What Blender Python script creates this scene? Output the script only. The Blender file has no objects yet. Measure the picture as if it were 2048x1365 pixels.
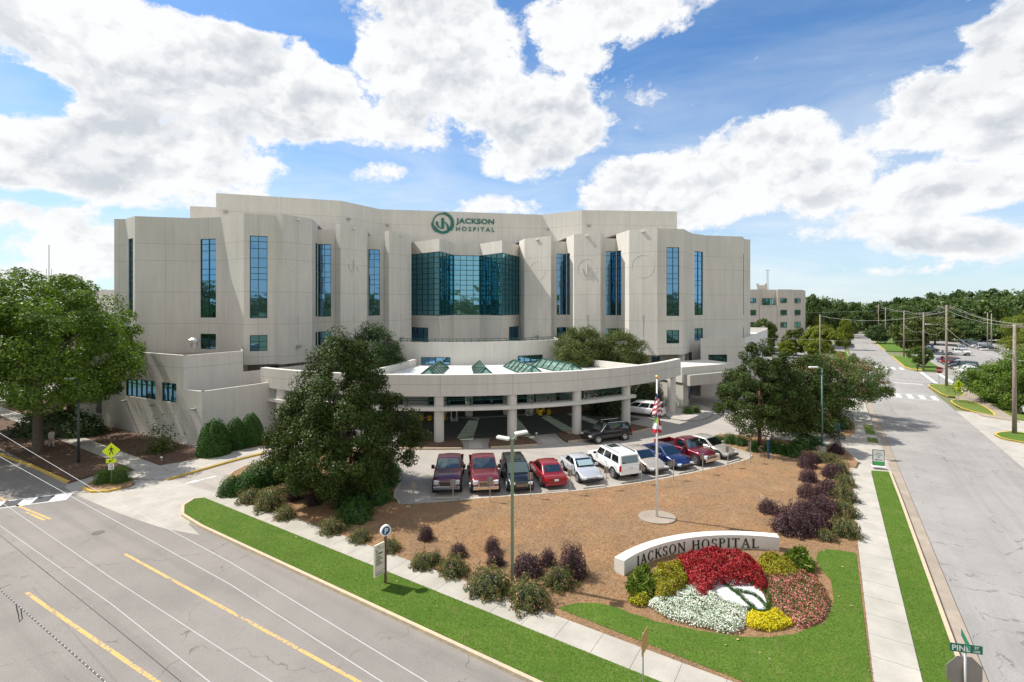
import bpy, bmesh, math, random
import numpy as np
from mathutils import Vector, Matrix
random.seed(7); RNG=np.random.default_rng(7)
sc=bpy.context.scene; COL=sc.collection
F,CX,HY,H=1000.0,1024.0,610.0,13.0
def G(px,py,z=0.0):
    Y=(H-z)*F/(py-HY); return ((px-CX)/F*Y,Y)
def Gz(px,py,z=0.0):
    x,y=G(px,py,z); return (x,y,z)
def at(px,py,Y): return ((px-CX)/F*Y, Y, H-(py-HY)/F*Y)
BC,BS=math.cos(math.radians(12.53)),math.sin(math.radians(12.53))
def UV(u,v): return (BC*u-BS*v, BS*u+BC*v)
U0=10.35
def AV(a,v): return UV(U0+a,v)
def QS(q,s): return (.8436*q+.537*s, -.537*q+.8436*s)
def toQS(x,y): return (.8436*x-.537*y, .537*x+.8436*y)
def tag(o,label=None,cat=None,group=None,kind=None):
    if label: o['label']=label
    if cat: o['category']=cat
    if group: o['group']=group
    if kind: o['kind']=kind
    return o
def empty(name,loc=(0,0,0),rz=0,label=None,cat=None,group=None):
    o=bpy.data.objects.new(name,None); COL.objects.link(o); o.empty_display_size=.3
    o.location=loc; o.rotation_euler=(0,0,rz); return tag(o,label,cat,group)
def kids(o): return [c for c in bpy.data.objects if c.parent==o]
def copy_tree(o,parent=None,_k=None):
    if _k is None:
        _k={}
        for c in bpy.data.objects:
            if c.parent: _k.setdefault(c.parent.name,[]).append(c)
    c=o.copy(); COL.objects.link(c); c.parent=parent
    for ch in _k.get(o.name,[]): copy_tree(ch,c,_k)
    return c
class MB:
    def __init__(s): s.v=[];s.f=[];s.m=[];s.uv={}
    def vert(s,p): s.v.append(tuple(p)); return len(s.v)-1
    def face(s,pts,m=0,uv=None):
        b=len(s.v); s.v.extend(tuple(p) for p in pts); s.f.append(tuple(range(b,b+len(pts)))); s.m.append(m)
        if uv: s.uv[len(s.f)-1]=uv
    def idx(s,ids,m=0): s.f.append(tuple(ids)); s.m.append(m)
    def box(s,c,d,rz=0,m=0,rot=None):
        b=len(s.v); R=Matrix.Rotation(rz,3,'Z') if rot is None else rot
        for z in(-.5,.5):
            for x,y in((-.5,-.5),(.5,-.5),(.5,.5),(-.5,.5)):
                p=R@Vector((x*d[0],y*d[1],z*d[2])); s.v.append((c[0]+p.x,c[1]+p.y,c[2]+p.z))
        for q in((0,3,2,1),(4,5,6,7),(0,1,5,4),(1,2,6,5),(2,3,7,6),(3,0,4,7)): s.f.append(tuple(b+i for i in q)); s.m.append(m)
    def bar(s,p,q,w,h=None,m=0):
        p=Vector(p);q=Vector(q);d=q-p;L=d.length
        if L<1e-6:return
        h=h or w; z=d.normalized(); up=Vector((0,0,1)) if abs(z.z)<.95 else Vector((0,1,0))
        x=z.cross(up).normalized(); y=x.cross(z); R=Matrix((x,z,y)).transposed()
        s.box((p+q)/2,(w,L,h),rot=R,m=m)
    def prism(s,poly,z0,z1,m=0,mtop=None,bot=True):
        a=sum(poly[i][0]*poly[(i+1)%len(poly)][1]-poly[(i+1)%len(poly)][0]*poly[i][1] for i in range(len(poly)))
        if a<0: poly=poly[::-1]
        n=len(poly);b=len(s.v)
        f0=z0 if callable(z0) else (lambda p:z0); f1=z1 if callable(z1) else (lambda p:z1)
        s.v.extend((p[0],p[1],f0(p)) for p in poly); s.v.extend((p[0],p[1],f1(p)) for p in poly)
        s.f.append(tuple(range(b+n,b+2*n))); s.m.append(m if mtop is None else mtop)
        if bot: s.f.append(tuple(range(b+n-1,b-1,-1))); s.m.append(m)
        for i in range(n):
            j=(i+1)%n; s.f.append((b+i,b+j,b+n+j,b+n+i)); s.m.append(m)
    def tube(s,path,rad,n=8,m=0,cap=True):
        path=[Vector(p) for p in path]; k=len(path)
        if not hasattr(rad,'__len__'): rad=[rad]*k
        b=len(s.v); ref=None
        for i,p in enumerate(path):
            t=(path[min(i+1,k-1)]-path[max(i-1,0)]).normalized()
            if ref is None: ref=Vector((0,0,1)) if abs(t.z)<.9 else Vector((1,0,0))
            x=t.cross(ref).normalized(); y=t.cross(x).normalized(); ref=x.cross(t)
            for j in range(n):
                a=2*math.pi*j/n; q=p+(x*math.cos(a)+y*math.sin(a))*rad[i]; s.v.append(tuple(q))
        for i in range(k-1):
            for j in range(n):
                s.f.append((b+i*n+j,b+i*n+(j+1)%n,b+(i+1)*n+(j+1)%n,b+(i+1)*n+j)); s.m.append(m)
        if cap: s.f.append(tuple(range(b+n-1,b-1,-1)));s.m.append(m); s.f.append(tuple(range(b+(k-1)*n,b+k*n)));s.m.append(m)
    def sphere(s,c,r,nu=12,nv=8,m=0):
        if not hasattr(r,'__len__'): r=(r,r,r)
        b=len(s.v)
        for i in range(nv+1):
            t=math.pi*i/nv
            for j in range(nu):
                a=2*math.pi*j/nu; s.v.append((c[0]+r[0]*math.sin(t)*math.cos(a),c[1]+r[1]*math.sin(t)*math.sin(a),c[2]+r[2]*math.cos(t)))
        for i in range(nv):
            for j in range(nu): s.f.append((b+i*nu+j,b+(i+1)*nu+j,b+(i+1)*nu+(j+1)%nu,b+i*nu+(j+1)%nu)); s.m.append(m)
    def build(s,name,mats,parent=None,smooth=False,bevel=0,xf=None):
        me=bpy.data.meshes.new(name); vs=s.v
        if xf is not None: vs=[tuple(xf@Vector(p)) for p in vs]
        me.from_pydata(vs,[],s.f)
        if not isinstance(mats,(list,tuple)): mats=[mats]
        for mt in mats: me.materials.append(mt)
        if len(mats)>1: me.polygons.foreach_set('material_index',s.m)
        if s.uv:
            ul=me.uv_layers.new(name='UVMap')
            arr=[0.0]*(2*len(me.loops)); li=0
            for fi,f in enumerate(s.f):
                u=s.uv.get(fi)
                for k in range(len(f)):
                    if u: arr[2*(li+k)]=u[k][0]; arr[2*(li+k)+1]=u[k][1]
                    else: arr[2*(li+k)]=50; arr[2*(li+k)+1]=vs[f[k]][2]
                li+=len(f)
            ul.data.foreach_set('uv',arr)
        if smooth: me.polygons.foreach_set('use_smooth',[True]*len(me.polygons))
        me.update()
        o=bpy.data.objects.new(name,me); COL.objects.link(o); o.parent=parent
        if bevel:
            bm=o.modifiers.new('b','BEVEL'); bm.width=bevel; bm.segments=2; bm.limit_method='ANGLE'
        return o
def text_obj(name,txt,size,mt,parent=None,M=None,extrude=.01,bold=0,align='CENTER',spacing=1.0,bend=None):
    cu=bpy.data.curves.new('t','FONT'); cu.body=txt; cu.size=size; cu.extrude=extrude; cu.offset=bold; cu.align_x=align; cu.space_character=spacing
    t=bpy.data.objects.new('t',cu); COL.objects.link(t); bpy.context.view_layer.update()
    me=bpy.data.meshes.new_from_object(t.evaluated_get(bpy.context.evaluated_depsgraph_get()))
    bpy.data.objects.remove(t)
    me.name=name; me.materials.clear(); me.materials.append(mt)
    if M is not None: me.transform(M)
    o=bpy.data.objects.new(name,me); COL.objects.link(o); o.parent=parent; return o
def faceM(origin,d,up=(0,0,1),mirror=False):
    """matrix: local x->d (horizontal dir), y->up, z->outward normal"""
    x=Vector(d).normalized(); y=Vector(up).normalized(); z=x.cross(y)
    M=Matrix((x,y,z)).transposed().to_4x4(); M.translation=Vector(origin); return M
# ---------- materials
def nt(name):
    m=bpy.data.materials.new(name); m.use_nodes=True; t=m.node_tree; return m,t,t.nodes,t.links,t.nodes['Principled BSDF']
def N(ns,t,**k):
    n=ns.new(t)
    for a,b in k.items(): setattr(n,a,b)
    return n
def val(l,n,i,x):
    if isinstance(x,(int,float)): n.inputs[i].default_value=x
    else: l.new(x,n.inputs[i])
def math_(ns,l,op,a,b=0,c=None):
    n=N(ns,'ShaderNodeMath',operation=op); val(l,n,0,a); val(l,n,1,b)
    if c is not None: val(l,n,2,c)
    return n.outputs[0]
def mixc(ns,l,f,a,b,bt='MIX'):
    n=N(ns,'ShaderNodeMix',data_type='RGBA',blend_type=bt); val(l,n,0,f)
    for i,x in((6,a),(7,b)):
        if isinstance(x,(tuple,list)): n.inputs[i].default_value=(*x[:3],1)
        else: l.new(x,n.inputs[i])
    return n.outputs[2]
def noise(ns,l,vec,scale,detail=4,rough=.55,dist=0):
    n=N(ns,'ShaderNodeTexNoise'); n.inputs['Scale'].default_value=scale; n.inputs['Detail'].default_value=detail; n.inputs['Roughness'].default_value=rough; n.inputs['Distortion'].default_value=dist
    if vec is not None: l.new(vec,n.inputs['Vector'])
    return n.outputs['Fac']
def ramp(ns,l,f,p0,p1):
    n=N(ns,'ShaderNodeMapRange'); val(l,n,0,f); n.inputs[1].default_value=p0; n.inputs[2].default_value=p1; n.clamp=True; return n.outputs[0]
def wpos(ns): return ns.new('ShaderNodeNewGeometry').outputs['Position']
def simple(name,c,rough=.6,metal=0,var=.0,scale=3,spec=.5,c2=None,bump=0,coat=0):
    m,t,ns,l,b=nt(name); b.inputs['Base Color'].default_value=(*c,1); b.inputs['Roughness'].default_value=rough; b.inputs['Metallic'].default_value=metal; b.inputs['Specular IOR Level'].default_value=spec
    if coat: b.inputs['Coat Weight'].default_value=coat; b.inputs['Coat Roughness'].default_value=.03
    if var or c2:
        P=wpos(ns); f=noise(ns,l,P,scale,5,.6); f=ramp(ns,l,f,.3,.7)
        d=c2 or tuple(x*(1-var) for x in c); l.new(mixc(ns,l,f,c,d),b.inputs['Base Color'])
        if bump:
            bn=N(ns,'ShaderNodeBump'); bn.inputs['Strength'].default_value=bump; bn.inputs['Distance'].default_value=.02; l.new(f,bn.inputs['Height']); l.new(bn.outputs[0],b.inputs['Normal'])
    return m
def concrete_wall(name,c,joints=True,course=0):
    m,t,ns,l,b=nt(name); P=wpos(ns)
    mp=N(ns,'ShaderNodeMapping'); l.new(P,mp.inputs[0]); mp.inputs['Scale'].default_value=(1,1,.25)
    f1=noise(ns,l,mp.outputs[0],.9,6,.62); f2=noise(ns,l,P,9,3,.6); f3=noise(ns,l,P,.12,3,.5)
    s=ramp(ns,l,f1,.25,.75); col=mixc(ns,l,s,tuple(x*.88 for x in c),tuple(min(1,x*1.04) for x in c))
    col=mixc(ns,l,ramp(ns,l,f2,.3,.7),col,mixc(ns,l,.5,col,(.30,.28,.26)),'MIX') if False else col
    col=mixc(ns,l,math_(ns,l,'MULTIPLY',ramp(ns,l,f2,.35,.75),.10),col,(.22,.2,.18)); col=mixc(ns,l,math_(ns,l,'MULTIPLY',ramp(ns,l,f3,.45,.7),.12),col,(.36,.33,.29))
    # rain streaks: narrow vertical stains
    mp2=N(ns,'ShaderNodeMapping'); l.new(P,mp2.inputs[0]); mp2.inputs['Scale'].default_value=(3.2,3.2,.10)
    f4=noise(ns,l,mp2.outputs[0],1.0,4,.6); col=mixc(ns,l,math_(ns,l,'MULTIPLY',ramp(ns,l,f4,.50,.78),.19),col,(.25,.23,.2))
    if joints:
        uv=N(ns,'ShaderNodeUVMap'); uv.uv_map='UVMap'; sp=N(ns,'ShaderNodeSeparateXYZ'); l.new(uv.outputs[0],sp.inputs[0])
        acc=math_(ns,l,'LESS_THAN',math_(ns,l,'ABSOLUTE',sp.outputs[0]),.035)
        for z in JZ:
            acc=math_(ns,l,'MAXIMUM',acc,math_(ns,l,'LESS_THAN',math_(ns,l,'ABSOLUTE',math_(ns,l,'SUBTRACT',sp.outputs[1],z)),.04))
        if course:
            md=math_(ns,l,'FRACT',math_(ns,l,'DIVIDE',sp.outputs[1],.42)); a=math_(ns,l,'LESS_THAN',md,.09)
            a=math_(ns,l,'MULTIPLY',a,math_(ns,l,'LESS_THAN',sp.outputs[1],course)); acc=math_(ns,l,'MAXIMUM',acc,math_(ns,l,'MULTIPLY',a,.8))
        col=mixc(ns,l,math_(ns,l,'MULTIPLY',acc,.28),col,(.16,.15,.135))
    l.new(col,b.inputs['Base Color']); b.inputs['Roughness'].default_value=.88; b.inputs['Specular IOR Level'].default_value=.2
    bn=N(ns,'ShaderNodeBump'); bn.inputs['Strength'].default_value=.25; bn.inputs['Distance'].default_value=.03; l.new(f2,bn.inputs['Height']); l.new(bn.outputs[0],b.inputs['Normal'])
    return m
JZ=(20.3,18.3,14.5,10.75,7.0,26.2)
M={}
WALLC=(.63,.602,.545)
M['wall']=concrete_wall('concrete_wall_mat',WALLC)
M['wallc']=concrete_wall('coursed_wall_mat',WALLC,True,3.3)
M['plain']=concrete_wall('plain_concrete',tuple(x*1.03 for x in WALLC),False)
M['white']=concrete_wall('white_painted_concrete',(.74,.73,.70),False)
M['whitesign']=simple('sign_stucco',(.70,.67,.61),.8,var=.06,scale=2)
M['frame']=simple('dark_green_metal',(.012,.06,.055),.35,.3)
M['greenmetal']=simple('green_painted_metal',(.02,.085,.065),.4,.2)
M['roof']=simple('white_roof_membrane',(.78,.78,.76),.7,c2=(.60,.60,.58),scale=.7)
M['logo']=simple('logo_green',(.0,.13,.10),.4)
M['dark']=simple('dark_void',(.01,.011,.012),.5)
def glass_mat(name,tint,diff,rough=.015):
    m,t,ns,l,b=nt(name); P=wpos(ns)
    b.inputs['Base Color'].default_value=(*diff,1); b.inputs['Roughness'].default_value=.3
    g=N(ns,'ShaderNodeBsdfGlossy'); g.inputs['Roughness'].default_value=rough; g.inputs['Color'].default_value=(*tint,1)
    f=noise(ns,l,P,.55,2,.5); bn=N(ns,'ShaderNodeBump'); bn.inputs['Strength'].default_value=.12; bn.inputs['Distance'].default_value=.12; l.new(f,bn.inputs['Height']); l.new(bn.outputs[0],g.inputs['Normal'])
    mx=N(ns,'ShaderNodeMixShader'); lw=N(ns,'ShaderNodeLayerWeight'); lw.inputs[0].default_value=.35
    l.new(ramp(ns,l,lw.outputs['Facing'],-1.2,1),mx.inputs[0]); l.new(b.outputs[0],mx.inputs[1]); l.new(g.outputs[0],mx.inputs[2])
    l.new(mx.outputs[0],t.nodes['Material Output'].inputs[0]); return m
M['glass']=glass_mat('blue_green_reflective_glass',(.20,.46,.72),(.006,.018,.024))
M['glassg']=glass_mat('teal_reflective_glass',(.28,.64,.80),(.004,.03,.032))
M['carglass']=glass_mat('car_window_glass',(.20,.27,.28),(.008,.014,.015))
def skylight_mat():
    m,t,ns,l,b=nt('skylight_glass'); b.inputs['Base Color'].default_value=(.40,.56,.50,1); b.inputs['Roughness'].default_value=.08
    tr=N(ns,'ShaderNodeBsdfTransparent'); tr.inputs[0].default_value=(.55,.75,.66,1); mx=N(ns,'ShaderNodeMixShader'); mx.inputs[0].default_value=.35
    l.new(tr.outputs[0],mx.inputs[1]); l.new(b.outputs[0],mx.inputs[2]); l.new(mx.outputs[0],t.nodes['Material Output'].inputs[0]); return m
M['skylight']=skylight_mat()
def asphalt(name,c,crack=.5,cs=.35,TRK=(.03,1.1,1)):
    m,t,ns,l,b=nt(name); P=wpos(ns)
    f=noise(ns,l,P,.25,5,.6); g=noise(ns,l,P,28,2,.7); h=noise(ns,l,P,1.6,4,.6)
    col=mixc(ns,l,ramp(ns,l,f,.3,.7),tuple(x*.82 for x in c),tuple(x*1.12 for x in c))
    col=mixc(ns,l,math_(ns,l,'MULTIPLY',ramp(ns,l,g,.4,.75),.35),col,tuple(x*1.7 for x in c)); col=mixc(ns,l,math_(ns,l,'MULTIPLY',ramp(ns,l,math_(ns,l,'SUBTRACT',1,g),.45,.7),.35),col,tuple(x*.5 for x in c))
    w1=noise(ns,l,P,.9,5,.7,.8); w2=noise(ns,l,P,.06,3,.6); col=mixc(ns,l,math_(ns,l,'MULTIPLY',ramp(ns,l,w1,.58,.72),.30),col,tuple(x*.55 for x in c)); col=mixc(ns,l,math_(ns,l,'MULTIPLY',ramp(ns,l,w2,.45,.62),.30),col,tuple(min(1,x*1.35) for x in c))
    rr_=N(ns,'ShaderNodeMapping'); rr_.inputs['Rotation'].default_value=(0,0,math.radians(32.5)); l.new(P,rr_.inputs[0]); st_=N(ns,'ShaderNodeMapping'); st_.inputs['Scale'].default_value=TRK; l.new(rr_.outputs[0],st_.inputs[0]); tk=noise(ns,l,st_.outputs[0],1,3,.6); col=mixc(ns,l,math_(ns,l,'MULTIPLY',ramp(ns,l,tk,.5,.68),.26),col,tuple(x*.6 for x in c))
    if crack:
        v=N(ns,'ShaderNodeTexVoronoi',feature='DISTANCE_TO_EDGE'); v.inputs['Scale'].default_value=cs
        nz=N(ns,'ShaderNodeTexNoise'); nz.inputs['Scale'].default_value=.8; nz.inputs['Detail'].default_value=6; l.new(P,nz.inputs['Vector'])
        va=N(ns,'ShaderNodeVectorMath',operation='MULTIPLY_ADD'); l.new(nz.outputs['Color'],va.inputs[0]); va.inputs[1].default_value=(2.2,2.2,0); l.new(P,va.inputs[2]); l.new(va.outputs[0],v.inputs['Vector'])
        ck=math_(ns,l,'LESS_THAN',v.outputs['Distance'],.0075*cs/.35); ck=math_(ns,l,'MULTIPLY',ck,ramp(ns,l,h,.42,.56)); col=mixc(ns,l,math_(ns,l,'MULTIPLY',ck,crack),col,(.03,.028,.026))
    l.new(col,b.inputs['Base Color']); b.inputs['Roughness'].default_value=.9; b.inputs['Specular IOR Level'].default_value=.25
    bn=N(ns,'ShaderNodeBump'); bn.inputs['Strength'].default_value=.3; bn.inputs['Distance'].default_value=.01; l.new(g,bn.inputs['Height']); l.new(bn.outputs[0],b.inputs['Normal'])
    return m
M['asph']=asphalt('asphalt_road',(.235,.215,.195),.45,.13)
M['asph2']=asphalt('worn_asphalt_street',(.29,.275,.258),.42,.34,(1.1,.03,1))
M['asph3']=asphalt('parking_asphalt',(.33,.30,.265),.3,.25)
M['asphshade']=asphalt('canopy_shade_asphalt',(.085,.08,.075),.2,.3)  # asphalt darkened in colour to paint the shade under the canopy
def conc_ground(name,c,grid=None,ang=0):
    m,t,ns,l,b=nt(name); P=wpos(ns)
    f=noise(ns,l,P,.8,5,.65); g=noise(ns,l,P,12,4,.7); k=noise(ns,l,P,.22,3,.5)
    col=mixc(ns,l,ramp(ns,l,f,.3,.7),tuple(x*.80 for x in c),tuple(x*1.08 for x in c)); col=mixc(ns,l,math_(ns,l,'MULTIPLY',ramp(ns,l,g,.45,.7),.25),col,tuple(x*.6 for x in c))
    col=mixc(ns,l,math_(ns,l,'MULTIPLY',ramp(ns,l,k,.5,.65),.3),col,tuple(x*.62 for x in c))
    if grid:
        mp=N(ns,'ShaderNodeMapping'); l.new(P,mp.inputs[0]); mp.inputs['Rotation'].default_value=(0,0,ang); sp=N(ns,'ShaderNodeSeparateXYZ'); l.new(mp.outputs[0],sp.inputs[0])
        acc=None
        for ax,st in grid:
            fr=math_(ns,l,'FRACT',math_(ns,l,'DIVIDE',sp.outputs[ax],st)); a=math_(ns,l,'LESS_THAN',fr,.03/st); acc=a if acc is None else math_(ns,l,'MAXIMUM',acc,a)
        col=mixc(ns,l,math_(ns,l,'MULTIPLY',acc,.6),col,(.1,.09,.08))
    l.new(col,b.inputs['Base Color']); b.inputs['Roughness'].default_value=.9; b.inputs['Specular IOR Level'].default_value=.2; return m
ANG=math.radians(32.5)
M['side']=conc_ground('pavement_concrete',(.43,.40,.345),[(0,1.5)],ANG)
M['sidep']=conc_ground('pavement_concrete_pine',(.46,.43,.375),[(1,1.5)],ANG)
M['conc']=conc_ground('driveway_concrete',(.44,.41,.36))
M['gutter']=conc_ground('gutter_concrete',(.36,.30,.24))
M['curb']=simple('worn_yellow_kerb_paint',(.58,.45,.26),.85,c2=(.42,.36,.29),scale=3.5,bump=.5)
M['curbg']=conc_ground('kerb_concrete',(.45,.42,.36))
def paint(name,c,base,th=.60):
    m,t,ns,l,b=nt(name); P=wpos(ns); f=noise(ns,l,P,7,6,.75); g=noise(ns,l,P,.6,4,.6); f=math_(ns,l,'ADD',f,math_(ns,l,'MULTIPLY',math_(ns,l,'SUBTRACT',g,.5),.5))
    l.new(mixc(ns,l,ramp(ns,l,f,th-.06,th+.03),c,base),b.inputs['Base Color']); b.inputs['Roughness'].default_value=.85; return m
M['yellow']=paint('yellow_road_paint',(.60,.38,.12),(.235,.215,.195),.57)
M['patch']=asphalt('dark_patch_asphalt',(.15,.14,.13),0)
M['ycurb']=simple('yellow_kerb_paint',(.70,.45,.05),.8,c2=(.5,.36,.12),scale=5)
M['wpaint']=paint('white_road_paint',(.70,.70,.68),(.30,.29,.28),.60)
M['bpaint']=simple('black_crosswalk_block',(.06,.06,.065),.8,var=.3,scale=5)
def grass_mat(name,a,b_,dry):
    m,t,ns,l,b=nt(name); P=wpos(ns)
    f=noise(ns,l,P,.7,5,.65); g=noise(ns,l,P,22,3,.7); k=noise(ns,l,P,2.2,4,.6)
    col=mixc(ns,l,ramp(ns,l,f,.3,.7),a,b_); col=mixc(ns,l,math_(ns,l,'MULTIPLY',ramp(ns,l,k,.55,.75),.5),col,dry); col=mixc(ns,l,math_(ns,l,'MULTIPLY',ramp(ns,l,g,.45,.7),.5),col,tuple(x*.45 for x in a))
    l.new(col,b.inputs['Base Color']); b.inputs['Roughness'].default_value=.85; b.inputs['Specular IOR Level'].default_value=.15
    bn=N(ns,'ShaderNodeBump'); bn.inputs['Strength'].default_value=.8; bn.inputs['Distance'].default_value=.04; l.new(g,bn.inputs['Height']); l.new(bn.outputs[0],b.inputs['Normal']); return m
M['grass']=grass_mat('lawn_grass',(.078,.15,.020),(.12,.195,.030),(.20,.19,.07))
M['grassdry']=grass_mat('dry_verge_grass',(.12,.17,.03),(.16,.21,.05),(.30,.26,.12))
M['earth']=simple('ground_earth',(.13,.16,.06),.95,c2=(.2,.19,.1),scale=.05)
def straw_mat():
    m,t,ns,l,b=nt('pine_straw_mulch'); P=wpos(ns)
    f=noise(ns,l,P,.30,6,.65); g=noise(ns,l,P,18,4,.75,1.5); k=noise(ns,l,P,1.3,6,.72); q=noise(ns,l,P,.55,5,.7,.6)
    col=mixc(ns,l,ramp(ns,l,f,.35,.65),(.43,.235,.108),(.33,.215,.125)); col=mixc(ns,l,ramp(ns,l,q,.54,.66),col,(.47,.285,.145)); col=mixc(ns,l,math_(ns,l,'MULTIPLY',ramp(ns,l,q,.46,.34),.65),col,(.24,.15,.09))
    col=mixc(ns,l,ramp(ns,l,g,.35,.65),col,mixc(ns,l,.55,col,(.12,.07,.04)))
    col=mixc(ns,l,math_(ns,l,'MULTIPLY',ramp(ns,l,k,.57,.68),.55),col,(.15,.19,.06)); l.new(col,b.inputs['Base Color']); b.inputs['Roughness'].default_value=.95
    bn=N(ns,'ShaderNodeBump'); bn.inputs['Strength'].default_value=1; bn.inputs['Distance'].default_value=.06; l.new(math_(ns,l,'ADD',g,math_(ns,l,'MULTIPLY',k,1.5)),bn.inputs['Height']); l.new(bn.outputs[0],b.inputs['Normal']); return m
M['straw']=straw_mat()
M['bark']=simple('dark_bark_mulch',(.15,.082,.05),.95,c2=(.065,.038,.024),scale=7,bump=1)
def leaf_mat(name,cols,trans=.35,rough=.5,spec=.35):
    m,t,ns,l,b=nt(name); g=ns.new('ShaderNodeNewGeometry')
    cr=N(ns,'ShaderNodeValToRGB'); l.new(g.outputs['Random Per Island'],cr.inputs[0]); cr.color_ramp.interpolation='LINEAR'
    e=cr.color_ramp.elements; k=len(cols)
    e[0].position=0; e[0].color=(*cols[0],1); e[1].position=1; e[1].color=(*cols[-1],1)
    for i in range(1,k-1): x=e.new(i/(k-1)); x.color=(*cols[i],1)
    f=noise(ns,l,g.outputs['Position'],.7,3,.6); col=mixc(ns,l,ramp(ns,l,f,.3,.7),cr.outputs[0],mixc(ns,l,1.0,cr.outputs[0],(.72,.78,.7),'MULTIPLY'))
    l.new(col,b.inputs['Base Color']); b.inputs['Roughness'].default_value=rough; b.inputs['Specular IOR Level'].default_value=spec
    tr=N(ns,'ShaderNodeBsdfTranslucent'); l.new(mixc(ns,l,1.0,col,(1.3,1.3,.5),'MULTIPLY'),tr.inputs[0]); mx=N(ns,'ShaderNodeMixShader'); mx.inputs[0].default_value=trans
    l.new(b.outputs[0],mx.inputs[1]); l.new(tr.outputs[0],mx.inputs[2]); l.new(mx.outputs[0],t.nodes['Material Output'].inputs[0]); return m
M['l_oak']=leaf_mat('oak_leaves',[(.05,.11,.01),(.095,.17,.016),(.18,.25,.025),(.06,.12,.01)],.35,.5)
M['l_mag']=leaf_mat('magnolia_leaves',[(.022,.052,.009),(.036,.074,.012),(.085,.11,.02),(.026,.06,.01),(.12,.11,.035)],.15,.48,.16)
M['l_myrtle']=leaf_mat('myrtle_leaves',[(.06,.11,.02),(.10,.17,.03),(.15,.2,.04)],.4)
M['l_pink']=leaf_mat('pink_blossom',[(.65,.12,.18),(.8,.2,.25),(.55,.1,.14)],.3)
M['l_olive']=leaf_mat('olive_leaves',[(.07,.10,.02),(.11,.14,.03),(.15,.17,.05)],.35)
M['l_far']=leaf_mat('far_foliage',[(.065,.115,.03),(.09,.145,.04),(.125,.17,.05)],.35)
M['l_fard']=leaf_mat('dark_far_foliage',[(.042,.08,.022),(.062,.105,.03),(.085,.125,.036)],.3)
M['l_yell']=leaf_mat('yellow_green_foliage',[(.16,.2,.02),(.24,.26,.03),(.12,.17,.02)],.4)
M['l_hedge']=leaf_mat('hedge_leaves',[(.03,.09,.012),(.05,.13,.018),(.075,.17,.02)],.25)
M['l_lime']=leaf_mat('lime_hedge_leaves',[(.09,.18,.015),(.14,.24,.02),(.10,.19,.015)],.3)
M['l_purple']=leaf_mat('purple_leaves',[(.075,.032,.042),(.11,.048,.058),(.05,.026,.032),(.15,.075,.07)],.15)
M['l_rose']=leaf_mat('rose_bush_leaves',[(.10,.14,.035),(.16,.18,.06),(.09,.12,.03),(.22,.17,.08)],.3)
M['l_rosef']=leaf_mat('rose_petals',[(.7,.25,.2),(.8,.4,.33),(.6,.15,.15)],.3)
M['l_red']=leaf_mat('red_coleus',[(.28,.01,.022),(.42,.02,.03),(.55,.05,.05),(.22,.012,.02)],.2)
M['l_coleus']=leaf_mat('yellow_coleus',[(.36,.36,.015),(.45,.42,.03),(.25,.28,.015),(.3,.10,.02)],.3)
M['l_whitef']=leaf_mat('white_petals',[(.86,.88,.84),(.88,.88,.86),(.8,.84,.78)],.15)
M['l_pinkf']=leaf_mat('pink_petals',[(.8,.22,.22),(.85,.35,.33),(.65,.12,.14)],.25)
M['l_yelf']=leaf_mat('yellow_petals',[(.85,.66,.01),(.8,.72,.03),(.75,.55,.01)],.3)
M['l_tall']=leaf_mat('broad_leaves',[(.05,.12,.012),(.11,.19,.02),(.26,.27,.04)],.3)
M['l_grass']=leaf_mat('grass_blades',[(.095,.185,.018),(.125,.22,.024),(.16,.235,.034)],.35,.7,.1)
M['l_straw']=leaf_mat('straw_needles',[(.45,.25,.11),(.32,.18,.08),(.54,.35,.18),(.18,.10,.06)],.1,.9,.1)
M['l_red2']=leaf_mat('fallen_leaf',[(.6,.4,.2),(.55,.45,.28)],.1,.9,.1)
M['trunk']=simple('tree_bark',(.13,.10,.075),.9,c2=(.07,.055,.04),scale=9,bump=.6)
M['trunkr']=simple('reddish_bark',(.22,.10,.07),.9,c2=(.12,.06,.045),scale=9,bump=.5)
M['trunkm']=simple('smooth_tan_bark',(.36,.26,.19),.8,c2=(.25,.16,.11),scale=5)
M['wood']=simple('weathered_pole_wood',(.30,.245,.20),.9,c2=(.20,.16,.13),scale=6,bump=.4)
M['galv']=simple('galvanised_steel',(.45,.46,.46),.4,.6)
M['steelw']=simple('white_metal',(.72,.72,.70),.35,.1)
M['sage']=simple('sage_green_pole',(.20,.26,.16),.5,.1)
M['lampgreen']=simple('green_pole_paint',(.08,.17,.13),.5,.1)
M['lampwhite']=simple('lamp_housing',(.66,.68,.62),.5)
M['pgray']=simple('dark_grey_pole',(.07,.085,.085),.5,.3)
M['black']=simple('black_plastic',(.015,.015,.016),.5)
M['rubber']=simple('tyre_rubber',(.02,.02,.02),.8)
M['rim']=simple('alloy_rim',(.55,.56,.57),.3,.8)
M['chrome']=simple('chrome_trim',(.75,.76,.78),.12,1)
M['plate']=simple('licence_plate',(.7,.7,.68),.5)
M['hl']=simple('headlight_lens',(.75,.78,.8),.08,.4)
M['tl']=simple('tail_light_lens',(.45,.01,.01),.15)
M['shade']=simple('silver_sunshade',(.45,.6,.6),.35,.5)
M['signyel']=simple('fluorescent_yellow_sign',(.62,.78,.01),.5)
M['signwhite']=simple('sign_white',(.78,.78,.77),.5)
M['signblue']=simple('sign_blue',(.01,.075,.19),.45)
M['signtan']=simple('sign_beige',(.60,.56,.45),.6)
M['signgreen']=simple('street_sign_green',(.0,.15,.085),.45)
M['signred']=simple('stop_sign_red',(.4,.01,.015),.45)
M['signback']=simple('weathered_sign_back',(.27,.24,.21),.55,.2,c2=(.22,.2,.18),scale=1.5)
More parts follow.
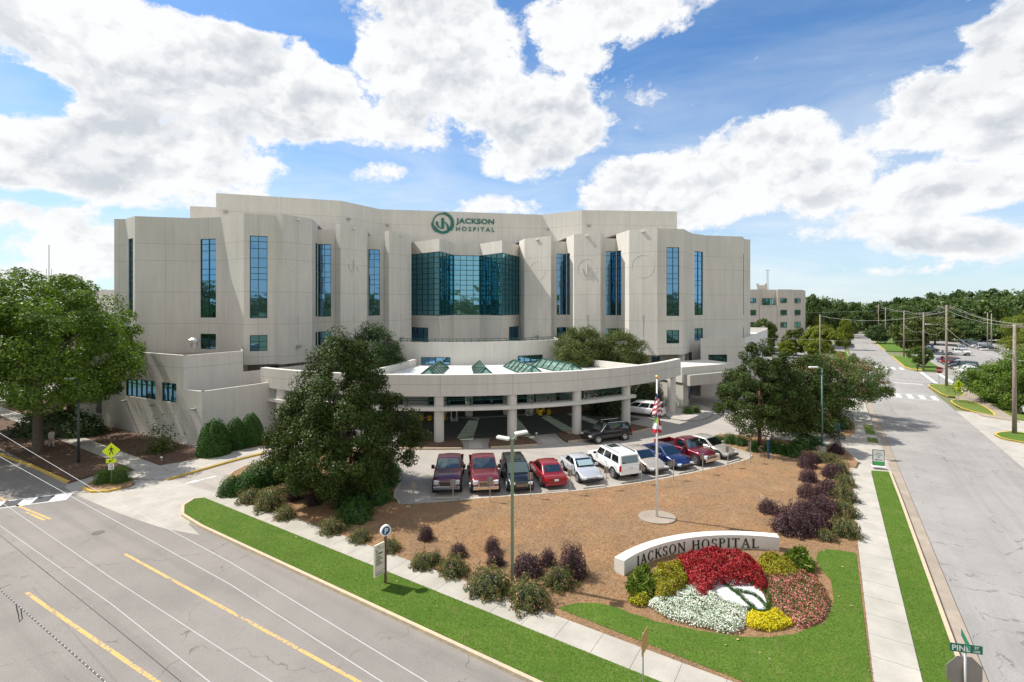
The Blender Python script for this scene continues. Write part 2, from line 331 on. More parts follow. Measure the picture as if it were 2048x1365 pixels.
M['brown']=simple('brown_post',(.12,.05,.03),.5)
M['text']=simple('black_lettering',(.01,.012,.012),.6)
M['textgreen']=simple('dark_green_lettering',(.01,.03,.015),.6)
M['grey']=simple('grey_pole',(.3,.3,.29),.6)
M['bollard']=simple('yellow_bollard',(.72,.42,.01),.6)
M['wire']=simple('bare_wire',(.55,.54,.53),.5)
M['wired']=simple('dark_wire',(.05,.05,.05),.6)
M['gravel']=simple('white_gravel',(.74,.74,.75),.9,c2=(.45,.45,.47),scale=16,bump=1)
M['orange']=simple('orange_brown_sign',(.45,.25,.08),.6)
# ---------- camera, sky, sun
cam=bpy.data.cameras.new('camera'); co=bpy.data.objects.new('camera',cam); COL.objects.link(co); sc.camera=co
cam.sensor_width=36; cam.lens=36*F/2048; cam.shift_y=-(682.5-HY)/2048.0; cam.clip_end=6000; cam.clip_start=.1
co.location=(0,0,H); co.rotation_euler=(math.radians(90),0,0)
SAZ=math.atan2(-.94,.34); SEL=math.radians(52)
sd=Vector((math.sin(SAZ)*math.cos(SEL),math.cos(SAZ)*math.cos(SEL),math.sin(SEL)))
su=bpy.data.lights.new('sun','SUN'); su.energy=4.7; su.angle=math.radians(.5); su.color=(1,.95,.87)
so=bpy.data.objects.new('sun',su); COL.objects.link(so); so.rotation_euler=(-sd).to_track_quat('-Z','Y').to_euler(); so.location=(-30,20,60)
w=bpy.data.worlds.new('World'); sc.world=w; w.use_nodes=True; wn=w.node_tree; ns=wn.nodes; l=wn.links
bg=ns['Background']; bg.inputs[1].default_value=.1
sky=N(ns,'ShaderNodeTexSky',sky_type='NISHITA'); sky.sun_disc=False; sky.sun_elevation=SEL; sky.sun_rotation=SAZ; sky.air_density=1.0; sky.dust_density=.3; sky.ozone_density=2.5
# clouds placed by compass direction and height angle
GAPS=[(900,330,70,22,.5),(1330,180,160,50,.5),(70,195,120,50,.9),(470,8,170,42,1.0),(665,85,45,55,.7),(240,70,80,20,.5),(640,310,90,32,.7),(90,395,90,20,.4),(1960,20,60,25,.5)]
BL=[(40,50,190,90,1.1),(200,110,190,110,1.2),(330,140,170,105,1.25),(470,150,190,105,1.3),(620,180,150,85,1.2),(730,230,120,60,1.0),(90,330,190,70,1.2),(240,260,200,110,1.25),(390,300,200,105,1.25),(540,250,150,80,1.1),(200,370,250,45,1.0),(560,90,80,60,.6),
(870,60,170,110,1.25),(760,150,120,80,1.0),(900,160,140,80,1.05),(1080,240,135,80,1.25),(1040,310,100,45,.9),(830,250,90,50,.9),(960,230,120,60,.9),(1230,30,200,65,1.15),(1140,100,80,50,.9),(1400,0,110,32,.7),
(1400,370,210,70,1.2),(1530,310,130,75,1.25),(1290,400,120,45,1.0),(1620,360,140,60,1.05),(2000,110,110,110,1.2),(1900,200,150,70,1.15),(1820,260,120,45,1.0),(2000,260,130,70,1.15),(1900,370,200,50,1.15),(1900,480,150,38,1.0),(1780,440,110,30,.7),
(200,500,200,50,.85),(60,430,150,50,.9),(1000,415,70,22,.7),(680,340,170,28,.55),(60,560,140,50,.8),(2010,480,100,40,.8),(1640,470,120,16,.5),(1800,540,140,14,.5)]
tc=N(ns,'ShaderNodeTexCoord'); dirv=tc.outputs['Generated']
sp=N(ns,'ShaderNodeSeparateXYZ'); l.new(dirv,sp.inputs[0])
az=math_(ns,l,'ARCTAN2',sp.outputs[0],sp.outputs[1]); el=math_(ns,l,'ARCSINE',sp.outputs[2])
acc=None
for px,py,rx,ry,wt in BL:
    t=(px-CX)/F; A=math.atan(t); ca=math.cos(A); E=math.atan((HY-py)/F*ca); ra=rx/F*ca*ca; re=ry/F*ca*math.cos(E)**2
    x=math_(ns,l,'MULTIPLY_ADD',az,1/ra,-A/ra); y=math_(ns,l,'MULTIPLY_ADD',el,1/re,-E/re)
    d=math_(ns,l,'MULTIPLY_ADD',x,x,math_(ns,l,'MULTIPLY',y,y)); e=math_(ns,l,'MULTIPLY_ADD',d,-.55*wt,wt)
    acc=e if acc is None else math_(ns,l,'SMOOTH_MAX',acc,e,.25)
for px,py,rx,ry,wt in GAPS:
    t=(px-CX)/F; A=math.atan(t); ca=math.cos(A); E=math.atan((HY-py)/F*ca); ra=rx/F*ca*ca; re=ry/F*ca*math.cos(E)**2
    x=math_(ns,l,'MULTIPLY_ADD',az,1/ra,-A/ra); y=math_(ns,l,'MULTIPLY_ADD',el,1/re,-E/re)
    d=math_(ns,l,'MULTIPLY_ADD',x,x,math_(ns,l,'MULTIPLY',y,y)); acc=math_(ns,l,'SUBTRACT',acc,math_(ns,l,'MAXIMUM',math_(ns,l,'MULTIPLY_ADD',d,-.7*wt,wt),0))
acc=math_(ns,l,'MAXIMUM',acc,0)
back=math_(ns,l,'MULTIPLY',ramp(ns,l,sp.outputs[1],.35,-.1),.62); acc=math_(ns,l,'MAXIMUM',acc,back)
def cd(off,det,vd):
    mp=N(ns,'ShaderNodeMapping'); l.new(dirv,mp.inputs[0]); mp.inputs['Scale'].default_value=(1,1,1.35); mp.inputs['Location'].default_value=off
    nz=N(ns,'ShaderNodeTexNoise'); nz.inputs['Scale'].default_value=4.4; nz.inputs['Detail'].default_value=det; nz.inputs['Roughness'].default_value=.68; l.new(mp.outputs[0],nz.inputs['Vector'])
    wv=N(ns,'ShaderNodeVectorMath',operation='MULTIPLY_ADD'); l.new(nz.outputs['Color'],wv.inputs[0]); wv.inputs[1].default_value=(.16,.16,.16); l.new(mp.outputs[0],wv.inputs[2])
    v=N(ns,'ShaderNodeTexVoronoi',feature='F1'); v.inputs['Scale'].default_value=11; v.inputs['Detail'].default_value=vd; v.inputs['Roughness'].default_value=.55; v.inputs['Lacunarity'].default_value=2.3; v.normalize=True; l.new(wv.outputs[0],v.inputs['Vector'])
    puff=math_(ns,l,'MULTIPLY_ADD',v.outputs['Distance'],-1.25,.46)
    return math_(ns,l,'ADD',math_(ns,l,'ADD',math_(ns,l,'MULTIPLY',acc,.62),math_(ns,l,'MULTIPLY_ADD',nz.outputs['Fac'],1.7,-.85-.27)),puff)
d0=cd((0,0,0),7,3); d1=cd((-.012,0,.024),4,2); d2=cd((0,0,.13),2,0); alpha=ramp(ns,l,d0,-.02,.16)
relief=ramp(ns,l,math_(ns,l,'SUBTRACT',d1,d0),-.13,.20); body=ramp(ns,l,d2,.12,.62)
shade=math_(ns,l,'MULTIPLY_ADD',relief,.62,math_(ns,l,'MULTIPLY',body,.50)); shade=math_(ns,l,'MULTIPLY',shade,ramp(ns,l,d0,.0,.25))
ccol=mixc(ns,l,ramp(ns,l,shade,.30,1.25),(7.35,7.4,7.45),(4.4,4.75,5.2))
# thin high veil, denser near the horizon
mpv=N(ns,'ShaderNodeMapping'); l.new(tc.outputs['Generated'],mpv.inputs[0]); mpv.inputs['Scale'].default_value=(1,1,4)
veil=noise(ns,l,mpv.outputs[0],3,5,.62,.5); veil=math_(ns,l,'MULTIPLY',ramp(ns,l,veil,.38,.72),math_(ns,l,'ADD',math_(ns,l,'MULTIPLY',ramp(ns,l,sp.outputs[2],.45,.04),.65),.12))
base=mixc(ns,l,1.0,sky.outputs[0],(.76,1.06,1.28),'MULTIPLY')
base=mixc(ns,l,math_(ns,l,'MULTIPLY',ramp(ns,l,sp.outputs[2],.42,.0),.62),base,(5.5,6.2,6.8))
base=mixc(ns,l,veil,base,(6.8,7.2,7.5))
fin=mixc(ns,l,alpha,base,ccol); l.new(fin,bg.inputs[0])
w.cycles.sampling_method='NONE'
sc.view_settings.view_transform='Standard'; sc.view_settings.look='None'; sc.view_settings.gamma=1; sc.view_settings.exposure=.42
sc.render.engine='CYCLES'; sc.cycles.max_bounces=6; sc.cycles.transparent_max_bounces=8
# ---------- ground
def slab(name,pts,z0,z1,mt,kind='structure',bevel=0,label=None):
    b=MB(); b.prism(pts,z0,z1); o=b.build(name,mt); o['kind']=kind; return o
def sheet(name,pts,z,mt,kind='structure'):
    a=sum(pts[i][0]*pts[(i+1)%len(pts)][1]-pts[(i+1)%len(pts)][0]*pts[i][1] for i in range(len(pts)))
    if a<0: pts=pts[::-1]
    b=MB(); b.face([(x,y,z) for x,y in pts]); o=b.build(name,mt); o['kind']=kind; return o
def strip_poly(path,wd):
    """polygon left of path by wd"""
    P=[Vector(p) for p in path]; L=[]
    for i,p in enumerate(P):
        t=(P[min(i+1,len(P)-1)]-P[max(i-1,0)]).normalized(); L.append((p.x-t.y*wd,p.y+t.x*wd))
    return [tuple(p) for p in path]+L[::-1]
def strip(name,path,wd,z0,z1,mt,kind='structure'):
    P=[Vector(p) for p in path]; b=MB(); n=len(P); L=[]
    for i,p in enumerate(P):
        t=(P[min(i+1,n-1)]-P[max(i-1,0)]).normalized(); L.append((p.x-t.y*wd,p.y+t.x*wd))
    for i in range(n-1):
        b.prism([tuple(P[i]),tuple(P[i+1]),L[i+1],L[i]],z0,z1)
    o=b.build(name,mt); o['kind']=kind; return o
def smooth(pts,closed=True,it=2):
    for _ in range(it):
        q=[]; n=len(pts)
        for i in range(n if closed else n-1):
            a,b=pts[i],pts[(i+1)%n]; q+= [(a[0]*.75+b[0]*.25,a[1]*.75+b[1]*.25),(a[0]*.25+b[0]*.75,a[1]*.25+b[1]*.75)]
        pts=([pts[0]] if not closed else [])+q+([pts[-1]] if not closed else [])
    return pts
gx=MB(); gx.face([(-1500,-600,-.08),(1800,-600,-.08),(1800,2600,-.08),(-1500,2600,-.08)]); gx.build('ground',M['earth'])['kind']='structure'
sheet('parking_lot',[QS(-120,12.5),QS(4.3,12.5),QS(4.3,52),QS(4.3,100),QS(-120,100)],0,M['asph3'])
# broad road in front (runs to the left) and the side street to the right
sheet('road',[QS(-260,3.6),QS(4.6,3.6),QS(4.6,14.8),QS(-33,14.8),QS(-37,14.2),QS(-44,13.2),QS(-260,12.6)],.004,M['asph'])
sheet('side_street',[QS(4.62,-30),QS(12.95,-30),QS(12.95,245),QS(4.62,245)],.006,M['asph2'])
sheet('road_junction',[QS(13,-30),QS(60,-30),QS(60,14.8),QS(20,14.8),QS(14.5,17),QS(13,20)],.004,M['asph'])
sheet('cross_street',[QS(12.97,101),QS(14,107),QS(100,107),QS(100,124),QS(14,124),QS(12.97,130)],.004,M['asph2'])
sheet('far_cross_street',[QS(-80,245.1),QS(120,245.1),QS(120,256),QS(-80,256)],.006,M['asph2'])
sheet('far_side_street',[QS(4.62,256.1),QS(12.95,256.1),QS(12,300),QS(4,300)],.006,M['asph2'])
# kerbs along the front verge and its rounded end
fk=[QS(2.2,14.95),QS(-8,14.95),QS(-20,14.95),QS(-31,14.95),QS(-33.6,15.15),QS(-35,15.8),QS(-35.6,16.7),QS(-35.2,17.1)]
strip('kerb',fk[::-1],-.16,-.02,.15,M['curb'])
sheet('gutter',[QS(4.0,14.2),QS(4.6,14.2),QS(4.6,95),QS(4.0,95)],.008,M['gutter'])
strip('kerb',[QS(3.85,16.5),QS(3.85,25),QS(3.85,42),QS(3.8,48.2)],-.16,-.02,.15,M['curb'])
strip('kerb',[QS(2.2,14.95),QS(3.2,15.3),QS(3.85,16.5)],-.16,-.02,.15,M['curb'])
# pavements
sheet('pavement',[QS(1.25,18.42),QS(2.65,17.1),QS(-35.4,17.1),QS(-34.6,18.42)],.155,M['side'])
slab('pavement_base',[QS(2.66,17.1),QS(2.66,47.6),QS(1.25,47.6),QS(1.25,18.4),QS(-34.6,18.4),QS(-35.4,17.12)],-.02,.146,M['curbg'])
sheet('pavement',[QS(1.25,18.43),QS(2.65,17.11),QS(2.65,47.6),QS(1.25,47.6)],.151,M['sidep'])
L_front=[QS(2.6,17.08),QS(2.6,14.96),QS(2.2,14.96),QS(-31,14.96),QS(-33.6,15.16),QS(-34.9,15.8),QS(-35.4,16.7),QS(-35.2,17.08)]
slab('verge_lawn',L_front,-.02,.17,M['grass'])
L_side=[QS(2.68,17.1),QS(2.68,15.1),QS(3.2,15.32),QS(3.83,16.5),QS(3.83,42),QS(3.79,48.0),QS(2.68,47.6)]
slab('verge_lawn',L_side,-.02,.17,M['grass'])
def PX(l,z=.12): return [G(a,b,z) for a,b in l]
# central bed
BEDpx=[(800,1010),(868,1006),(935,1000),(1000,995),(1100,988),(1200,978),(1300,964),(1400,944),(1480,925),(1506,915),(1500,906),(1432,887),(1421,876),(1440,868),(1500,872),(1560,880),(1640,889),(1690,898),(1716,925)]
bed=PX(BEDpx)+[QS(1.24,45.0),QS(1.24,18.43),QS(-34.2,18.43)]+PX([(440,985),(447,962),(475,938),(525,922),(600,905),(700,898),(775,905),(797,935),(800,965),(783,990)])
slab('pine_straw_bed',bed,-.02,.15,M['straw'])
cl=bed[:19]; strip('kerb',smooth(cl,False,1),.14,-.02,.158,M['curbg'])
cl=bed[22:]; strip('kerb',smooth(cl+[bed[0]],False,1),.14,-.02,.158,M['curbg'])
# lawn round the sign
LAWNpx=[(1117,1217),(1135,1210),(1165,1206),(1200,1207),(1235,1216),(1259,1226),(1290,1235),(1311,1243),(1400,1262),(1493,1275),(1540,1275),(1590,1268),(1651,1245),(1668,1202),(1662,1160),(1640,1137),(1632,1118),(1636,1105),(1651,1099),(1680,1101),(1712,1107)]
lawn=PX(LAWNpx,.17)
ql=[toQS(*p) for p in lawn]
lawn=[QS(min(q,1.2),max(s_,18.46)) for q,s_ in ql]+[QS(1.2,18.46)]
slab('corner_lawn',lawn,.10,.175,M['grass'])
# building side of the left drive: walks and beds
walk=PX([(279,939),(330,930),(410,916),(470,903),(533,891),(533,903),(470,918),(400,938),(334,957),(300,957),(265,957),(235,950)],.12)
slab('walkway',walk,-.02,.128,M['conc']); strip('kerb',smooth(PX([(334,958),(400,939),(470,919),(533,904)]),False,1),-.13,-.02,.14,M['ycurb'])
slab('walkway',[QS(-42.6,17.1),QS(-42.6,18.6),QS(-90,18.6),QS(-90,17.1)],-.02,.137,M['side'])
bl=PX([(205,850),(404,898),(540,880),(535,895),(470,907),(410,920),(330,934),(279,943)],.12)+[QS(-42.6,18.62),QS(-90,18.62),QS(-90,40)]
slab('mulch_bed',bl,-.02,.12,M['bark'])
bl2=[QS(-42.8,17.08)]+PX([(205,944),(160,958),(135,966)],.1)+[QS(-47,13.5),QS(-90,12.9),QS(-90,17.08)]
slab('mulch_bed',bl2,-.02,.12,M['bark'])
strip('kerb',[G(135,968),G(60,934),G(0,912),G(-120,872)],-.16,-.02,.15,M['ycurb'])
isl=smooth(PX([(165,975),(190,958),(255,955),(272,963),(262,972),(215,980),(180,982)]),True,1)
slab('island_bed',isl,-.02,.14,M['straw']); strip('kerb',PX([(163,976),(180,983),(215,982),(242,976)]),.15,-.02,.15,M['ycurb'])
apr=[G(*p) for p in [(334,957),(437,988),(441,1003),(405,1018),(385,1035),(378,1050),(400,1071),(325,1057),(280,1042),(237,1027),(190,1007),(148,989),(130,975),(137,968),(165,960),(235,951),(265,957),(300,957)]]
sheet('driveway_apron',apr,.009,M['conc'])
# right drive mouth and pavement beyond
ap2=[G(*p) for p in [(1560,881),(1640,890),(1690,899),(1717,926)]]+[QS(1.25,47.6),QS(2.66,47.65),QS(3.98,48.3),QS(3.98,57)]+[G(1760,875),G(1700,878),G(1640,866),G(1560,851)]
sheet('driveway_apron',ap2,.009,M['conc'])
slab('walkway',[QS(1.2,57.2),QS(3.85,57.2),QS(3.85,88),QS(1.2,88)],-.02,.13,M['conc'])
for a in((57.4,59.6),(61,65.5)): slab('verge_lawn',[QS(3.0,a[0]),QS(3.8,a[0]),QS(3.8,a[1]),QS(3.0,a[1])],.05,.16,M['grassdry'])
i2=smooth(PX([(1540,848),(1560,850),(1640,864),(1700,875),(1712,868),(1706,838),(1640,815),(1560,808),(1520,820)]),True,1)
slab('pine_straw_bed',i2,-.02,.15,M['straw']); strip('kerb',smooth(PX([(1540,849),(1560,852),(1640,866),(1700,877),(1714,869)]),False,1),.14,-.02,.16,M['curbg'])
# islands under the canopy ring
def polar(r,deg,vc=80.8): a=math.radians(deg); return AV(r*math.sin(a),vc-r*math.cos(a))
for d0_,d1_ in((-17.5,-7.5),(-4.2,3.6),(7.6,15.0),(19,25)):
    pts=[polar(36.2,d) for d in np.linspace(d0_,d1_,8)]+[polar(32.9,d) for d in np.linspace(d1_-1,d0_+1,8)]
    slab('island_bed',smooth(pts,True,1),-.02,.15,M['bark']); strip('kerb',[polar(36.35,d) for d in np.linspace(d0_+.4,d1_-.4,10)],.14,-.02,.16,M['curb'])
for d0_,d1_ in((-6.9,-4.9),(4.4,6.8)):
    sheet('walkway',[polar(36.2,d0_),polar(36.2,d1_),polar(32.9,d1_),polar(32.9,d0_)],.012,M['conc'])
sheet('canopy_drive',[polar(32.8,d) for d in np.linspace(-44,30,30)]+[polar(24,d) for d in np.linspace(30,-44,24)],.011,M['asphshade'])  # dark sheet over the drive, painting in the canopy's shade
# entrance pavement under the canopy, with the deep shade put into its colour
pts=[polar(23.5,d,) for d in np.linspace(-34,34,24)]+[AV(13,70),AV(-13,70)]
slab('walkway',pts,-.02,.14,M['asphshade'])
en=smooth(PX([(1322,818),(1335,836),(1370,842),(1415,838),(1428,826),(1405,808),(1360,800)]),True,1)
slab('walkway',en,-.02,.15,M['conc'])
# shrub bed far side under the canopy, right
slab('mulch_bed',[polar(25,14),polar(27,30),polar(30,42),polar(22,42),polar(20,20)],-.02,.17,M['bark'])
# --- right side of the side street
def isl_r(px,mt=M['grass']):
    p=smooth(PX(px),True,1); slab('verge_lawn',p,-.02,.15,mt); b=strip('kerb',p+[p[0]],-.16,-.02,.155,M['ycurb'])
sheet('driveway_apron',[QS(12.96,40),QS(40,40),QS(40,81),QS(12.96,81)],.008,M['conc'])
slab('verge_base',[QS(17.62,78),QS(90,78),QS(90,106),QS(17.62,106)],-.02,.10,M['grassdry'])
slab('walkway',[QS(14.8,78.5),QS(17.6,76.5),QS(17.6,106.5),QS(14.8,106.5)],-.02,.13,M['gutter'])
isl_r([(1985,868),(2000,864),(2030,862),(2090,875),(2090,896),(2048,885),(2005,878)])
isl_r([(1898,802),(1910,799),(1945,803),(1975,815),(1996,833),(1975,830),(1940,822),(1915,814)],M['grassdry'])
isl_r([(1853,770),(1870,769),(1905,770),(1920,780),(1933,792),(1900,794),(1885,790),(1870,781)],M['grassdry'])
sheet('car_park',[QS(18,124.1),QS(110,124.1),QS(110,240),QS(18,240)],.007,M['asph2'])
slab('verge_lawn',[QS(13.1,131.5),QS(13.9,128.5),QS(15.5,127),QS(18,127),QS(19,130),QS(19.0,158),QS(13.1,158)],-.02,.14,M['grass'])
strip('kerb',[QS(15.5,126.9),QS(13.8,128.4),QS(13,131.5),QS(13,158)],-.16,-.02,.15,M['ycurb'])
slab('verge_lawn',[QS(13.1,174),QS(19,174),QS(19,232),QS(13.1,232)],-.02,.14,M['grass']); strip('kerb',[QS(13,174),QS(13,232)],-.16,-.02,.15,M['ycurb'])
slab('verge_lawn',[QS(19,236),QS(120,236),QS(120,244),QS(13.5,244),QS(13.5,236)],-.02,.12,M['grass'])
slab('verge_lawn',[QS(13.1,257),QS(120,257),QS(120,300),QS(13.1,300)],-.02,.12,M['grassdry'])
sheet('car_park',[QS(-60,100.2),QS(3.5,100.2),QS(3.5,190),QS(-60,190)],.003,M['asph2'])
slab('verge_lawn',[QS(.5,120),QS(3.9,120),QS(3.9,165),QS(.5,165)],-.02,.13,M['grass']); strip('kerb',[QS(3.95,120),QS(3.95,165)],.16,-.02,.14,M['curbg'])
# --- markings
def mark(path,wd,z,mt): 
    o=strip('road_marking',path,wd,z-.002,z,mt); return o
mark([G(247,1110),G(478,1237),G(710,1365),G(960,1502)],.14,.010,M['yellow'])
mark([G(48,1187),G(120,1238),G(305,1365),G(450,1470)],.15,.010,M['yellow'])
mark([G(0,999),G(98,1040)],.14,.010,M['yellow']); mark([G(50,1026),G(86,1042)],.14,.010,M['yellow'])
mark([G(-120,940),G(0,999)],.14,.010,M['yellow'])
# checkered crosswalk on the left
A0=Vector(G(148,985)); A1=Vector(G(0,1004)); dd=(A1-A0).normalized(); nn=Vector((-dd.y,dd.x))
if nn.y>0: nn=-nn
cwb=MB(); cwk=MB(); k=0; s_=0
Lc=26; wd=1.5
def quad2(b,p,q,w0,w1,z): 
    P=[p+nn*w0,q+nn*w0,q+nn*w1,p+nn*w1]; a=(P[1]-P[0]).cross(P[2]-P[1]); P=P if a>0 else P[::-1]; b.face([(x.x,x.y,z) for x in P])
quad2(cwb,A0,A0+dd*Lc,0,wd,.010)
sq=1.5
for i in range(14):
    p=A0+dd*(.95+i*1.62); quad2(cwk,p,p+dd*.88,.14,wd-.14,.016)
cwb.build('crosswalk_marking',M['wpaint'])['kind']='structure'; cwk.build('crosswalk_marking',M['bpaint'])['kind']='structure'
# zebra crossings on the side street
for s0,wds,q0,q1,n in((88.4,3.4,4.9,12.9,6),(126.0,4.2,4.9,12.9,6)):
    b=MB()
    for i in range(n):
        q=q0+(q1-q0)*(i+.25)/n; b.face([(*QS(q,s0),.012),(*QS(q+.62,s0),.012),(*QS(q+.62,s0+wds),.012),(*QS(q,s0+wds),.012)])
    b.build('crosswalk_marking',M['wpaint'])['kind']='structure'
mark([QS(4.8,87.7),QS(12.7,87.7)],.14,.012,M['wpaint']);mark([QS(4.8,92.3),QS(12.7,92.3)],.14,.012,M['wpaint'])
mark([QS(8.8,104.5),QS(12.8,104.5)],.5,.012,M['wpaint']); mark([QS(4.8,132),QS(8.7,132)],.5,.012,M['wpaint'])
mark([QS(15,107.3),QS(15,123.8)],.5,.012,M['wpaint']); mark([QS(17.5,107.3),QS(17.5,123.8)],.5,.012,M['wpaint']); mark([QS(4.7,244),QS(13,244)],.6,.012,M['wpaint'])
# parking stall lines and drive arrow
for d in np.linspace(3.4,34.6,11):
    a=math.radians(d); pass
b=MB()
p=Vector(G(395,962)); q=Vector(G(432,953)); t=(q-p).normalized(); nx=Vector((-t.y,t.x))
b.face([(*(p+nx*.08),.01),(*(p-nx*.08),.01),(*(q-nx*.08),.01),(*(q+nx*.08),.01)]); b.face([(*(p+nx*.3),.01),(*(p-t*.9),.01),(*(p-nx*.3),.01)])
b.build('road_marking',M['wpaint'])['kind']='structure'
mark([G(1600,876),G(1642,882)],.12,.012,M['wpaint'])

for i,(px,py) in enumerate(((196,1066),(774,1003))):
    x,y=G(px,py); b=MB(); b.tube([(x,y,.0),(x,y,.017)],.30,20); b.build('manhole_cover',M['patch'])['kind']='structure'
# ---------- hospital
HB=empty('hospital_building',(0,0,0),0,'big pale concrete hospital with tall blue glass slots, curved entrance canopy and green emblem lettering','hospital')
ZP,ZR,ZU=23.5,22.85,28.6
def wseg(mb,p,q,z0,z1,holes=(),dep=.22,u0=None):
    """wall sheet p->q (outside on the right hand), with openings (t0,t1,za,zb) in metres"""
    p=Vector((p[0],p[1]));q=Vector((q[0],q[1]));L=(q-p).length;d=(q-p)/L; n=Vector((-d.y,d.x))
    ts=sorted({0,L,*[h[0] for h in holes],*[h[1] for h in holes]}); zs=sorted({z0,z1,*[h[2] for h in holes],*[h[3] for h in holes]})
    c=L/2 if u0 is None else u0
    for i in range(len(ts)-1):
        for j in range(len(zs)-1):
            a,b,e,f=ts[i],ts[i+1],zs[j],zs[j+1]
            if any(h[0]-1e-6<=a and b<=h[1]+1e-6 and h[2]-1e-6<=e and f<=h[3]+1e-6 for h in holes): continue
            A=p+d*a;B=p+d*b
            mb.face([(A.x,A.y,e),(B.x,B.y,e),(B.x,B.y,f),(A.x,A.y,f)],0,[(a-c,e),(b-c,e),(b-c,f),(a-c,f)])
    for a,b,e,f in holes:
        A=p+d*a;B=p+d*b;A2=A+n*dep;B2=B+n*dep
        for P in([(A,e),(A,f),(A2,f),(A2,e)],[(B,f),(B,e),(B2,e),(B2,f)],[(A,f),(B,f),(B2,f),(A2,f)],[(B,e),(A,e),(A2,e),(B2,e)]):
            mb.face([(x.x,x.y,z) for x,z in P])
def win(p,q,a,b,z0,z1,cols,rows,parent=HB,glass='glass',dep=.12,fw=.07,name='window',merge=None):
    """framed glazing; cols = fractions of vertical bars, rows = z heights of horizontal bars"""
    p=Vector((p[0],p[1]));q=Vector((q[0],q[1]));L=(q-p).length;d=(q-p)/L;n=Vector((-d.y,d.x)); rz=math.atan2(d.y,d.x)
    fr=MB(); W=b-a; o=n*dep
    def P(t,z,k=0): x=p+d*(a+t)+o+n*k; return (x.x,x.y,z)
    for t in [fw/2,W-fw/2]+[W*c for c in cols]:
        w_=fw if t in(fw/2,W-fw/2) else fw*.8
        fr.box(P(t,(z0+z1)/2),(w_,.09,z1-z0),rz)
    for z in [z0+fw/2,z1-fw/2]+list(rows): fr.box(P(W/2,z,.004),(W-.02,.076,fw*.85),rz)
    w=fr.build(name,M['frame'],parent)
    g=MB(); xs=[0]+[W*c for c in cols]+[W]; zs=[z0]+list(rows)+[z1]
    for i in range(len(xs)-1):
        for j in range(len(zs)-1):
            e=.012*(random.random()-.5); f=.010*(random.random()-.5)
            g.face([P(xs[i],zs[j],.03+e),P(xs[i+1],zs[j],.03+f),P(xs[i+1],zs[j+1],.03-e),P(xs[i],zs[j+1],.03-f)])
    g.build('pane',M[glass],w); return w
RWS=[z for z in(12.5,13.75,14.45,15.9,16.6,17.3,18.4,19.5,20.3)]
Z0,Z1=11.45,20.95; S0,S1=7.65,9.5
def seg(side,A,B): # A,B as (a,v) with a decreasing left->right on left side
    if side<0: return AV(-A[0],A[1]),AV(-B[0],B[1])
    return AV(B[0],B[1]),AV(A[0],A[1])
P0,P1,P2,P3,P4,P5=(44.6,70.3),(43.3,70.0),(41.1,67.5),(34.7,67.5),(31.4,66.0),(27.9,62.5)
P6,P7,P8,P9=(24.6,62.9),(23.75,62.2),(20.95,65.0),(20.95,69.3)
P11,P12,P13,P14=(18.7,68.9),(18.0,68.2),(14.9,70.9),(14.9,74.4)
P16,P17,P18,P19=(12.6,73.9),(12.0,73.2),(8.8,77.0),(8.8,80.6)
Gc,Gw=(2.1,80.1),(4.75,74.9)
P10,P15=(18.7,69.3),(12.6,74.4)
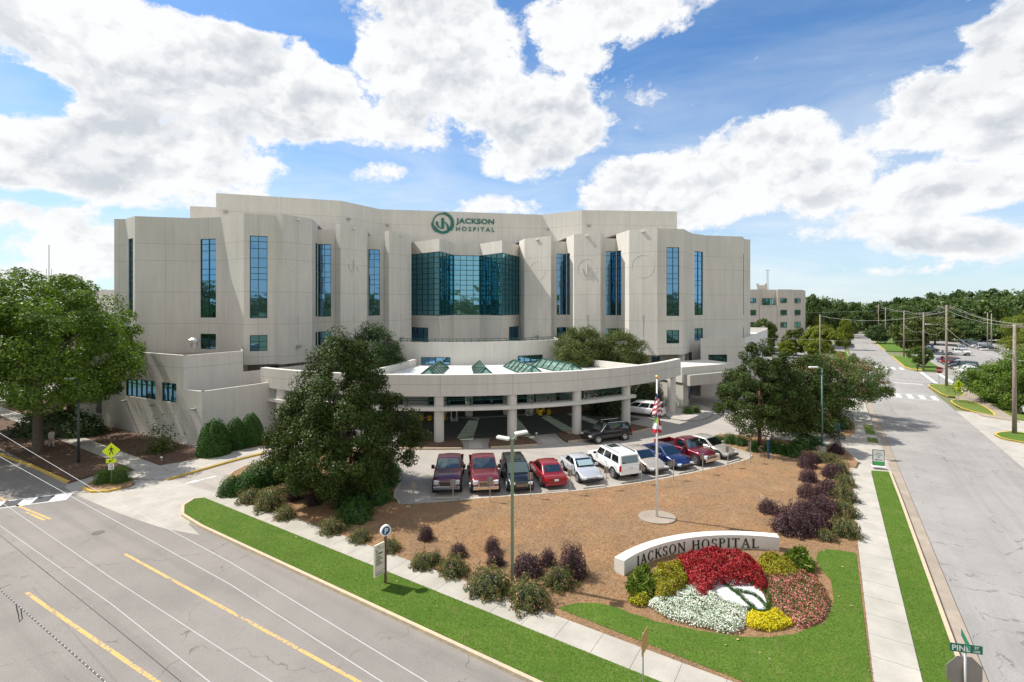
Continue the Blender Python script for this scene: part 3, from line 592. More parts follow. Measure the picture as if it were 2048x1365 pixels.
for sd_ in(-1,1):
    wl=MB()
    def ln(A,B): return math.hypot(A[0]-B[0],A[1]-B[1])
    def ws(mb,A,B,z0,z1,hol=(),**k):
        p,q=seg(sd_,A,B)
        if sd_>0:
            L=ln(A,B); hol=[(L-h[1],L-h[0],h[2],h[3]) for h in hol]
        wseg(mb,p,q,z0,z1,hol,**k)
    def wn_(A,B,h,cols,rows,**k):
        p,q=seg(sd_,A,B); L=ln(A,B)
        a,b=(h[0],h[1]) if sd_<0 else (L-h[1],L-h[0])
        if sd_>0: cols=[1-c for c in cols]
        win(p,q,a,b,h[2],h[3],cols,rows,**k)
    zb=0
    ws(wl,P0,P1,zb,ZP); 
    L12=ln(P1,P2); h12=[(L12*.35,L12*.8,Z0,Z1),(L12*.35,L12*.8,S0,S1)]
    ws(wl,P1,P2,zb,ZP,h12,u0=99); wn_(P1,P2,h12[0],[.5],RWS); wn_(P1,P2,h12[1],[.5],[8.6])
    ws(wl,P2,P3,zb,ZP)
    L34=ln(P3,P4); h34=[(.75,2.95,Z0,Z1),(.75,2.95,S0,S1)]
    ws(wl,P3,P4,zb,ZP,h34,u0=1.85); wn_(P3,P4,h34[0],[.52],RWS); wn_(P3,P4,h34[1],[.52],[8.75])
    ws(wl,P4,P5,6.1,ZP)
    L56=ln(P5,P6); h56=[(.62,2.45,Z0,Z1),(.62,2.45,S0,S1)]
    ws(wl,P5,P6,6.1,ZP,h56,u0=1.53); wn_(P5,P6,h56[0],[.48],RWS); wn_(P5,P6,h56[1],[.5],[8.1,8.75])
    ws(wl,P6,P7,6.1,ZP,u0=99)
    # soffit under the overhanging wing
    pts=[AV(sd_*x[0],x[1]) for x in(P4,P5,P6,P7,P8,(20.95,72),(31.4,72))]
    a=sum(pts[i][0]*pts[(i+1)%len(pts)][1]-pts[(i+1)%len(pts)][0]*pts[i][1] for i in range(len(pts)))
    if a>0: pts=pts[::-1]
    wl.face([(x,y,6.1) for x,y in pts])
    # recess walls
    h9=[(.0,L_,Z0,Z1) for L_ in(1.75,)]
    ws(wl,P9,P10,5,ZR,[(.02,1.65,Z0,Z1),(.02,1.65,S0,S1)],u0=99); wn_(P9,P10,(.02,1.65,Z0,Z1),[.5],RWS); wn_(P9,P10,(.02,1.65,S0,S1),[.5],[8.6])
    L89=4.3; ws(wl,P8,P9,5,ZP,[(2.6,4.28,Z0,Z1),(2.6,4.28,S0,S1)],u0=99); wn_(P8,P9,(2.6,4.28,Z0,Z1),[.5],RWS); wn_(P8,P9,(2.6,4.28,S0,S1),[.5],[8.6])
    ws(wl,P14,P15,5,ZR,[(.02,1.6,Z0,Z1),(.02,1.6,S0,S1)],u0=99); wn_(P14,P15,(.02,1.6,Z0,Z1),[.5],RWS); wn_(P14,P15,(.02,1.6,S0,S1),[.5],[8.6])
    ws(wl,P13,P14,5,ZP,[(1.9,3.48,Z0,Z1),(1.9,3.48,S0,S1)],u0=99); wn_(P13,P14,(1.9,3.48,Z0,Z1),[.5],RWS); wn_(P13,P14,(1.9,3.48,S0,S1),[.5],[8.6])
    # returns from recess to the pier side
    ws(wl,P10,P11,5,ZP,u0=99); ws(wl,P15,P16,5,ZP,u0=99); ws(wl,P18,P19,5,ZP,u0=99)
    # roof
    rp=[AV(sd_*x[0],x[1]) for x in(P0,P1,P2,P3,P4,P5,P6,P7,P8,(20.95,88),(44.6,88))]
    a=sum(rp[i][0]*rp[(i+1)%len(rp)][1]-rp[(i+1)%len(rp)][0]*rp[i][1] for i in range(len(rp)))
    if a<0: rp=rp[::-1]
    wl.face([(x,y,ZP-.003) for x,y in rp])
    def cap(pl,z):
        p_=[AV(sd_*x[0],x[1]) for x in pl]; a=sum(p_[i][0]*p_[(i+1)%len(p_)][1]-p_[(i+1)%len(p_)][0]*p_[i][1] for i in range(len(p_)))
        if a<0:p_=p_[::-1]
        wl.face([(x,y,z) for x,y in p_])
    cap([P9,P10,(18.7,88),(20.95,88)],ZR); cap([P10,P11,P12,P13,P14,(14.9,88),(18.7,88)],ZP-.003); cap([P14,P15,(12.6,88),(14.9,88)],ZR); cap([P15,P16,P17,P18,P19,(8.8,88),(12.6,88)],ZP-.003)
    wl.build('wall',M['wall'],HB)
    # outer end wall going back
    e=MB(); 
    if sd_<0: wseg(e,AV(-44.6,92),AV(-44.6,70.3),0,ZP)
    else: wseg(e,AV(44.6,70.3),AV(44.6,92),0,ZP)
    wseg(e,AV(44.6,92),AV(-44.6,92),0,ZP) if sd_<0 else None
    e.build('end_wall',M['wall'],HB)
    # piers
    for (A,B,C,z0) in((P7,P8,P6,6.1),(P12,P13,P11,5),(P17,P18,P16,5)):
        pr=MB(); ws(pr,A,B,z0,ZP); 
        if A is not P7: ws(pr,C,A,z0,ZP,u0=99)
        po=pr.build('pier',M['wall'],HB)
        p,q=seg(sd_,A,B); p=Vector(p);q=Vector(q);d=(q-p).normalized();n=Vector((d.y,-d.x)); c=(p+q)/2
        R=1.62 if A is P7 else (1.5 if A is P12 else 1.45)
        zc=18.35 if A is P7 else 18.3
        R=min(R,(q-p).length*.40)
        em=MB(); pth=[(c.x+d.x*R*math.cos(t)+n.x*.005,c.y+d.y*R*math.cos(t)+n.y*.005,zc+R*math.sin(t)) for t in np.linspace(0,2*math.pi,33)]
        em.tube(pth,.020,6,cap=False); em.build('emblem_ring',M['plain'],po)
        if A is P12:
            eb=MB()
            def arcpts(cx,cz,r,t0,t1,k=8): return [(cx+r*math.cos(t),cz+r*math.sin(t)) for t in np.linspace(t0,t1,k)]
            s=R*.55
            def mk(path,wd):
                for i in range(len(path)-1):
                    a_=path[i];b_=path[i+1]; eb.bar((c.x+d.x*a_[0]+n.x*.04,c.y+d.y*a_[0]+n.y*.04,zc+a_[1]),(c.x+d.x*b_[0]+n.x*.04,c.y+d.y*b_[0]+n.y*.04,zc+b_[1]),.06,wd)
            mk([(0,-s),(0,s*.95)],.26); mk([(-s*.9,s*.15),(-s*.85,-s*.5),(-s*.5,-s*.95),(0,-s)],.24); mk([(0,s*.1),(s*.5,0),(s*.85,-s*.45),(s*.85,-s)],.24)
            eb.build('emblem',M['plain'],po)
        ex=MB(); ex.box((c.x+n.x*.25,c.y+n.y*.25,8.1),(.45,.5,.22),math.atan2(d.y,d.x)); ex.bar((c.x,c.y,8.2),(c.x+n.x*.3,c.y+n.y*.3,8.2),.08); ex.build('wall_floodlight',M['grey'],HB)
        ex=MB(); ex.box((c.x+n.x*.1,c.y+n.y*.1,ZP-.35),(.5,.2,.18),math.atan2(d.y,d.x)); ex.build('wall_floodlight',M['lampwhite'],HB)
        # thin downpipe mark under each ring
        ex=MB(); ex.bar((c.x+n.x*.02,c.y+n.y*.02,11.6),(c.x+n.x*.02,c.y+n.y*.02,8.4),.03); ex.bar((c.x-d.x*.14+n.x*.02,c.y-d.y*.14+n.y*.02,11.6),(c.x+n.x*.02,c.y+n.y*.02,10.2),.03); ex.bar((c.x+d.x*.14+n.x*.02,c.y+d.y*.14+n.y*.02,11.6),(c.x+n.x*.02,c.y+n.y*.02,10.2),.03); ex.build('lightning_conductor',M['plain'],HB)
# centre glass bay
gz0,gz1=11.35,20.95
bayp=[AV(-8.8,80.6),AV(-Gw[0],Gw[1]),AV(-Gc[0],Gc[1]),AV(Gc[0],Gc[1]),AV(Gw[0],Gw[1]),AV(8.8,80.6)]
bay=MB(); low=MB()
for i in range(5):
    p,q=bayp[i],bayp[i+1]
    wseg(bay,p,q,gz1,ZR); wseg(low,p,q,9.5,gz0,u0=99)
    L=(Vector(q)-Vector(p)).length
    if i==0: hs=[(L*.0+.1,L*.62,7.3,9.5)]
    elif i==4: hs=[(L*.38,L-.1,7.3,9.5)]
    else: hs=[]
    wseg(low,p,q,4.8,9.5,hs,u0=99)
    for h in hs: win(p,q,h[0],h[1],h[2],h[3],[.33,.66],[8.6])
pl=bayp+[AV(8.8,88),AV(-8.8,88)]; bay.face([(x,y,ZR) for x,y in pl])
bay.build('bay_parapet',M['wall'],HB); low.build('bay_wall',M['wall'],HB)
for i,nc in enumerate((5,4,4,4,5)):
    p,q=bayp[i],bayp[i+1]; L=(Vector(q)-Vector(p)).length
    win(p,q,.0,L,gz0,gz1,[k/nc for k in range(1,nc)],list(np.linspace(gz0,gz1,13)[1:-1]),glass='glassg',dep=.05,fw=.10,name='glass_curtain_wall')
# rear upper storey
up=[(-41.3,69.8),(-25.6,75.0),(-21.6,81.6),(5.2,86.6),(11.5,82.4),(27.6,83.6)]
ua=[]
for x,y in up: ua.append((x,y))
ub=MB()
for i in range(5): wseg(ub,up[i],up[i+1],20,ZU)
back=[AV(30,110),AV(-30,110)]
wseg(ub,back[1],up[0],20,ZU); wseg(ub,up[-1],back[0],20,ZU); ub.face([(x,y,ZU) for x,y in up+back])
ub.build('upper_storey',M['wall'],HB)
ub=MB(); q=[(-47.0,73.0),(-40.9,74.5),(-42,90),(-50,90)]; ub.prism(q,20,27.4); ub.build('plant_room',M['plain'],HB)
for i in range(5):
    p,q=Vector(up[i]),Vector(up[i+1]); d=(q-p).normalized(); n=Vector((d.y,-d.x)); c=p+d*1.2+n*.22
    ub=MB(); ub.box((c.x,c.y,26.0),(.45,.4,.25),math.atan2(d.y,d.x)); ub.build('wall_floodlight',M['grey'],HB)
# sign on the upper storey
p,q=Vector(up[2]),Vector(up[3]); d=(q-p).normalized(); n=Vector((d.y,-d.x))
def onwall(px,py,off=.06):
    """where a sight line meets the sign wall"""
    r=Vector(((px-CX)/F,1)); 
    # solve r*t = p + d*s
    den=r.x*(-d.y)-r.y*(-d.x); t=(p.x*(-d.y)-p.y*(-d.x))/den; w_=r*t; s=(w_-p).dot(d); return s,H-(py-HY)/F*w_.y
sc0,zc0=onwall(885.5,447.5); sr=(onwall(908,447)[0]-onwall(863,448)[0])/2
LG=empty('logo_sign',(0,0,0)); LG.parent=HB
def wp(s,z,o=.08): c=p+d*s+n*o; return (c.x,c.y,z)
lg=MB()
def ring(r0,r1,t0,t1,cx=sc0,cz=zc0,k=40,th=.12,ex=0,ey=0):
    for i in range(k):
        a=t0+(t1-t0)*i/k; b=t0+(t1-t0)*(i+1)/k
        w0=r1
        pts=[(cx+r0*math.cos(a)+ex,cz+r0*math.sin(a)+ey),(cx+r1*math.cos(a),cz+r1*math.sin(a)),(cx+r1*math.cos(b),cz+r1*math.sin(b)),(cx+r0*math.cos(b)+ex,cz+r0*math.sin(b)+ey)]
        lg.face([wp(*x,o=.14) for x in pts][::-1]); lg.face([wp(*pts[1],o=.14),wp(*pts[1],o=.0),wp(*pts[2],o=.0),wp(*pts[2],o=.14)])
Rr=sr*.93
ring(Rr*.82,Rr,0,2*math.pi,ex=-.05*Rr,ey=.05*Rr)
ring(Rr*1.05,Rr*1.1,math.radians(-40),math.radians(88),k=24); ring(Rr*1.05,Rr*1.1,math.radians(178),math.radians(235),k=14); ring(Rr*.74,Rr*.78,math.radians(-85),math.radians(-20),k=12); ring(Rr*.74,Rr*.78,math.radians(200),math.radians(262),k=12)
def pgn(pts): lg.face([wp(sc0+x*Rr,zc0+z*Rr,.14) for x,z in pts]); 
pgn([(-.14,-.52),(.12,-.52),(.12,.52),(-.14,.52)])
def band(path,w0,w1):
    k=len(path)
    for i in range(k-1):
        (x0,z0),(x1,z1)=path[i],path[i+1]; dx,dz=x1-x0,z1-z0; L=math.hypot(dx,dz); nx_,nz=-dz/L,dx/L
        a=w0+(w1-w0)*i/(k-1); b_=w0+(w1-w0)*(i+1)/(k-1)
        pgn([(x0-nx_*a,z0-nz*a),(x1-nx_*b_,z1-nz*b_),(x1+nx_*b_,z1+nz*b_),(x0+nx_*a,z0+nz*a)])
band([(-.57,.16),(-.55,-.08),(-.46,-.28),(-.30,-.42),(-.10,-.49)],.13,.03)
band([(.10,.13),(.26,.06),(.40,-.08),(.49,-.28),(.51,-.52)],.03,.13)
o=lg.build('emblem',M['logo'],LG)
def wtext(txt,px0,px1,pyb,pyt,nm,bold,sp=1.0):
    s0,zb=onwall(px0,pyb); s1,zb2=onwall(px1,pyb); _,zt=onwall((px0+px1)/2,pyt); _,zbm=onwall((px0+px1)/2,pyb)
    o=text_obj(nm,txt,1,M['logo'],LG,None,.05,bold,'LEFT',sp)
    me=o.data; xs=[v.co.x for v in me.vertices]; ys=[v.co.y for v in me.vertices]; x0,x1,y0,y1=min(xs),max(xs),min(ys),max(ys)
    for v in me.vertices:
        s=s0+(v.co.x-x0)/(x1-x0)*(s1-s0); z=zbm+(v.co.y-y0)/(y1-y0)*(zt-zbm); c=p+d*s+n*(.08+v.co.z*1.0); v.co=(c.x,c.y,z)
    return o
wtext('JACKSON',912,988,451.5,438,'lettering',.022,1.05); wtext('HOSPITAL',912,989,463.5,455,'lettering',.006,1.45)
# ---- left podium
W0=(-43.5,53.0);
CA=Vector((-28.6,46.1)); WL=Vector((-15.3,7.5)).normalized(); WR=Vector((3.45,5.2)).normalized()
CB=CA+WL*2.7
def podL():
    b=MB(); L=24; z2=8.2
    hol=[(CAx,CAy,3.6,5.45) for CAx,CAy in((L-2.7-3.6,L-2.7-1.2),(L-2.7-9.9,L-2.7-4.6),(L-2.7-17.5,L-2.7-10.7))]
    p=CB+WL*(L-2.7); q=CB
    wseg(b,p,q,0,z2,hol,u0=99)
    for i,h in enumerate(hol): win(p,q,h[0],h[1],h[2],h[3],[.33,.66] if i==0 else [k/6 for k in range(1,6)],[4.95])
    wseg(b,q,CA,0,5.0,u0=99)
    w=b.build('podium_wall',M['wallc'],HB)
    b=MB(); E1=CA+WR*14; wseg(b,CA,E1,0,5.0,u0=99); E2=CB+WR*5.6; wseg(b,CB,E2,4.5,z2,u0=99); P5w=Vector(AV(-28.3,62.6)); wseg(b,E2,P5w,4.5,z2,u0=99); wseg(b,E2,E2+WR*9,0,6.05,u0=99)
    b.build('podium_wall',M['wallc'],HB)
    b=MB(); b.face([(x[0],x[1],4.6) for x in(CA,E1,E2,CB)]); b.face([(x[0],x[1],z2-1.0) for x in(CB,E2,P5w,AV(-31,72),AV(-44,72),p)]); b.build('flat_roof',M['gutter'],HB)
    b=MB()
    for (i_,j_,zz_) in((p,q,z2),(q,E2,z2),(q,CA,5.0),(CA,CA+WR*6.5,5.0)):
        u_=(Vector(j_)-Vector(i_)).normalized(); nn_=Vector((-u_.y,u_.x))*.30; b.prism([tuple(Vector(i_)+nn_*.02),tuple(Vector(j_)+nn_*.02),tuple(Vector(j_)+nn_),tuple(Vector(i_)+nn_)],zz_-1.0,zz_-.003)
    b.build('parapet',M['plain'],HB)
    # grille, lamps
    g=MB(); nL=Vector((WL.y,-WL.x)) if False else Vector((-7.5,-15.3)).normalized()
    c=CB+WL*15.0
    for k in range(12): g.box((c.x+nL.x*.05,c.y+nL.y*.05,1.4+k*.13),(1.0,.12,.06),math.atan2(WL.y,WL.x))
    g.build('louvre_grille',M['dark'],HB)
    for t in(1.0,7.5,12.6):
        c=CA+WL*t+nL*.2; g=MB(); g.box((c.x,c.y,3.1 if t>2 else 3.3),(.3,.4,.16),math.atan2(WL.y,WL.x)); g.build('wall_floodlight',M['grey'],HB)
podL()
# roof fan on podium
b=MB(); x,y=(-35.6,56.0)
b.tube([(x,y,8.2),(x,y,8.75)],.35,14); b.tube([(x,y,8.75),(x,y,8.85),(x,y,9.1),(x,y,9.3)],[.55,.62,.6,.3],14); b.build('roof_ventilator',M['galv'],HB)
# ---- right podium
def podR():
    a0,a1=AV(31.4,66.0),AV(44.6,70.3); 
    p=Vector(AV(31.2,63.5)); q=Vector((33.3,71.6)); b=MB(); L=(q-p).length; d=(q-p)/L
    wseg(b,p,q,0,8.25,[(L-5.4,L-2.6,4.2,5.9)],u0=99); win(p,q,L-5.4,L-2.6,4.2,5.9,[.33,.66],[5.3])
    b.build('podium_wall',M['wall'],HB); b=MB()
    r=q+Vector((.537,.8436))*31; wseg(b,q,r,0,8.25,[(22,24,2.2,4.5)],u0=99); win(q,r,22,24,2.2,4.5,[.5],[]); b.build('podium_wall',M['white'],HB)
    b=MB(); s_=r+Vector((-.8436,.537))*14; wseg(b,r,s_,0,8.25); b.face([(x[0],x[1],7.5) for x in(p,q,r,s_,AV(44.6,75))]); b.build('flat_roof',M['roof'],HB)
    b=MB(); b.bar((r.x,r.y,8.0),(s_.x,s_.y,8.0),.25,1.0); b.build('parapet',M['plain'],HB)
    # side canopy and ambulance entry
    c0=Vector(G(1362,822)); c0=Vector(UV(*(31.9+0,56.2))) ; 
    A=Vector(at(1364,738,61.5)[:2]); B=Vector(at(1470,745,66)[:2]); nb=Vector((-(B-A).y,(B-A).x)).normalized()
    b=MB(); b.prism([tuple(A),tuple(B),tuple(B+nb*5),tuple(A+nb*5)],3.4,5.3); b.build('side_canopy',M['plain'],HB)
    dn=(B-A).normalized(); C=A-nb*.9+dn*.4
    b=MB(); b.prism([tuple(C),tuple(C+dn*9),tuple(C+dn*9+nb*.898),tuple(C+nb*.898)],3.1,4.4); b.build('side_canopy_fascia',M['wall'],HB)
    b=MB(); b.prism([tuple(A+dn*.2),tuple(A+dn*1.1),tuple(A+dn*1.1+nb*7),tuple(A+dn*.2+nb*7)],0,3.39)
    b.prism([tuple(A+dn*1.1+nb*5.2),tuple(A+dn*5+nb*5.2),tuple(A+dn*5+nb*5.6),tuple(A+dn*1.1+nb*5.6)],0,3.39); b.build('podium_wall',M['wallc'],HB)
    b=MB(); b.prism([tuple(A+dn*5+nb*5.3),tuple(A+dn*7.2+nb*5.3),tuple(A+dn*7.2+nb*5.5),tuple(A+dn*5+nb*5.5)],0,3.2); b.build('door',M['glass'],HB)
    b=MB(); e=A+dn*2.2+nb*1.5; b.tube([(e.x,e.y,0),(e.x,e.y,3.4)],.08,8); b.build('post',M['dark'],HB)
podR()
# wall behind the ring on both sides and column under the overhang
for a_,v_ in((24.6,66.5),(-24.6,66.5),(28.5,64.2),(-28.5,64.2)):
    x,y=AV(a_,v_); b=MB(); b.tube([(x,y,0),(x,y,6.1)],.55,20); b.build('column',M['plain'],HB)
b=MB(); p,q=AV(20.8,67),AV(31.5,67); wseg(b,p,q,0,6.1,[(1.0,6,3.9,5.4)],u0=99); win(p,q,1.0,6,3.9,5.4,[.25,.5,.75],[])
p,q=AV(-31.5,67),AV(-20.8,67); wseg(b,p,q,0,6.1,[(4.5,9,3.9,5.4)],u0=99); win(p,q,4.5,9,3.9,5.4,[.25,.5,.75],[]); b.build('wall',M['wall'],HB)
# ---- canopy ring
def ringmb(r0,r1,z0,z1,d0,d1,k=48,vc=80.8,m=0):
    b=MB(); A=np.linspace(d0,d1,k+1)
    for i in range(k):
        a,c=A[i],A[i+1]
        po0,po1=polar(r1,a,vc),polar(r1,c,vc); pi0,pi1=polar(r0,a,vc),polar(r0,c,vc)
        ua_,ub_=math.radians(a)*r1,math.radians(c)*r1
        um=((ua_+3.4)%6.8)-3.4; un=um+(ub_-ua_)
        b.face([(*po0,z0),(*po1,z0),(*po1,z1),(*po0,z1)],0,[(um,z0+1.45),(un,z0+1.45),(un,z1+1.45),(um,z1+1.45)])
        b.face([(*pi1,z0),(*pi0,z0),(*pi0,z1),(*pi1,z1)]); b.face([(*po0,z1),(*po1,z1),(*pi1,z1),(*pi0,z1)]); b.face([(*pi0,z0),(*pi1,z0),(*po1,z0),(*po0,z0)])
    for a,fl in((d0,0),(d1,1)):
        f=[(*polar(r0,a,vc),z0),(*polar(r1,a,vc),z0),(*polar(r1,a,vc),z1),(*polar(r0,a,vc),z1)]; b.face(f if fl==0 else f[::-1])
    return b
ringmb(33.9,34.55,4.45,6.45,-45.5,41.5).build('canopy_band',M['wall'],HB)
ringmb(33.3,34.7,3.12,3.42,-45.5,24.0).build('lower_ring_beam',M['plain'],HB)
for dg in(-41,-32.5,-22.5,-11.6,.1,11.6,22.6,38.8):
    x,y=polar(34.0,dg); b=MB(); z1=4.44
    b.tube([(x,y,0),(x,y,z1)],.47,24); b.build('column',M['plain'],HB)
# green rail on the lower beam
b=MB(); A=np.linspace(-45,22,60)
for z,r in((3.95,.05),(4.12,.035)): b.tube([(*polar(33.8,a),z) for a in A],r,6)
for a in np.arange(-44,22,3.4): b.bar((*polar(33.8,a),3.42),(*polar(33.8,a),4.1),.09)
for a in np.arange(-44,22,3.4): b.box((*polar(33.85,a),3.9),(.22,.22,.25),math.radians(a))
b.build('canopy_railing',M['greenmetal'],HB)
# canopy roof: fan between entrance wall and ring with four skylights
Rw=19.3  # inner radius at the back (about the same centre)
sky_c=(-14.6,-3.6,6.2,15.2); hw=(2.0,2.0,2.0,2.0)
def fan_quad(b,r0,r1,a0,a1,z,th,k=6):
    A=np.linspace(a0,a1,k+1)
    for i in range(k):
        b.prism([polar(r0,A[i]),polar(r1,A[i]),polar(r1,A[i+1]),polar(r0,A[i+1])],z-th,z)
rb=MB(); a=-24.5; zR=5.55
for c,w_ in list(zip(sky_c,hw))+[(26.5,0)]:
    fan_quad(rb,Rw-1,33.89,a,c-w_,zR,.5)
    if w_: fan_quad(rb,Rw-1,22.2,c-w_,c+w_,zR,.5,2); fan_quad(rb,31.6,33.89,c-w_,c+w_,zR,.5,2)
    a=c+w_
rb.build('canopy_roof',M['roof'],HB)
for c,w_ in zip(sky_c,hw):
    r0,r1=22.2,31.6; m0,m1=r0+1.6,r1-1.6; zz=zR+.06; zt=zR+1.0
    A=(*polar(r0,c-w_),zz);B=(*polar(r1,c-w_),zz);C=(*polar(r1,c+w_),zz);D=(*polar(r0,c+w_),zz);T0=(*polar(m0,c),zt);T1=(*polar(m1,c),zt)
    fr=MB()
    for u_,v_ in((A,B),(B,C),(C,D),(D,A),(T0,T1),(A,T0),(D,T0),(B,T1),(C,T1)): fr.bar(u_,v_,.13,.13)
    for t in np.linspace(.0,1,8)[1:-1]:
        for (u_,v_) in((A,B),(D,C)):
            e=Vector(u_).lerp(Vector(v_),t); tt=min(1,max(0,((e-Vector(A)).length-1.6)/(m1-m0))); tp=Vector(T0).lerp(Vector(T1),tt); fr.bar(e,tp,.09,.09)
    s=fr.build('skylight',M['greenmetal'],HB)
    g=MB(); dz=Vector((0,0,-.04))
    for f in((A,B,T1,T0),(C,D,T0,T1),(B,C,T1),(D,A,T0)): g.face([Vector(x)+dz for x in f])
    g.build('pane',M['skylight'],s)
# side parapets of the fan
for dg in(-25.1,27.1): b=MB(); b.bar((*polar(20.5,dg),5.7),(*polar(33.88,dg),5.7),.4,1.3); b.build('parapet',M['plain'],HB)
# second-level curved wall and terrace rail (gentler arc)
vc2=84.6
def pol2(r,dg): return polar(r,dg,vc2)
b=ringmb(22.6,23.0,5.0,8.35,-27.5,27.5,30,vc2)
b.build('terrace_wall',M['plain'],HB)
b=MB(); b.face([(*pol2(22.7,a),7.0) for a in np.linspace(-27.5,27.5,16)]+[(*AV(9,80),7.0),(*AV(-9,80),7.0)]); b.build('terrace_floor',M['plain'],HB)
b=MB()
for z in(8.5,8.75): b.tube([(*pol2(22.8,a),z) for a in np.linspace(-27.5,27.5,30)],.04,6)
for a in np.arange(-27,28,2.25): b.bar((*pol2(22.8,a),8.35),(*pol2(22.8,a),8.75),.05)
b.build('terrace_railing',M['greenmetal'],HB)
for a0,a1 in((-20,-11),(10.5,19.5)):
    A=np.linspace(a0,a1,3)
    for i in range(2):
        p,q=Vector(pol2(23.02,A[i])),Vector(pol2(23.02,A[i+1])); win(p,q,0,(q-p).length,5.6,6.5,[.5],[],dep=-.03)
# entrance storey below the canopy
b=MB(); A=np.linspace(-27,27,13)
for i in range(12):
    p,q=Vector(pol2(22.4,A[i])),Vector(pol2(22.4,A[i+1])); L=(q-p).length
    if 2<=i<=9: win(p,q,.05,L-.05,.15,4.9,[.5],[2.4,3.6],name='entrance_glazing'); 
    else: wseg(b,p,q,0,5.0,u0=99)
b.build('wall',M['wall'],HB)
for dg in(-14,-6.5,4.5,12):
    x,y=polar(23.2,dg); b=MB(); b.tube([(x,y,.1),(x,y,5.04)],.45,18); b.build('column',M['plain'],HB)
# side returns of the terrace volume
for s in(1,-1):
    b=MB(); p,q=(pol2(22.9,27.5*s),AV(s*12,73.2))
    if s>0: wseg(b,p,q,0,8.3)
    else: wseg(b,q,p,0,8.3)
    b.build('wall',M['wall'],HB)
# low ramp wall and rail at far left
b=MB(); b.prism([G(160,866),G(205,862),G(206,855),G(160,858)],0,.5); b.build('ramp_wall',M['plain'],HB)
b=MB()
p0,p1=Vector(G(168,864)),Vector(G(204,861))
for t in np.linspace(0,1,12): e=p0.lerp(p1,t); b.bar((e.x,e.y,.5),(e.x,e.y,1.5),.03)
b.bar((*p0,1.5),(*p1,1.5),.05); b.build('ramp_railing',M['greenmetal'],HB)
# ---------- foliage
def mesh_np(name,V,Fq,mats,mi=None,parent=None,smooth=False):
    me=bpy.data.meshes.new(name); n=len(V); k=Fq.shape[1]; f=len(Fq)
    me.vertices.add(n); me.vertices.foreach_set('co',V.astype(np.float32).ravel())
    me.loops.add(f*k); me.loops.foreach_set('vertex_index',Fq.astype(np.int32).ravel())
    me.polygons.add(f); me.polygons.foreach_set('loop_start',np.arange(0,f*k,k,dtype=np.int32))
    for m in mats: me.materials.append(m)
    if mi is not None: me.polygons.foreach_set('material_index',mi.astype(np.int32))
    me.update(calc_edges=True); o=bpy.data.objects.new(name,me); COL.objects.link(o); o.parent=parent; return o
def norm(a): return a/np.maximum(1e-9,np.linalg.norm(a,axis=1,keepdims=True))
def leaves(P,Nn,size,rng,aspect=.55,jit=.8,droop=0):
    """rhombus leaves at points P facing roughly Nn"""
    n=len(P); nn=norm(Nn+rng.normal(0,jit,(n,3))); t=norm(np.cross(nn,rng.normal(0,1,(n,3)))); 
    if droop: t=norm(t+np.array([0,0,-droop])); nn=norm(np.cross(t,rng.normal(0,1,(n,3)))+nn*.3); nn=norm(nn-t*np.sum(nn*t,axis=1,keepdims=True))
    b=np.cross(nn,t); s=(size*rng.uniform(.7,1.3,n))[:,None]
    V=np.stack([P-t*s*.5,P+b*s*aspect*.5+nn*s*.06,P+t*s*.5,P-b*s*aspect*.5+nn*s*.06],1).reshape(-1,3)
    return V,np.arange(4*n).reshape(-1,4)
def clusters(C,R,m,rng,flat=.75,shell=.35):
    """m points in each ball (centre C radius R), denser towards its surface"""
    k=len(C); d=norm(rng.normal(0,1,(k*m,3))); r=(shell+(1-shell)*rng.random(k*m)**.6)[:,None]
    c=np.repeat(C,m,0); RR=np.repeat(R,m)[:,None]; off=d*r*RR; off[:,2]*=flat
    return c+off,d
def crown_pts(shape,k,rng,lo=.45):
    """cluster centres in a crown; shape(h)->radius fraction for h 0..1"""
    h=rng.random(k*3); a=rng.uniform(0,2*math.pi,k*3); rr=rng.random(k*3)
    w=np.array([shape(x) for x in h]); keep=rng.random(k*3)<(w/ w.max())**1.3; h,a,rr,w=h[keep][:k],a[keep][:k],rr[keep][:k],w[keep][:k]
    r=w*(lo+(1-lo)*rr**.5); return np.stack([r*np.cos(a),r*np.sin(a),h],1)
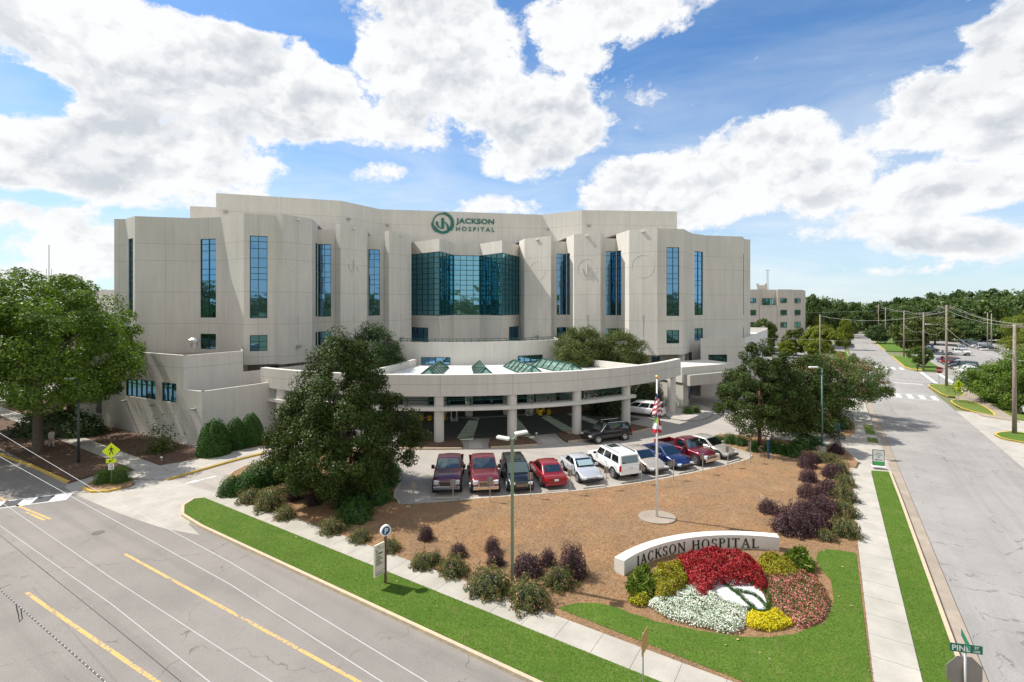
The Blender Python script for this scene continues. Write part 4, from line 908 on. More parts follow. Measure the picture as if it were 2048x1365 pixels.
def tree(name,x,y,Hh,R,z0,shape,mat,label,cat='tree',group=None,k=90,m=220,cr=.22,ls=.3,seed=1,trunk=.25,tm='trunk',multi=1,lean=0,gz=0,flat=.7,jit=.8,limbs=9,blossom=None,asp=.55,offs=(0,0)):
    rng=np.random.default_rng(seed); T=empty(name,(x,y,gz),0,label,cat,group)
    C=crown_pts(shape,k,rng); C[:,0]*=R; C[:,1]*=R
    wob=1+.16*np.sin(3*np.arctan2(C[:,1],C[:,0])+seed)+.10*np.sin(5*np.arctan2(C[:,1],C[:,0])+2*seed+C[:,2]*5); C[:,0]*=wob; C[:,1]*=wob
    C[:,2]=z0+C[:,2]*(Hh-z0); C[:,0]+=offs[0]; C[:,1]+=offs[1]
    Rr=cr*R*rng.uniform(.6,1.25,len(C)); P,d=clusters(C,Rr,m,rng,flat)
    cen=np.array([offs[0],offs[1],z0+.4*(Hh-z0)]); out=norm(P-cen)
    V,Fq=leaves(P,d*.6+out*.7+np.array([0,0,.35]),ls,rng,asp,jit)
    mats=[M[mat]]; mi=np.zeros(len(Fq))
    if blossom:
        sel=(rng.random(len(Fq))<blossom[1]) & (out[:,2]>-.1); 
        bc=rng.random(len(C))<.35; sel&=np.repeat(bc,m); mats.append(M[blossom[0]]); mi[sel]=1
    mesh_np('crown',V,Fq,mats,mi,T)
    t=MB(); base=[]
    for j in range(multi):
        a=2*math.pi*j/multi+seed; sp_=0 if multi==1 else .35; bx,by=sp_*math.cos(a)*.5,sp_*math.sin(a)*.5
        top=(offs[0]*.6+bx*6*(multi>1),offs[1]*.6+by*6*(multi>1),z0+.55*(Hh-z0))
        mid=(bx*2.2+lean*.3,by*2.2,z0*.6); tr=trunk*(1 if multi==1 else .45)
        t.tube([(bx,by,-.1),(bx*1.1,by*1.1,.25),mid,(mid[0]*.5+top[0]*.5,mid[1]*.5+top[1]*.5,(mid[2]+top[2])/2),top],[tr*1.35,tr,tr*.85,tr*.6,tr*.25],9)
    lm=MB(); order=rng.permutation(len(C))[:limbs]
    for i in order:
        c=C[i]; zb=z0*.7+(c[2]-z0)*.45; zb=max(z0*.6,zb); st=Vector((offs[0]*.3*(zb/Hh),offs[1]*.3*(zb/Hh),zb)); e=Vector(c); md=st.lerp(e,.5)+Vector((0,0,.12*(e-st).length))
        lm.tube([st,md,e],[trunk*.42,trunk*.26,trunk*.08],6)
    t.build('trunk',M[tm],T,smooth=True); lm.build('limb',M[tm],T,smooth=True)
    return T
def egg(h): return math.sin(math.pi*min(1,max(0,(h*.88+.06))))**.75*(1.05-.35*h)
def cone(h): return max(.05,(1-h)**.65*min(1,.55+h*2.2))
def dome(h): return max(.05,math.sqrt(max(0,1-(h*.98)**2.2))*min(1,.62+h*1.6))
def vase(h): return max(.05,math.sqrt(max(0,1-max(0,(h-.35)/.65)**2))*min(1,.35+h*1.9))
def ball(h): return max(.08,math.sqrt(max(0,1-(2*h-1)**2)))
def bush_mesh(R,Hh,mat,n,ls,seed,kind='round',blossom=None,jit=.6,core=True,asp=.6,droop=0,lump=.12,parent=None,name='foliage'):
    """dense shrub: leaves on a bumpy shell"""
    rng=np.random.default_rng(seed); d=norm(rng.normal(0,1,(n,3))); 
    if kind!='ball': d[:,2]=np.abs(d[:,2])*1.0-.12*(rng.random(n)); d=norm(d)
    az=np.arctan2(d[:,1],d[:,0]); b=1+lump*(np.sin(4*az+seed)*np.cos(5*d[:,2]+seed)+.7*np.sin(9*az+2*seed+6*d[:,2])+.5*np.sin(15*az-seed)*np.sin(13*d[:,2]))
    if kind=='boxy': 
        q=np.max(np.abs(d)*np.array([1,1,1]),axis=1); b=(.72/np.maximum(q,.3))**.55*1.12*(1+.3*(b-1))
    r=b*(1-.30*rng.random(n)**2.2)
    P=d*r[:,None]*np.array([R,R,Hh]); P[:,2]=np.maximum(P[:,2],.03)
    nn=norm(d*np.array([1/R,1/R,1/Hh])); V,Fq=leaves(P,nn+np.array([0,0,.2]),ls,rng,asp,jit,droop)
    mats=[M[mat]]; mi=np.zeros(len(Fq))
    if blossom:
        sel=(rng.random(n)<blossom[1])&(r>b*.9); mats.append(M[blossom[0]]); mi[sel]=1
    o=mesh_np(name,V,Fq,mats,mi,parent)
    return o
def core(R,Hh,mat,parent):
    b=MB(); b.sphere((0,0,0),(R*.72,R*.72,Hh*.72),14,8); b.build('stems',mat,parent)
M['stem']=simple('shrub_stems',(.02,.022,.012),.95)
M['stemp']=simple('purple_shrub_stems',(.02,.012,.012),.95)
SH={}
def shrub(px,py,wpx,hpx,kind,label,group=None,cat='shrub',zs=.14,depthf=1.0):
    """px,py = foot of the shrub in the photograph, wpx/hpx its size there"""
    x,y=G(px,py-wpx*.10,zs); R=wpx/F*y/2; Hh=max(.2,(hpx/F*y-R*.35)*.95) 
    mt,n,ls,kd,bl,nm,cm=dict(purple=('l_purple',5200,.07,'round',None,'purple_shrub','stemp'),rose=('l_rose',4300,.085,'round',('l_rosef',.07),'rose_bush','stem'),
        hedge=('l_hedge',7000,.075,'round',None,'clipped_shrub','stem'),boxy=('l_lime',6500,.06,'boxy',None,'clipped_hedge','stem'),low=('l_hedge',4500,.09,'round',None,'low_shrub','stem'),tall=('l_hedge',16000,.085,'round',None,'clipped_shrub','stem'))[kind]
    v=random.randrange(3); key=(kind,v,round(Hh/R,0))
    T=empty(nm,(x,y,zs),random.uniform(0,6.28),label,cat,group); T.scale=(1,1,1)
    lump={'purple':.16,'rose':.22,'boxy':.05,'tall':.04,'hedge':.10,'low':.2}[kind]
    if key not in SH:
        base=bush_mesh(1,Hh/R,mt,n,ls if kind not in('purple',) else .085,v*7+len(kind),kd,bl,jit=.9 if kind in('purple','rose') else .6,lump=lump); 
        cb=MB(); cb.sphere((0,0,0),(.72,.72,Hh/R*.72),14,8); c2=cb.build('stems',M[cm]); SH[key]=(base.data,c2.data,Hh/R); bpy.data.objects.remove(base); bpy.data.objects.remove(c2)
    fm,cm_,ra=SH[key]
    for nm2,me in(('foliage',fm),('stems',cm_)):
        o=bpy.data.objects.new(nm2,me); COL.objects.link(o); o.parent=T; o.scale=(R,R,R*(Hh/R)/ra)
    return T
# large trees
mo='leafy green street tree shading the left walk, '
tree('shade_tree',*G(76,908),15.6,8.3,4.3,dome,'l_oak','big leafy shade tree at the left edge with its grey trunk beside the walk','tree','shade trees left of the hospital',k=230,m=380,cr=.16,ls=.24,seed=3,trunk=.42,limbs=14)
tree('shade_tree',-56,47,16.5,8.5,4,dome,'l_oak','leafy tree cut by the left picture edge, left of the tree with the grey trunk','tree','shade trees left of the hospital',k=110,m=260,cr=.2,ls=.33,seed=5,trunk=.4)
tree('shade_tree',-49.5,56,12.6,6.2,3.2,dome,'l_oak','leafy tree nearest the hospital corner, behind the street lamp on the left','tree','shade trees left of the hospital',k=130,m=280,cr=.2,ls=.25,seed=8,trunk=.35)
tree('shade_tree',-66,66,17.5,8,3,dome,'l_oak','tallest far-left tree rising behind the other shade trees','tree','shade trees left of the hospital',k=90,m=200,cr=.22,ls=.4,seed=9,trunk=.4)
MAGS=lambda h: float(np.interp(h,[0,.12,.3,.5,.7,.85,1],[.74,.96,1.0,.80,.54,.34,.12]))
tree('magnolia_tree',*G(685,987),11.0,4.95,1.15,MAGS,'l_mag','large glossy magnolia standing in front of the hospital, left of the parked pickups','tree','magnolias',k=430,m=270,cr=.135,ls=.165,seed=12,trunk=.24,limbs=6,flat=.9,asp=.5)
tree('magnolia_tree',*G(1519,893),9.5,4.2,1.7,lambda h:max(.10,MAGS(h)*.9+.08),'l_mag','glossy magnolia with a bare trunk at the end of the parked row','tree','magnolias',k=230,m=280,cr=.14,ls=.15,seed=15,trunk=.2,tm='trunkr',limbs=10,flat=.85)
tree('magnolia_tree',*G(1600,862),7.9,4.3,.4,lambda h:max(.10,min(1,.8+h*1.1)*math.sqrt(max(0,1-max(0,(h-.3)/.72)**1.7))),'l_mag','darker smaller magnolia squeezed between the bare-trunked magnolia and the pink flowering tree','tree','magnolias',k=180,m=260,cr=.18,ls=.17,seed=17,trunk=.2,limbs=8,flat=.85)
tree('crape_myrtle',*G(1672,838),7.5,5.0,1.6,vase,'l_myrtle','wide crape myrtle with pink blossom beside the side street','tree',k=170,m=230,cr=.17,ls=.17,seed=21,trunk=.3,tm='trunkm',multi=6,limbs=16,blossom=('l_pink',.24),flat=.7)
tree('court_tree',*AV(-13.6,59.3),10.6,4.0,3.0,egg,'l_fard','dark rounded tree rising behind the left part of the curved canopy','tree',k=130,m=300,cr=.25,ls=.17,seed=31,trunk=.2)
tree('court_tree',*AV(11.9,59.4),10.3,3.9,4.0,egg,'l_olive','olive green bushy tree rising behind the right part of the curved canopy','tree',k=150,m=330,cr=.25,ls=.16,seed=33,trunk=.2)
tree('court_tree',*AV(16.4,58.6),9.7,3.3,4.0,egg,'l_olive','lower olive green tree touching the first one, nearest the right wing','tree',k=120,m=320,cr=.27,ls=.16,seed=35,trunk=.2)
# dense screening shrubs in the shade below the right canopy
for i,(a,v,r,h) in enumerate(((13.5,56,2.0,3.3),(16.5,57,2.0,3.6),(19.8,58.0,2.1,4.3),(23,60.5,1.8,4.0))):
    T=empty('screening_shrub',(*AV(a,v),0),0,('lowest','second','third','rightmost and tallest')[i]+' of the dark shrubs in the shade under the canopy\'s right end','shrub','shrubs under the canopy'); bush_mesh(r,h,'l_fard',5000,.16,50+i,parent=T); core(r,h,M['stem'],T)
# shrubs along the left building wall
for px,py,w,h,lb in((428,914,62,82,'big rounded clipped shrub against the podium corner, leftmost of the wall row'),(471,900,44,70,'second rounded clipped shrub from the podium corner'),(502,893,48,72,'third rounded clipped shrub, nearest the magnolia')):
    shrub(px,py,w,h,'tall',lb,'clipped shrubs along the podium wall')
T=empty('sapling',(*G(322,906),.1),0,'small leafy sapling in the mulch before the podium wall','sapling'); bush_mesh(1.1,1.9,'l_olive',1100,.2,71,lump=.5,parent=T,jit=1.2)
b=MB(); b.tube([(0,0,0),(.1,0,.9),(.05,.1,1.5)],[.04,.03,.01],6); b.tube([(0,0,0),(-.4,.1,1.1)],[.03,.01],6); b.build('stems',M['trunk'],T)
# hedges at the pedestrian sign
for px,py,w,h,lb in((204,969,30,34,'leftmost small clipped hedge ball at the foot of the crossing sign'),(221,966,30,36,'middle clipped hedge ball behind the crossing sign post'),(240,967,38,42,'largest clipped hedge ball right of the crossing sign post')):
    shrub(px,py,w,h,'boxy',lb,'clipped hedges at the crossing sign')
shrub(1376,829,22,20,'boxy','left clipped hedge cube by the side entrance','hedges at the side entrance'); shrub(1393,827,18,18,'boxy','right clipped hedge cube by the side entrance','hedges at the side entrance')
# magnolia island
for px,py,w,h,kd,lb in((462,993,48,45,'hedge','green clipped shrub at the left tip of the magnolia bed'),(490,990,60,50,'hedge','second green shrub from the left tip of the magnolia bed'),(520,975,70,60,'hedge','large green shrub left of the magnolia trunk'),(555,965,60,45,'hedge','green shrub behind the purple one left of the magnolia'),
    (499,1008,46,32,'rose','small grey-green rose bush at the left pavement edge'),(541,1022,60,45,'rose','grey-green rose bush nearest the left driveway bend'),(570,1040,42,30,'rose','low rose bush below the magnolia shade'),(545,1000,60,28,'rose','loose rose bush in front of the green shrubs'),
    (586,1003,34,44,'purple','purple-leaved shrub left of the magnolia trunk'),(648,1000,30,30,'purple','small purple shrub in the shade of the magnolia trunk'),(628,1012,28,30,'purple','tiny purple shrub under the magnolia crown'),
    (760,975,72,60,'low','dark spreading shrub at the right end of the magnolia bed'),(730,985,70,62,'low','dark shrub right of the magnolia trunk'),(770,950,60,38,'low','dark shrub nearest the left pickup'),(745,1010,78,56,'low','dark shrub in the front right of the magnolia bed'),(710,1045,70,50,'low','dark low shrub nearest the pavement under the magnolia'),(700,1020,60,48,'low','dark shrub directly in front of the magnolia trunk'),
    (720,1085,44,30,'rose','rose bush in the magnolia shadow by the pavement'),(665,1068,52,34,'rose','dark rose bush under the magnolia by the pavement'),(780,1105,40,30,'rose','rose bush just behind the parking sign')):
    shrub(px,py,w,h,kd,lb,{'hedge':'green shrubs in the magnolia bed','low':'dark shrubs under the magnolia','rose':'rose bushes along the front pavement','purple':'purple shrubs in the straw bed'}[kd])
# bed along the front pavement
nb=['lone purple shrub','purple shrub','upper purple shrub of a close pair','lower purple shrub of a close pair','purple shrub','small round purple shrub','largest purple shrub']
for (px,py,w,h),lb in zip(((852,1082,30,34),(917,1115,34,30),(985,1106,32,36),(991,1132,36,34),(1055,1152,62,46),(1096,1133,34,38),(1145,1157,58,74)),
    ('small purple shrub alone at the edge of the magnolia shadow','small round purple shrub behind the rose bushes, left of the tall lamp','upper one of two stacked purple shrubs left of the tall lamp','lower one of two stacked purple shrubs left of the tall lamp','wide purple shrub just right of the tall lamp post','small purple shrub between the wide one and the tallest one','tallest purple shrub, right of the tall lamp post')):
    shrub(px,py,w,h,'purple',lb,'purple shrubs in the straw bed')
for (px,py,w,h),lb in zip(((845,1138,46,36),(870,1128,30,30),(907,1152,58,44),(978,1190,84,60),(1058,1215,84,62),(1120,1177,62,46)),
    ('rose bush with pink flowers, first right of the parking sign','small rose bush behind the first one right of the parking sign','rose bush between the small purple shrubs and the pavement','wide rose bush left of the tall lamp post','widest rose bush at the foot of the tall lamp post','green rose bush in front of the tallest purple shrub')):
    shrub(px,py,w,h,'rose',lb,'rose bushes along the front pavement')
# shrubs on the side street edge of the bed
for (px,py,w,h),lb in zip(((1614,938,34,38),(1626,927,26,22),(1617,966,34,34),(1665,958,38,34),(1618,998,42,36),(1658,993,42,38),(1537,1028,38,32),(1585,1070,78,66),(1612,1040,48,46),(1645,1032,62,48),(1636,1066,52,50),(1672,909,28,32)),
    ('reddish-tipped purple shrub nearest the low dark shrubs','small reddish purple shrub at the top of the right-hand group','round purple shrub second down on the left side of the group','round purple shrub beside the side pavement, upper','round purple shrub third down on the left side of the group','round purple shrub in the middle beside the rose bushes','small purple shrub set apart to the left, above the curved sign','biggest purple shrub above the right end of the curved sign','purple shrub behind the biggest one','wide purple shrub right of the middle of the group','purple shrub touching the biggest one on its right','dark red shrub alone by the lamp post and driveway')):
    shrub(px,py,w,h,'purple',lb,'purple shrubs in the straw bed')
for (px,py,w,h),lb in zip(((1681,950,34,36),(1690,975,36,30),(1688,1005,44,40),(1690,1035,46,36),(1690,1075,54,44),(1655,1083,36,26),(1640,925,40,22),(1663,925,28,20)),
    ('topmost rose bush along the side pavement','second rose bush down along the side pavement','rose bush halfway along the side pavement','fourth rose bush down along the side pavement','lowest rose bush at the side pavement, above the lawn','small rose bush left of the lowest one','low bush right of the lamp post base','small low bush beside the driveway edge')):
    shrub(px,py,w,h,'rose',lb,'rose bushes along the side pavement')
for (px,py,w,h),lb in zip(((1436,884,20,14),(1460,889,30,24),(1482,893,26,24),(1508,893,20,14),(1507,905,22,20),(1552,908,44,32),(1585,915,50,30),(1604,900,46,30),(1630,893,34,22),(1640,866,44,34),(1680,860,40,30),(1560,855,60,30)),
    ('smallest green shrub at the left tip of the end island','round green shrub second from the left tip of the end island','green shrub third from the left tip of the end island','tiny dark shrub behind the right magnolia trunk','dark shrub left of the right magnolia trunk','dark shrub just right of the right magnolia trunk','wide low shrub between magnolia trunk and lamp post','dark shrub left of the lamp post','small dark shrub touching the lamp post','dark shrub under the pink flowering tree, left of its stems','dark shrub under the pink flowering tree, right of its stems','low dark shrub under the smaller magnolia')):
    shrub(px,py,w,h,'low',lb,'low green shrubs near the right drive')
# ---------- emblem flower bed
def inpoly(P,poly):
    x,y=P[:,0],P[:,1]; r=np.zeros(len(P),bool); n=len(poly)
    for i in range(n):
        x1,y1=poly[i];x2,y2=poly[(i+1)%n]
        c=((y1>y)!=(y2>y)); r^=c&(x<(x2-x1)*(y-y1)/(y2-y1+1e-12)+x1)
    return r
def scatter(poly,n,rng):
    a=np.array(poly); lo,hi=a.min(0),a.max(0); out=[]
    while sum(map(len,out))<n:
        P=rng.uniform(lo,hi,(n*2,2)); out.append(P[inpoly(P,poly)])
    return np.concatenate(out)[:n]
def edge_dist(P,poly):
    d=np.full(len(P),1e9); n=len(poly)
    for i in range(n):
        a=np.array(poly[i]);b=np.array(poly[(i+1)%n]);t=np.clip(((P-a)@(b-a))/((b-a)@(b-a)+1e-12),0,1); q=a+t[:,None]*(b-a); d=np.minimum(d,np.linalg.norm(P-q,axis=1))
    return d
def patch(name,px,hgt,mats,frac,n,ls,label,cat,seed,edge=.35,jit=.7,zs=.16,asp=.7,it=2,droop=0,bump=.24,core_m='stem'):
    rng=np.random.default_rng(seed); poly=smooth([G(a,b,zs) for a,b in px],True,it); P=scatter(poly,n,rng); ed=edge_dist(P,poly); P=P+rng.normal(0,.035,P.shape)
    hh=hgt*np.sqrt(np.clip(ed/edge,0,1)*(2-np.clip(ed/edge,0,1)))*(1+bump*np.sin(P[:,0]*5.1+seed)*np.sin(P[:,1]*6.3)+bump*.6*np.sin(P[:,0]*13+P[:,1]*9)); z=zs+.02+hh*(1-.35*rng.random(n)**2.5)
    Q=np.column_stack([P,z]); cx,cy=np.mean(poly,axis=0); nn=np.column_stack([(P-[cx,cy])*(.5*(ed<edge))[:,None],np.ones(n)]); V,Fq=leaves(Q,norm(nn),ls,rng,asp,jit,droop)
    mi=np.zeros(n); top=z>zs+hh*.74
    for j,(m,fr) in enumerate(frac): mi[(rng.random(n)<fr)&top]=j+1
    o=mesh_np(name,V,Fq,[M[mats]]+[M[m] for m,_ in frac],mi); tag(o,label,cat)
    # the soil and stems inside: a low mound
    return o
def poly_px(pts): return [(1200+a/3.4133,1020+b/3.4133) for a,b in pts]
red=[(470,345),(560,275),(700,245),(860,245),(1000,275),(1090,340),(1130,420),(1145,480),(1090,500),(1050,455),(1000,450),(900,455),(820,450),(760,480),(745,540),(700,555),(650,525),(610,470),(580,400),(520,365)]
patch('red_foliage_mound',[(a,b+22) for a,b in poly_px(red)],.58,'l_red',[('l_red',.1)],17000,.085,'arched mound of dense crimson foliage in front of the curved sign','flower bed',101,edge=.55)
cl_=[(330,470),(400,400),(470,385),(560,400),(600,460),(600,520),(540,570),(470,610),(410,625),(370,580)]
patch('yellow_foliage_mound',[(a,b+8) for a,b in poly_px(cl_)],.62,'l_coleus',[('l_red',.04)],8500,.075,'yellow-green foliage mound left of the crimson arch','flower bed',102,edge=.5)
cr_=[(1060,330),(1160,320),(1260,345),(1340,400),(1360,440),(1300,470),(1200,445),(1120,420)]
patch('yellow_foliage_mound',[(a,b+8) for a,b in poly_px(cr_)],.5,'l_coleus',[('l_red',.03)],7000,.075,'yellow-green foliage mound right of the crimson arch','flower bed',103,edge=.45)
wf=[(315,650),(400,610),(470,590),(540,560),(620,520),(690,550),(760,570),(810,610),(870,650),(960,670),(1010,700),(1000,770),(960,840),(890,850),(780,830),(640,800),(480,760),(380,700)]
patch('white_flowers',poly_px(wf),.26,'l_hedge',[('l_whitef',.78)],16000,.062,'carpet of white flowers in the front left of the emblem bed','flower bed',104)
pf=[(1120,500),(1200,450),(1300,430),(1420,450),(1500,500),(1550,590),(1565,680),(1520,760),(1430,800),(1350,820),(1300,760),(1240,700),(1180,640),(1150,580)]
patch('pink_flowers',poly_px(pf),.26,'l_hedge',[('l_pinkf',.46)],15000,.062,'rounded patch of pink flowers at the right of the emblem bed','flower bed',105)
yf=[(985,790),(1010,710),(1080,720),(1150,720),(1200,690),(1240,730),(1320,780),(1280,810),(1160,835),(1060,825)]
patch('yellow_flowers',poly_px(yf),.24,'l_yell',[('l_yelf',.85)],6000,.062,'bright yellow flowers at the front of the emblem bed','flower bed',106)
patch('lime_foliage',poly_px([(195,640),(200,600),(260,590),(330,610),(330,650),(290,665),(230,665)]),.3,'l_yell',[('l_yelf',.3)],2200,.06,'small lime-yellow clump at the left tip of the emblem bed','flower bed',107)
patch('broadleaf_clump',poly_px([(180,560),(200,500),(260,450),(320,440),(345,480),(380,540),(390,600),(300,600),(220,600)]),.46,'l_tall',[],1500,.42,'tall strappy green leaves at the left end of the curved sign','plant',108,asp=.16,droop=.55,edge=.45,jit=1.3,bump=.5)
patch('broadleaf_clump',poly_px([(1250,350),(1320,320),(1400,335),(1450,380),(1460,430),(1400,460),(1340,420),(1270,390)]),.46,'l_tall',[],1500,.42,'tall strappy green leaves at the right end of the curved sign','plant',109,asp=.16,droop=.55,edge=.45,jit=1.3,bump=.5)
gl=[(740,560),(750,520),(790,480),(880,480),(940,480),(1040,520),(1110,570),(1140,640),(1140,690),(1080,690),(1010,670),(930,660),(860,640),(800,600)]
gp=smooth([G(a,b,.16) for a,b in poly_px(gl)],True,2); b=MB(); b.prism(gp,.10,.215); o=b.build('white_gravel_leaf',M['gravel']); tag(o,'leaf-shaped patch of white gravel in the middle of the emblem bed','gravel patch')
def grasstrip(path,w,n,seed,lb):
    rng=np.random.default_rng(seed); A=[np.array(G(a,b,.16)) for a,b in poly_px(path)]; t=rng.random(n)*(len(A)-1); i=np.minimum(t.astype(int),len(A)-2); f=(t-i)[:,None]; A=np.array(A); P=A[i]*(1-f)+A[i+1]*f+rng.normal(0,w/2,(n,2))
    Q=np.column_stack([P,.2+.13*rng.random(n)]); V,Fq=leaves(Q,np.tile([0,0,1.0],(n,1)),.14,rng,.14,1.4); o=mesh_np('liriope_row',V,Fq,[M['l_hedge']],None); tag(o,lb,'plant')
grasstrip([(820,470),(880,540),(950,590),(1010,650),(1060,690)],.10,800,111,'dark grassy row cutting the gravel leaf lengthwise')
grasstrip([(930,560),(990,575),(1050,590),(1100,630),(1130,670)],.08,500,112,'shorter curved grassy row in the right of the gravel leaf')
grasstrip([(820,465),(920,460),(1020,480),(1100,520),(1150,590),(1160,660),(1130,710),(1060,710),(1010,690)],.13,1500,113,'dark grassy border round the right side of the gravel leaf')
# ---------- blades, needles and litter on the ground
def blades(name,polys,n,mt,size,z,label,seed,asp=.16,jit=1.4,up=.0):
    rng=np.random.default_rng(seed); A=[abs(sum(p[i][0]*p[(i+1)%len(p)][1]-p[(i+1)%len(p)][0]*p[i][1] for i in range(len(p))))for p in polys]; Q=[]
    for p,a in zip(polys,A): Q.append(scatter(p,int(n*a/sum(A)),rng))
    P=np.concatenate(Q)
    if name=='pine_straw': P=P[~inpoly(P,lawn)]

    # thin out with distance: nearer ground gets more
    keep=rng.random(len(P))<np.clip(28/np.linalg.norm(P,axis=1),0,1)**1.5; P=P[keep]; k=len(P)
    V,Fq=leaves(np.column_stack([P,z+size*.25*rng.random(k)]),np.tile([0,0,1.0-up],(k,1)),size,rng,asp,jit); o=mesh_np(name,V,Fq,[M[mt]]); tag(o,label,None,None,'stuff'); return o
blades('grass',[L_front,lawn,L_side],150000,'l_grass',.055,.175,'short mown grass on the verges and the corner lawn',201)
blades('pine_straw',[bed],90000,'l_straw',.17,.155,'loose brown pine needles over the planting bed',202,asp=.09,jit=.5)
blades('mulch_litter',[bl,bl2],26000,'l_straw',.15,.135,'loose needles and twigs over the shaded mulch beds',203,asp=.12,jit=.6)
rng=np.random.default_rng(5); P=scatter(L_front,34,rng); P2=scatter(lawn,26,rng); P=np.concatenate([P,P2]); V,Fq=leaves(np.column_stack([P,np.full(len(P),.215)]),np.tile([0,0,1.],(len(P),1)),.10,rng,.7,.8); tag(mesh_np('fallen_leaves',V,Fq,[M['l_red2']]),'dry fallen leaves scattered on the lawns',None,None,'stuff')
# ---------- distant woods and trees
FT={}
def ftree(px,pybase,pytop,wpx,mat,label,group,Y=None,cat='tree',shape='ball',k=34,m=60,seed=None,name='tree',gz=0,thin=1):
    if Y is None: x,Y=G(px,pybase)
    x=(px-CX)/F*Y; Ht=H-(pytop-HY)/F*Y; R=wpx/F*Y/2; v=(seed if seed is not None else random.randrange(4)); key=(mat,shape,v,k)
    if key not in FT:
        rng=np.random.default_rng(300+v); sh=dict(ball=egg,dome=dome,vase=vase,cone=cone)[shape]; C=crown_pts(sh,k,rng,.3); C[:,2]=.16+.80*C[:,2]; cr_=.26
        P,d=clusters(C*np.array([1,1,1]),cr_*rng.uniform(.6,1.25,len(C)),m,rng,.30); V,Fq=leaves(P,d+np.array([0,0,.4]),.115 if k<60 else .075,rng,.7,.7); V[:,2]=np.clip(V[:,2],.02,None)
        o=mesh_np('crown',V,Fq,[M[mat]]); FT[key]=o.data; bpy.data.objects.remove(o)
    T=empty(name,(x,Y,gz),random.uniform(0,6.28),label,cat,group); o=bpy.data.objects.new('crown',FT[key]); COL.objects.link(o); o.parent=T; o.scale=(R,R,Ht)
    if 'tr' not in FT:
        b=MB(); b.tube([(0,0,0),(.0,.0,.25),(.02,.01,.7)],[.06,.045,.015],7); b.tube([(0,0,.2),(.3,.1,.55)],[.03,.01],5); b.tube([(0,0,.22),(-.25,-.15,.6)],[.03,.01],5); q=b.build('trunk',M['trunk']); FT['tr']=q.data; bpy.data.objects.remove(q)
    o=bpy.data.objects.new('trunk',FT['tr']); COL.objects.link(o); o.parent=T; s=min(R,5)*1.0; o.scale=(s,s,Ht); return T
# far woods: one mass beyond what one can tell apart, all around the horizon
def woods():
    rng=np.random.default_rng(77); Cc=[];Rr=[]
    for az in np.arange(0,360,.42):
        a=math.radians(az); front=az<62 or az>318
        for row in range(3):
            d=(300+row*45+rng.uniform(-15,15)) ; x,y=d*math.sin(a),d*math.cos(a)
            if front and az<90:
                q,s=toQS(x,y)
            base=12+2.5*math.sin(a*9)+3*math.sin(a*23+1)+2*math.sin(a*51); h=base+row*2.5+rng.uniform(-2,2.5)
            pxx=CX+F*x/y if y>0 else 0
            if y>0 and 1300<pxx<2600: h=(13+(610-np.interp(pxx,[1480,1640,1700,1760,1830,1900,2048],[590,594,604,607,597,588,582]))/1000*y)/1.04+rng.uniform(-2.5,.3)
            Cc.append((x,y,h*.62)); Rr.append((rng.uniform(4.5,7.5),h*.42))
    Cc=np.array(Cc);Rr=np.array(Rr); k=len(Cc); m=150
    d=norm(rng.normal(0,1,(k*m,3))); c=np.repeat(Cc,m,0); r=np.repeat(Rr,m,0); b=(1+.25*np.sin(d[:,0]*7+c[:,0])*np.cos(d[:,2]*6+c[:,1]))[:,None]
    P=c+d*b*np.column_stack([r[:,0],r[:,0],r[:,1]]); V,Fq=leaves(P,d+np.array([0,0,.3]),1.25,rng,.8,.6)
    o=mesh_np('distant_woods',V,Fq,[M['l_far']]); tag(o,'dark green wooded ridge along the horizon',None,None,'stuff')
    b=MB(); pts=[];
    for az in np.arange(0,361,4): a=math.radians(az); pts.append((a))
    for i in range(len(pts)-1):
        a,c_=pts[i],pts[i+1]; h=7.5
        b.face([(360*math.sin(a),360*math.cos(a),-1),(360*math.sin(c_),360*math.cos(c_),-1),(400*math.sin(c_),400*math.cos(c_),h),(400*math.sin(a),400*math.cos(a),h)][::-1])
        b.face([(400*math.sin(a),400*math.cos(a),h),(400*math.sin(c_),400*math.cos(c_),h),(900*math.sin(c_),900*math.cos(c_),h-2),(900*math.sin(a),900*math.cos(a),h-2)][::-1])
    o=b.build('wooded_hill',simple('hill_floor',(.02,.04,.012),.95,c2=(.03,.055,.015),scale=.2)); o['kind']='structure'
woods()
g1='trees in front of the wooded horizon'; rr=random.Random(4)
nk=['round-topped','broad','tall','low spreading','lopsided','narrow']
cntr=0
def place_list(L,mat0,grp,lab):
    for i,e in enumerate(L):
        px,yb,yt,w,mt=e[:5]; Y=e[5] if len(e)>5 else None
        ftree(px,yb,yt,w,mt or mat0,lab(i,e),grp,Y=Y,k=e[6] if len(e)>6 else 34,m=e[7] if len(e)>7 else 60,shape=e[8] if len(e)>8 else 'ball')
def posword(px,yt): 
    refs=[(1640,'right of the office block'),(1700,'above the yellow-green tree'),(1760,'above the far street end'),(1830,'left of the low building'),(1900,'over the low building roof'),(1960,'over the sign wall'),(3000,'by the right photo edge')]
    for a,t in refs:
        if px<a: return t
tall=[(1625,0,588,44,'l_far',190),(1650,0,597,50,'l_fard',200),(1680,0,602,46,'l_far',210),(1600,0,596,40,'l_far',205),(1712,0,607,44,'l_far',225),(1745,0,603,52,'l_fard',240),(1775,0,602,44,'l_fard',250),(1800,0,597,50,'l_fard',250),(1830,0,593,56,'l_far',250),(1862,0,588,52,'l_far',245),(1895,0,586,58,'l_fard',240),(1928,0,579,60,'l_fard',240),(1958,0,580,52,'l_far',235),(1985,0,577,60,'l_fard',235),(2015,0,583,54,'l_far',235),(2045,0,586,50,'l_far',230),(1970,0,600,46,'l_olive',215),(1850,0,606,52,'l_far',215),(1810,0,612,46,'l_far',210)]
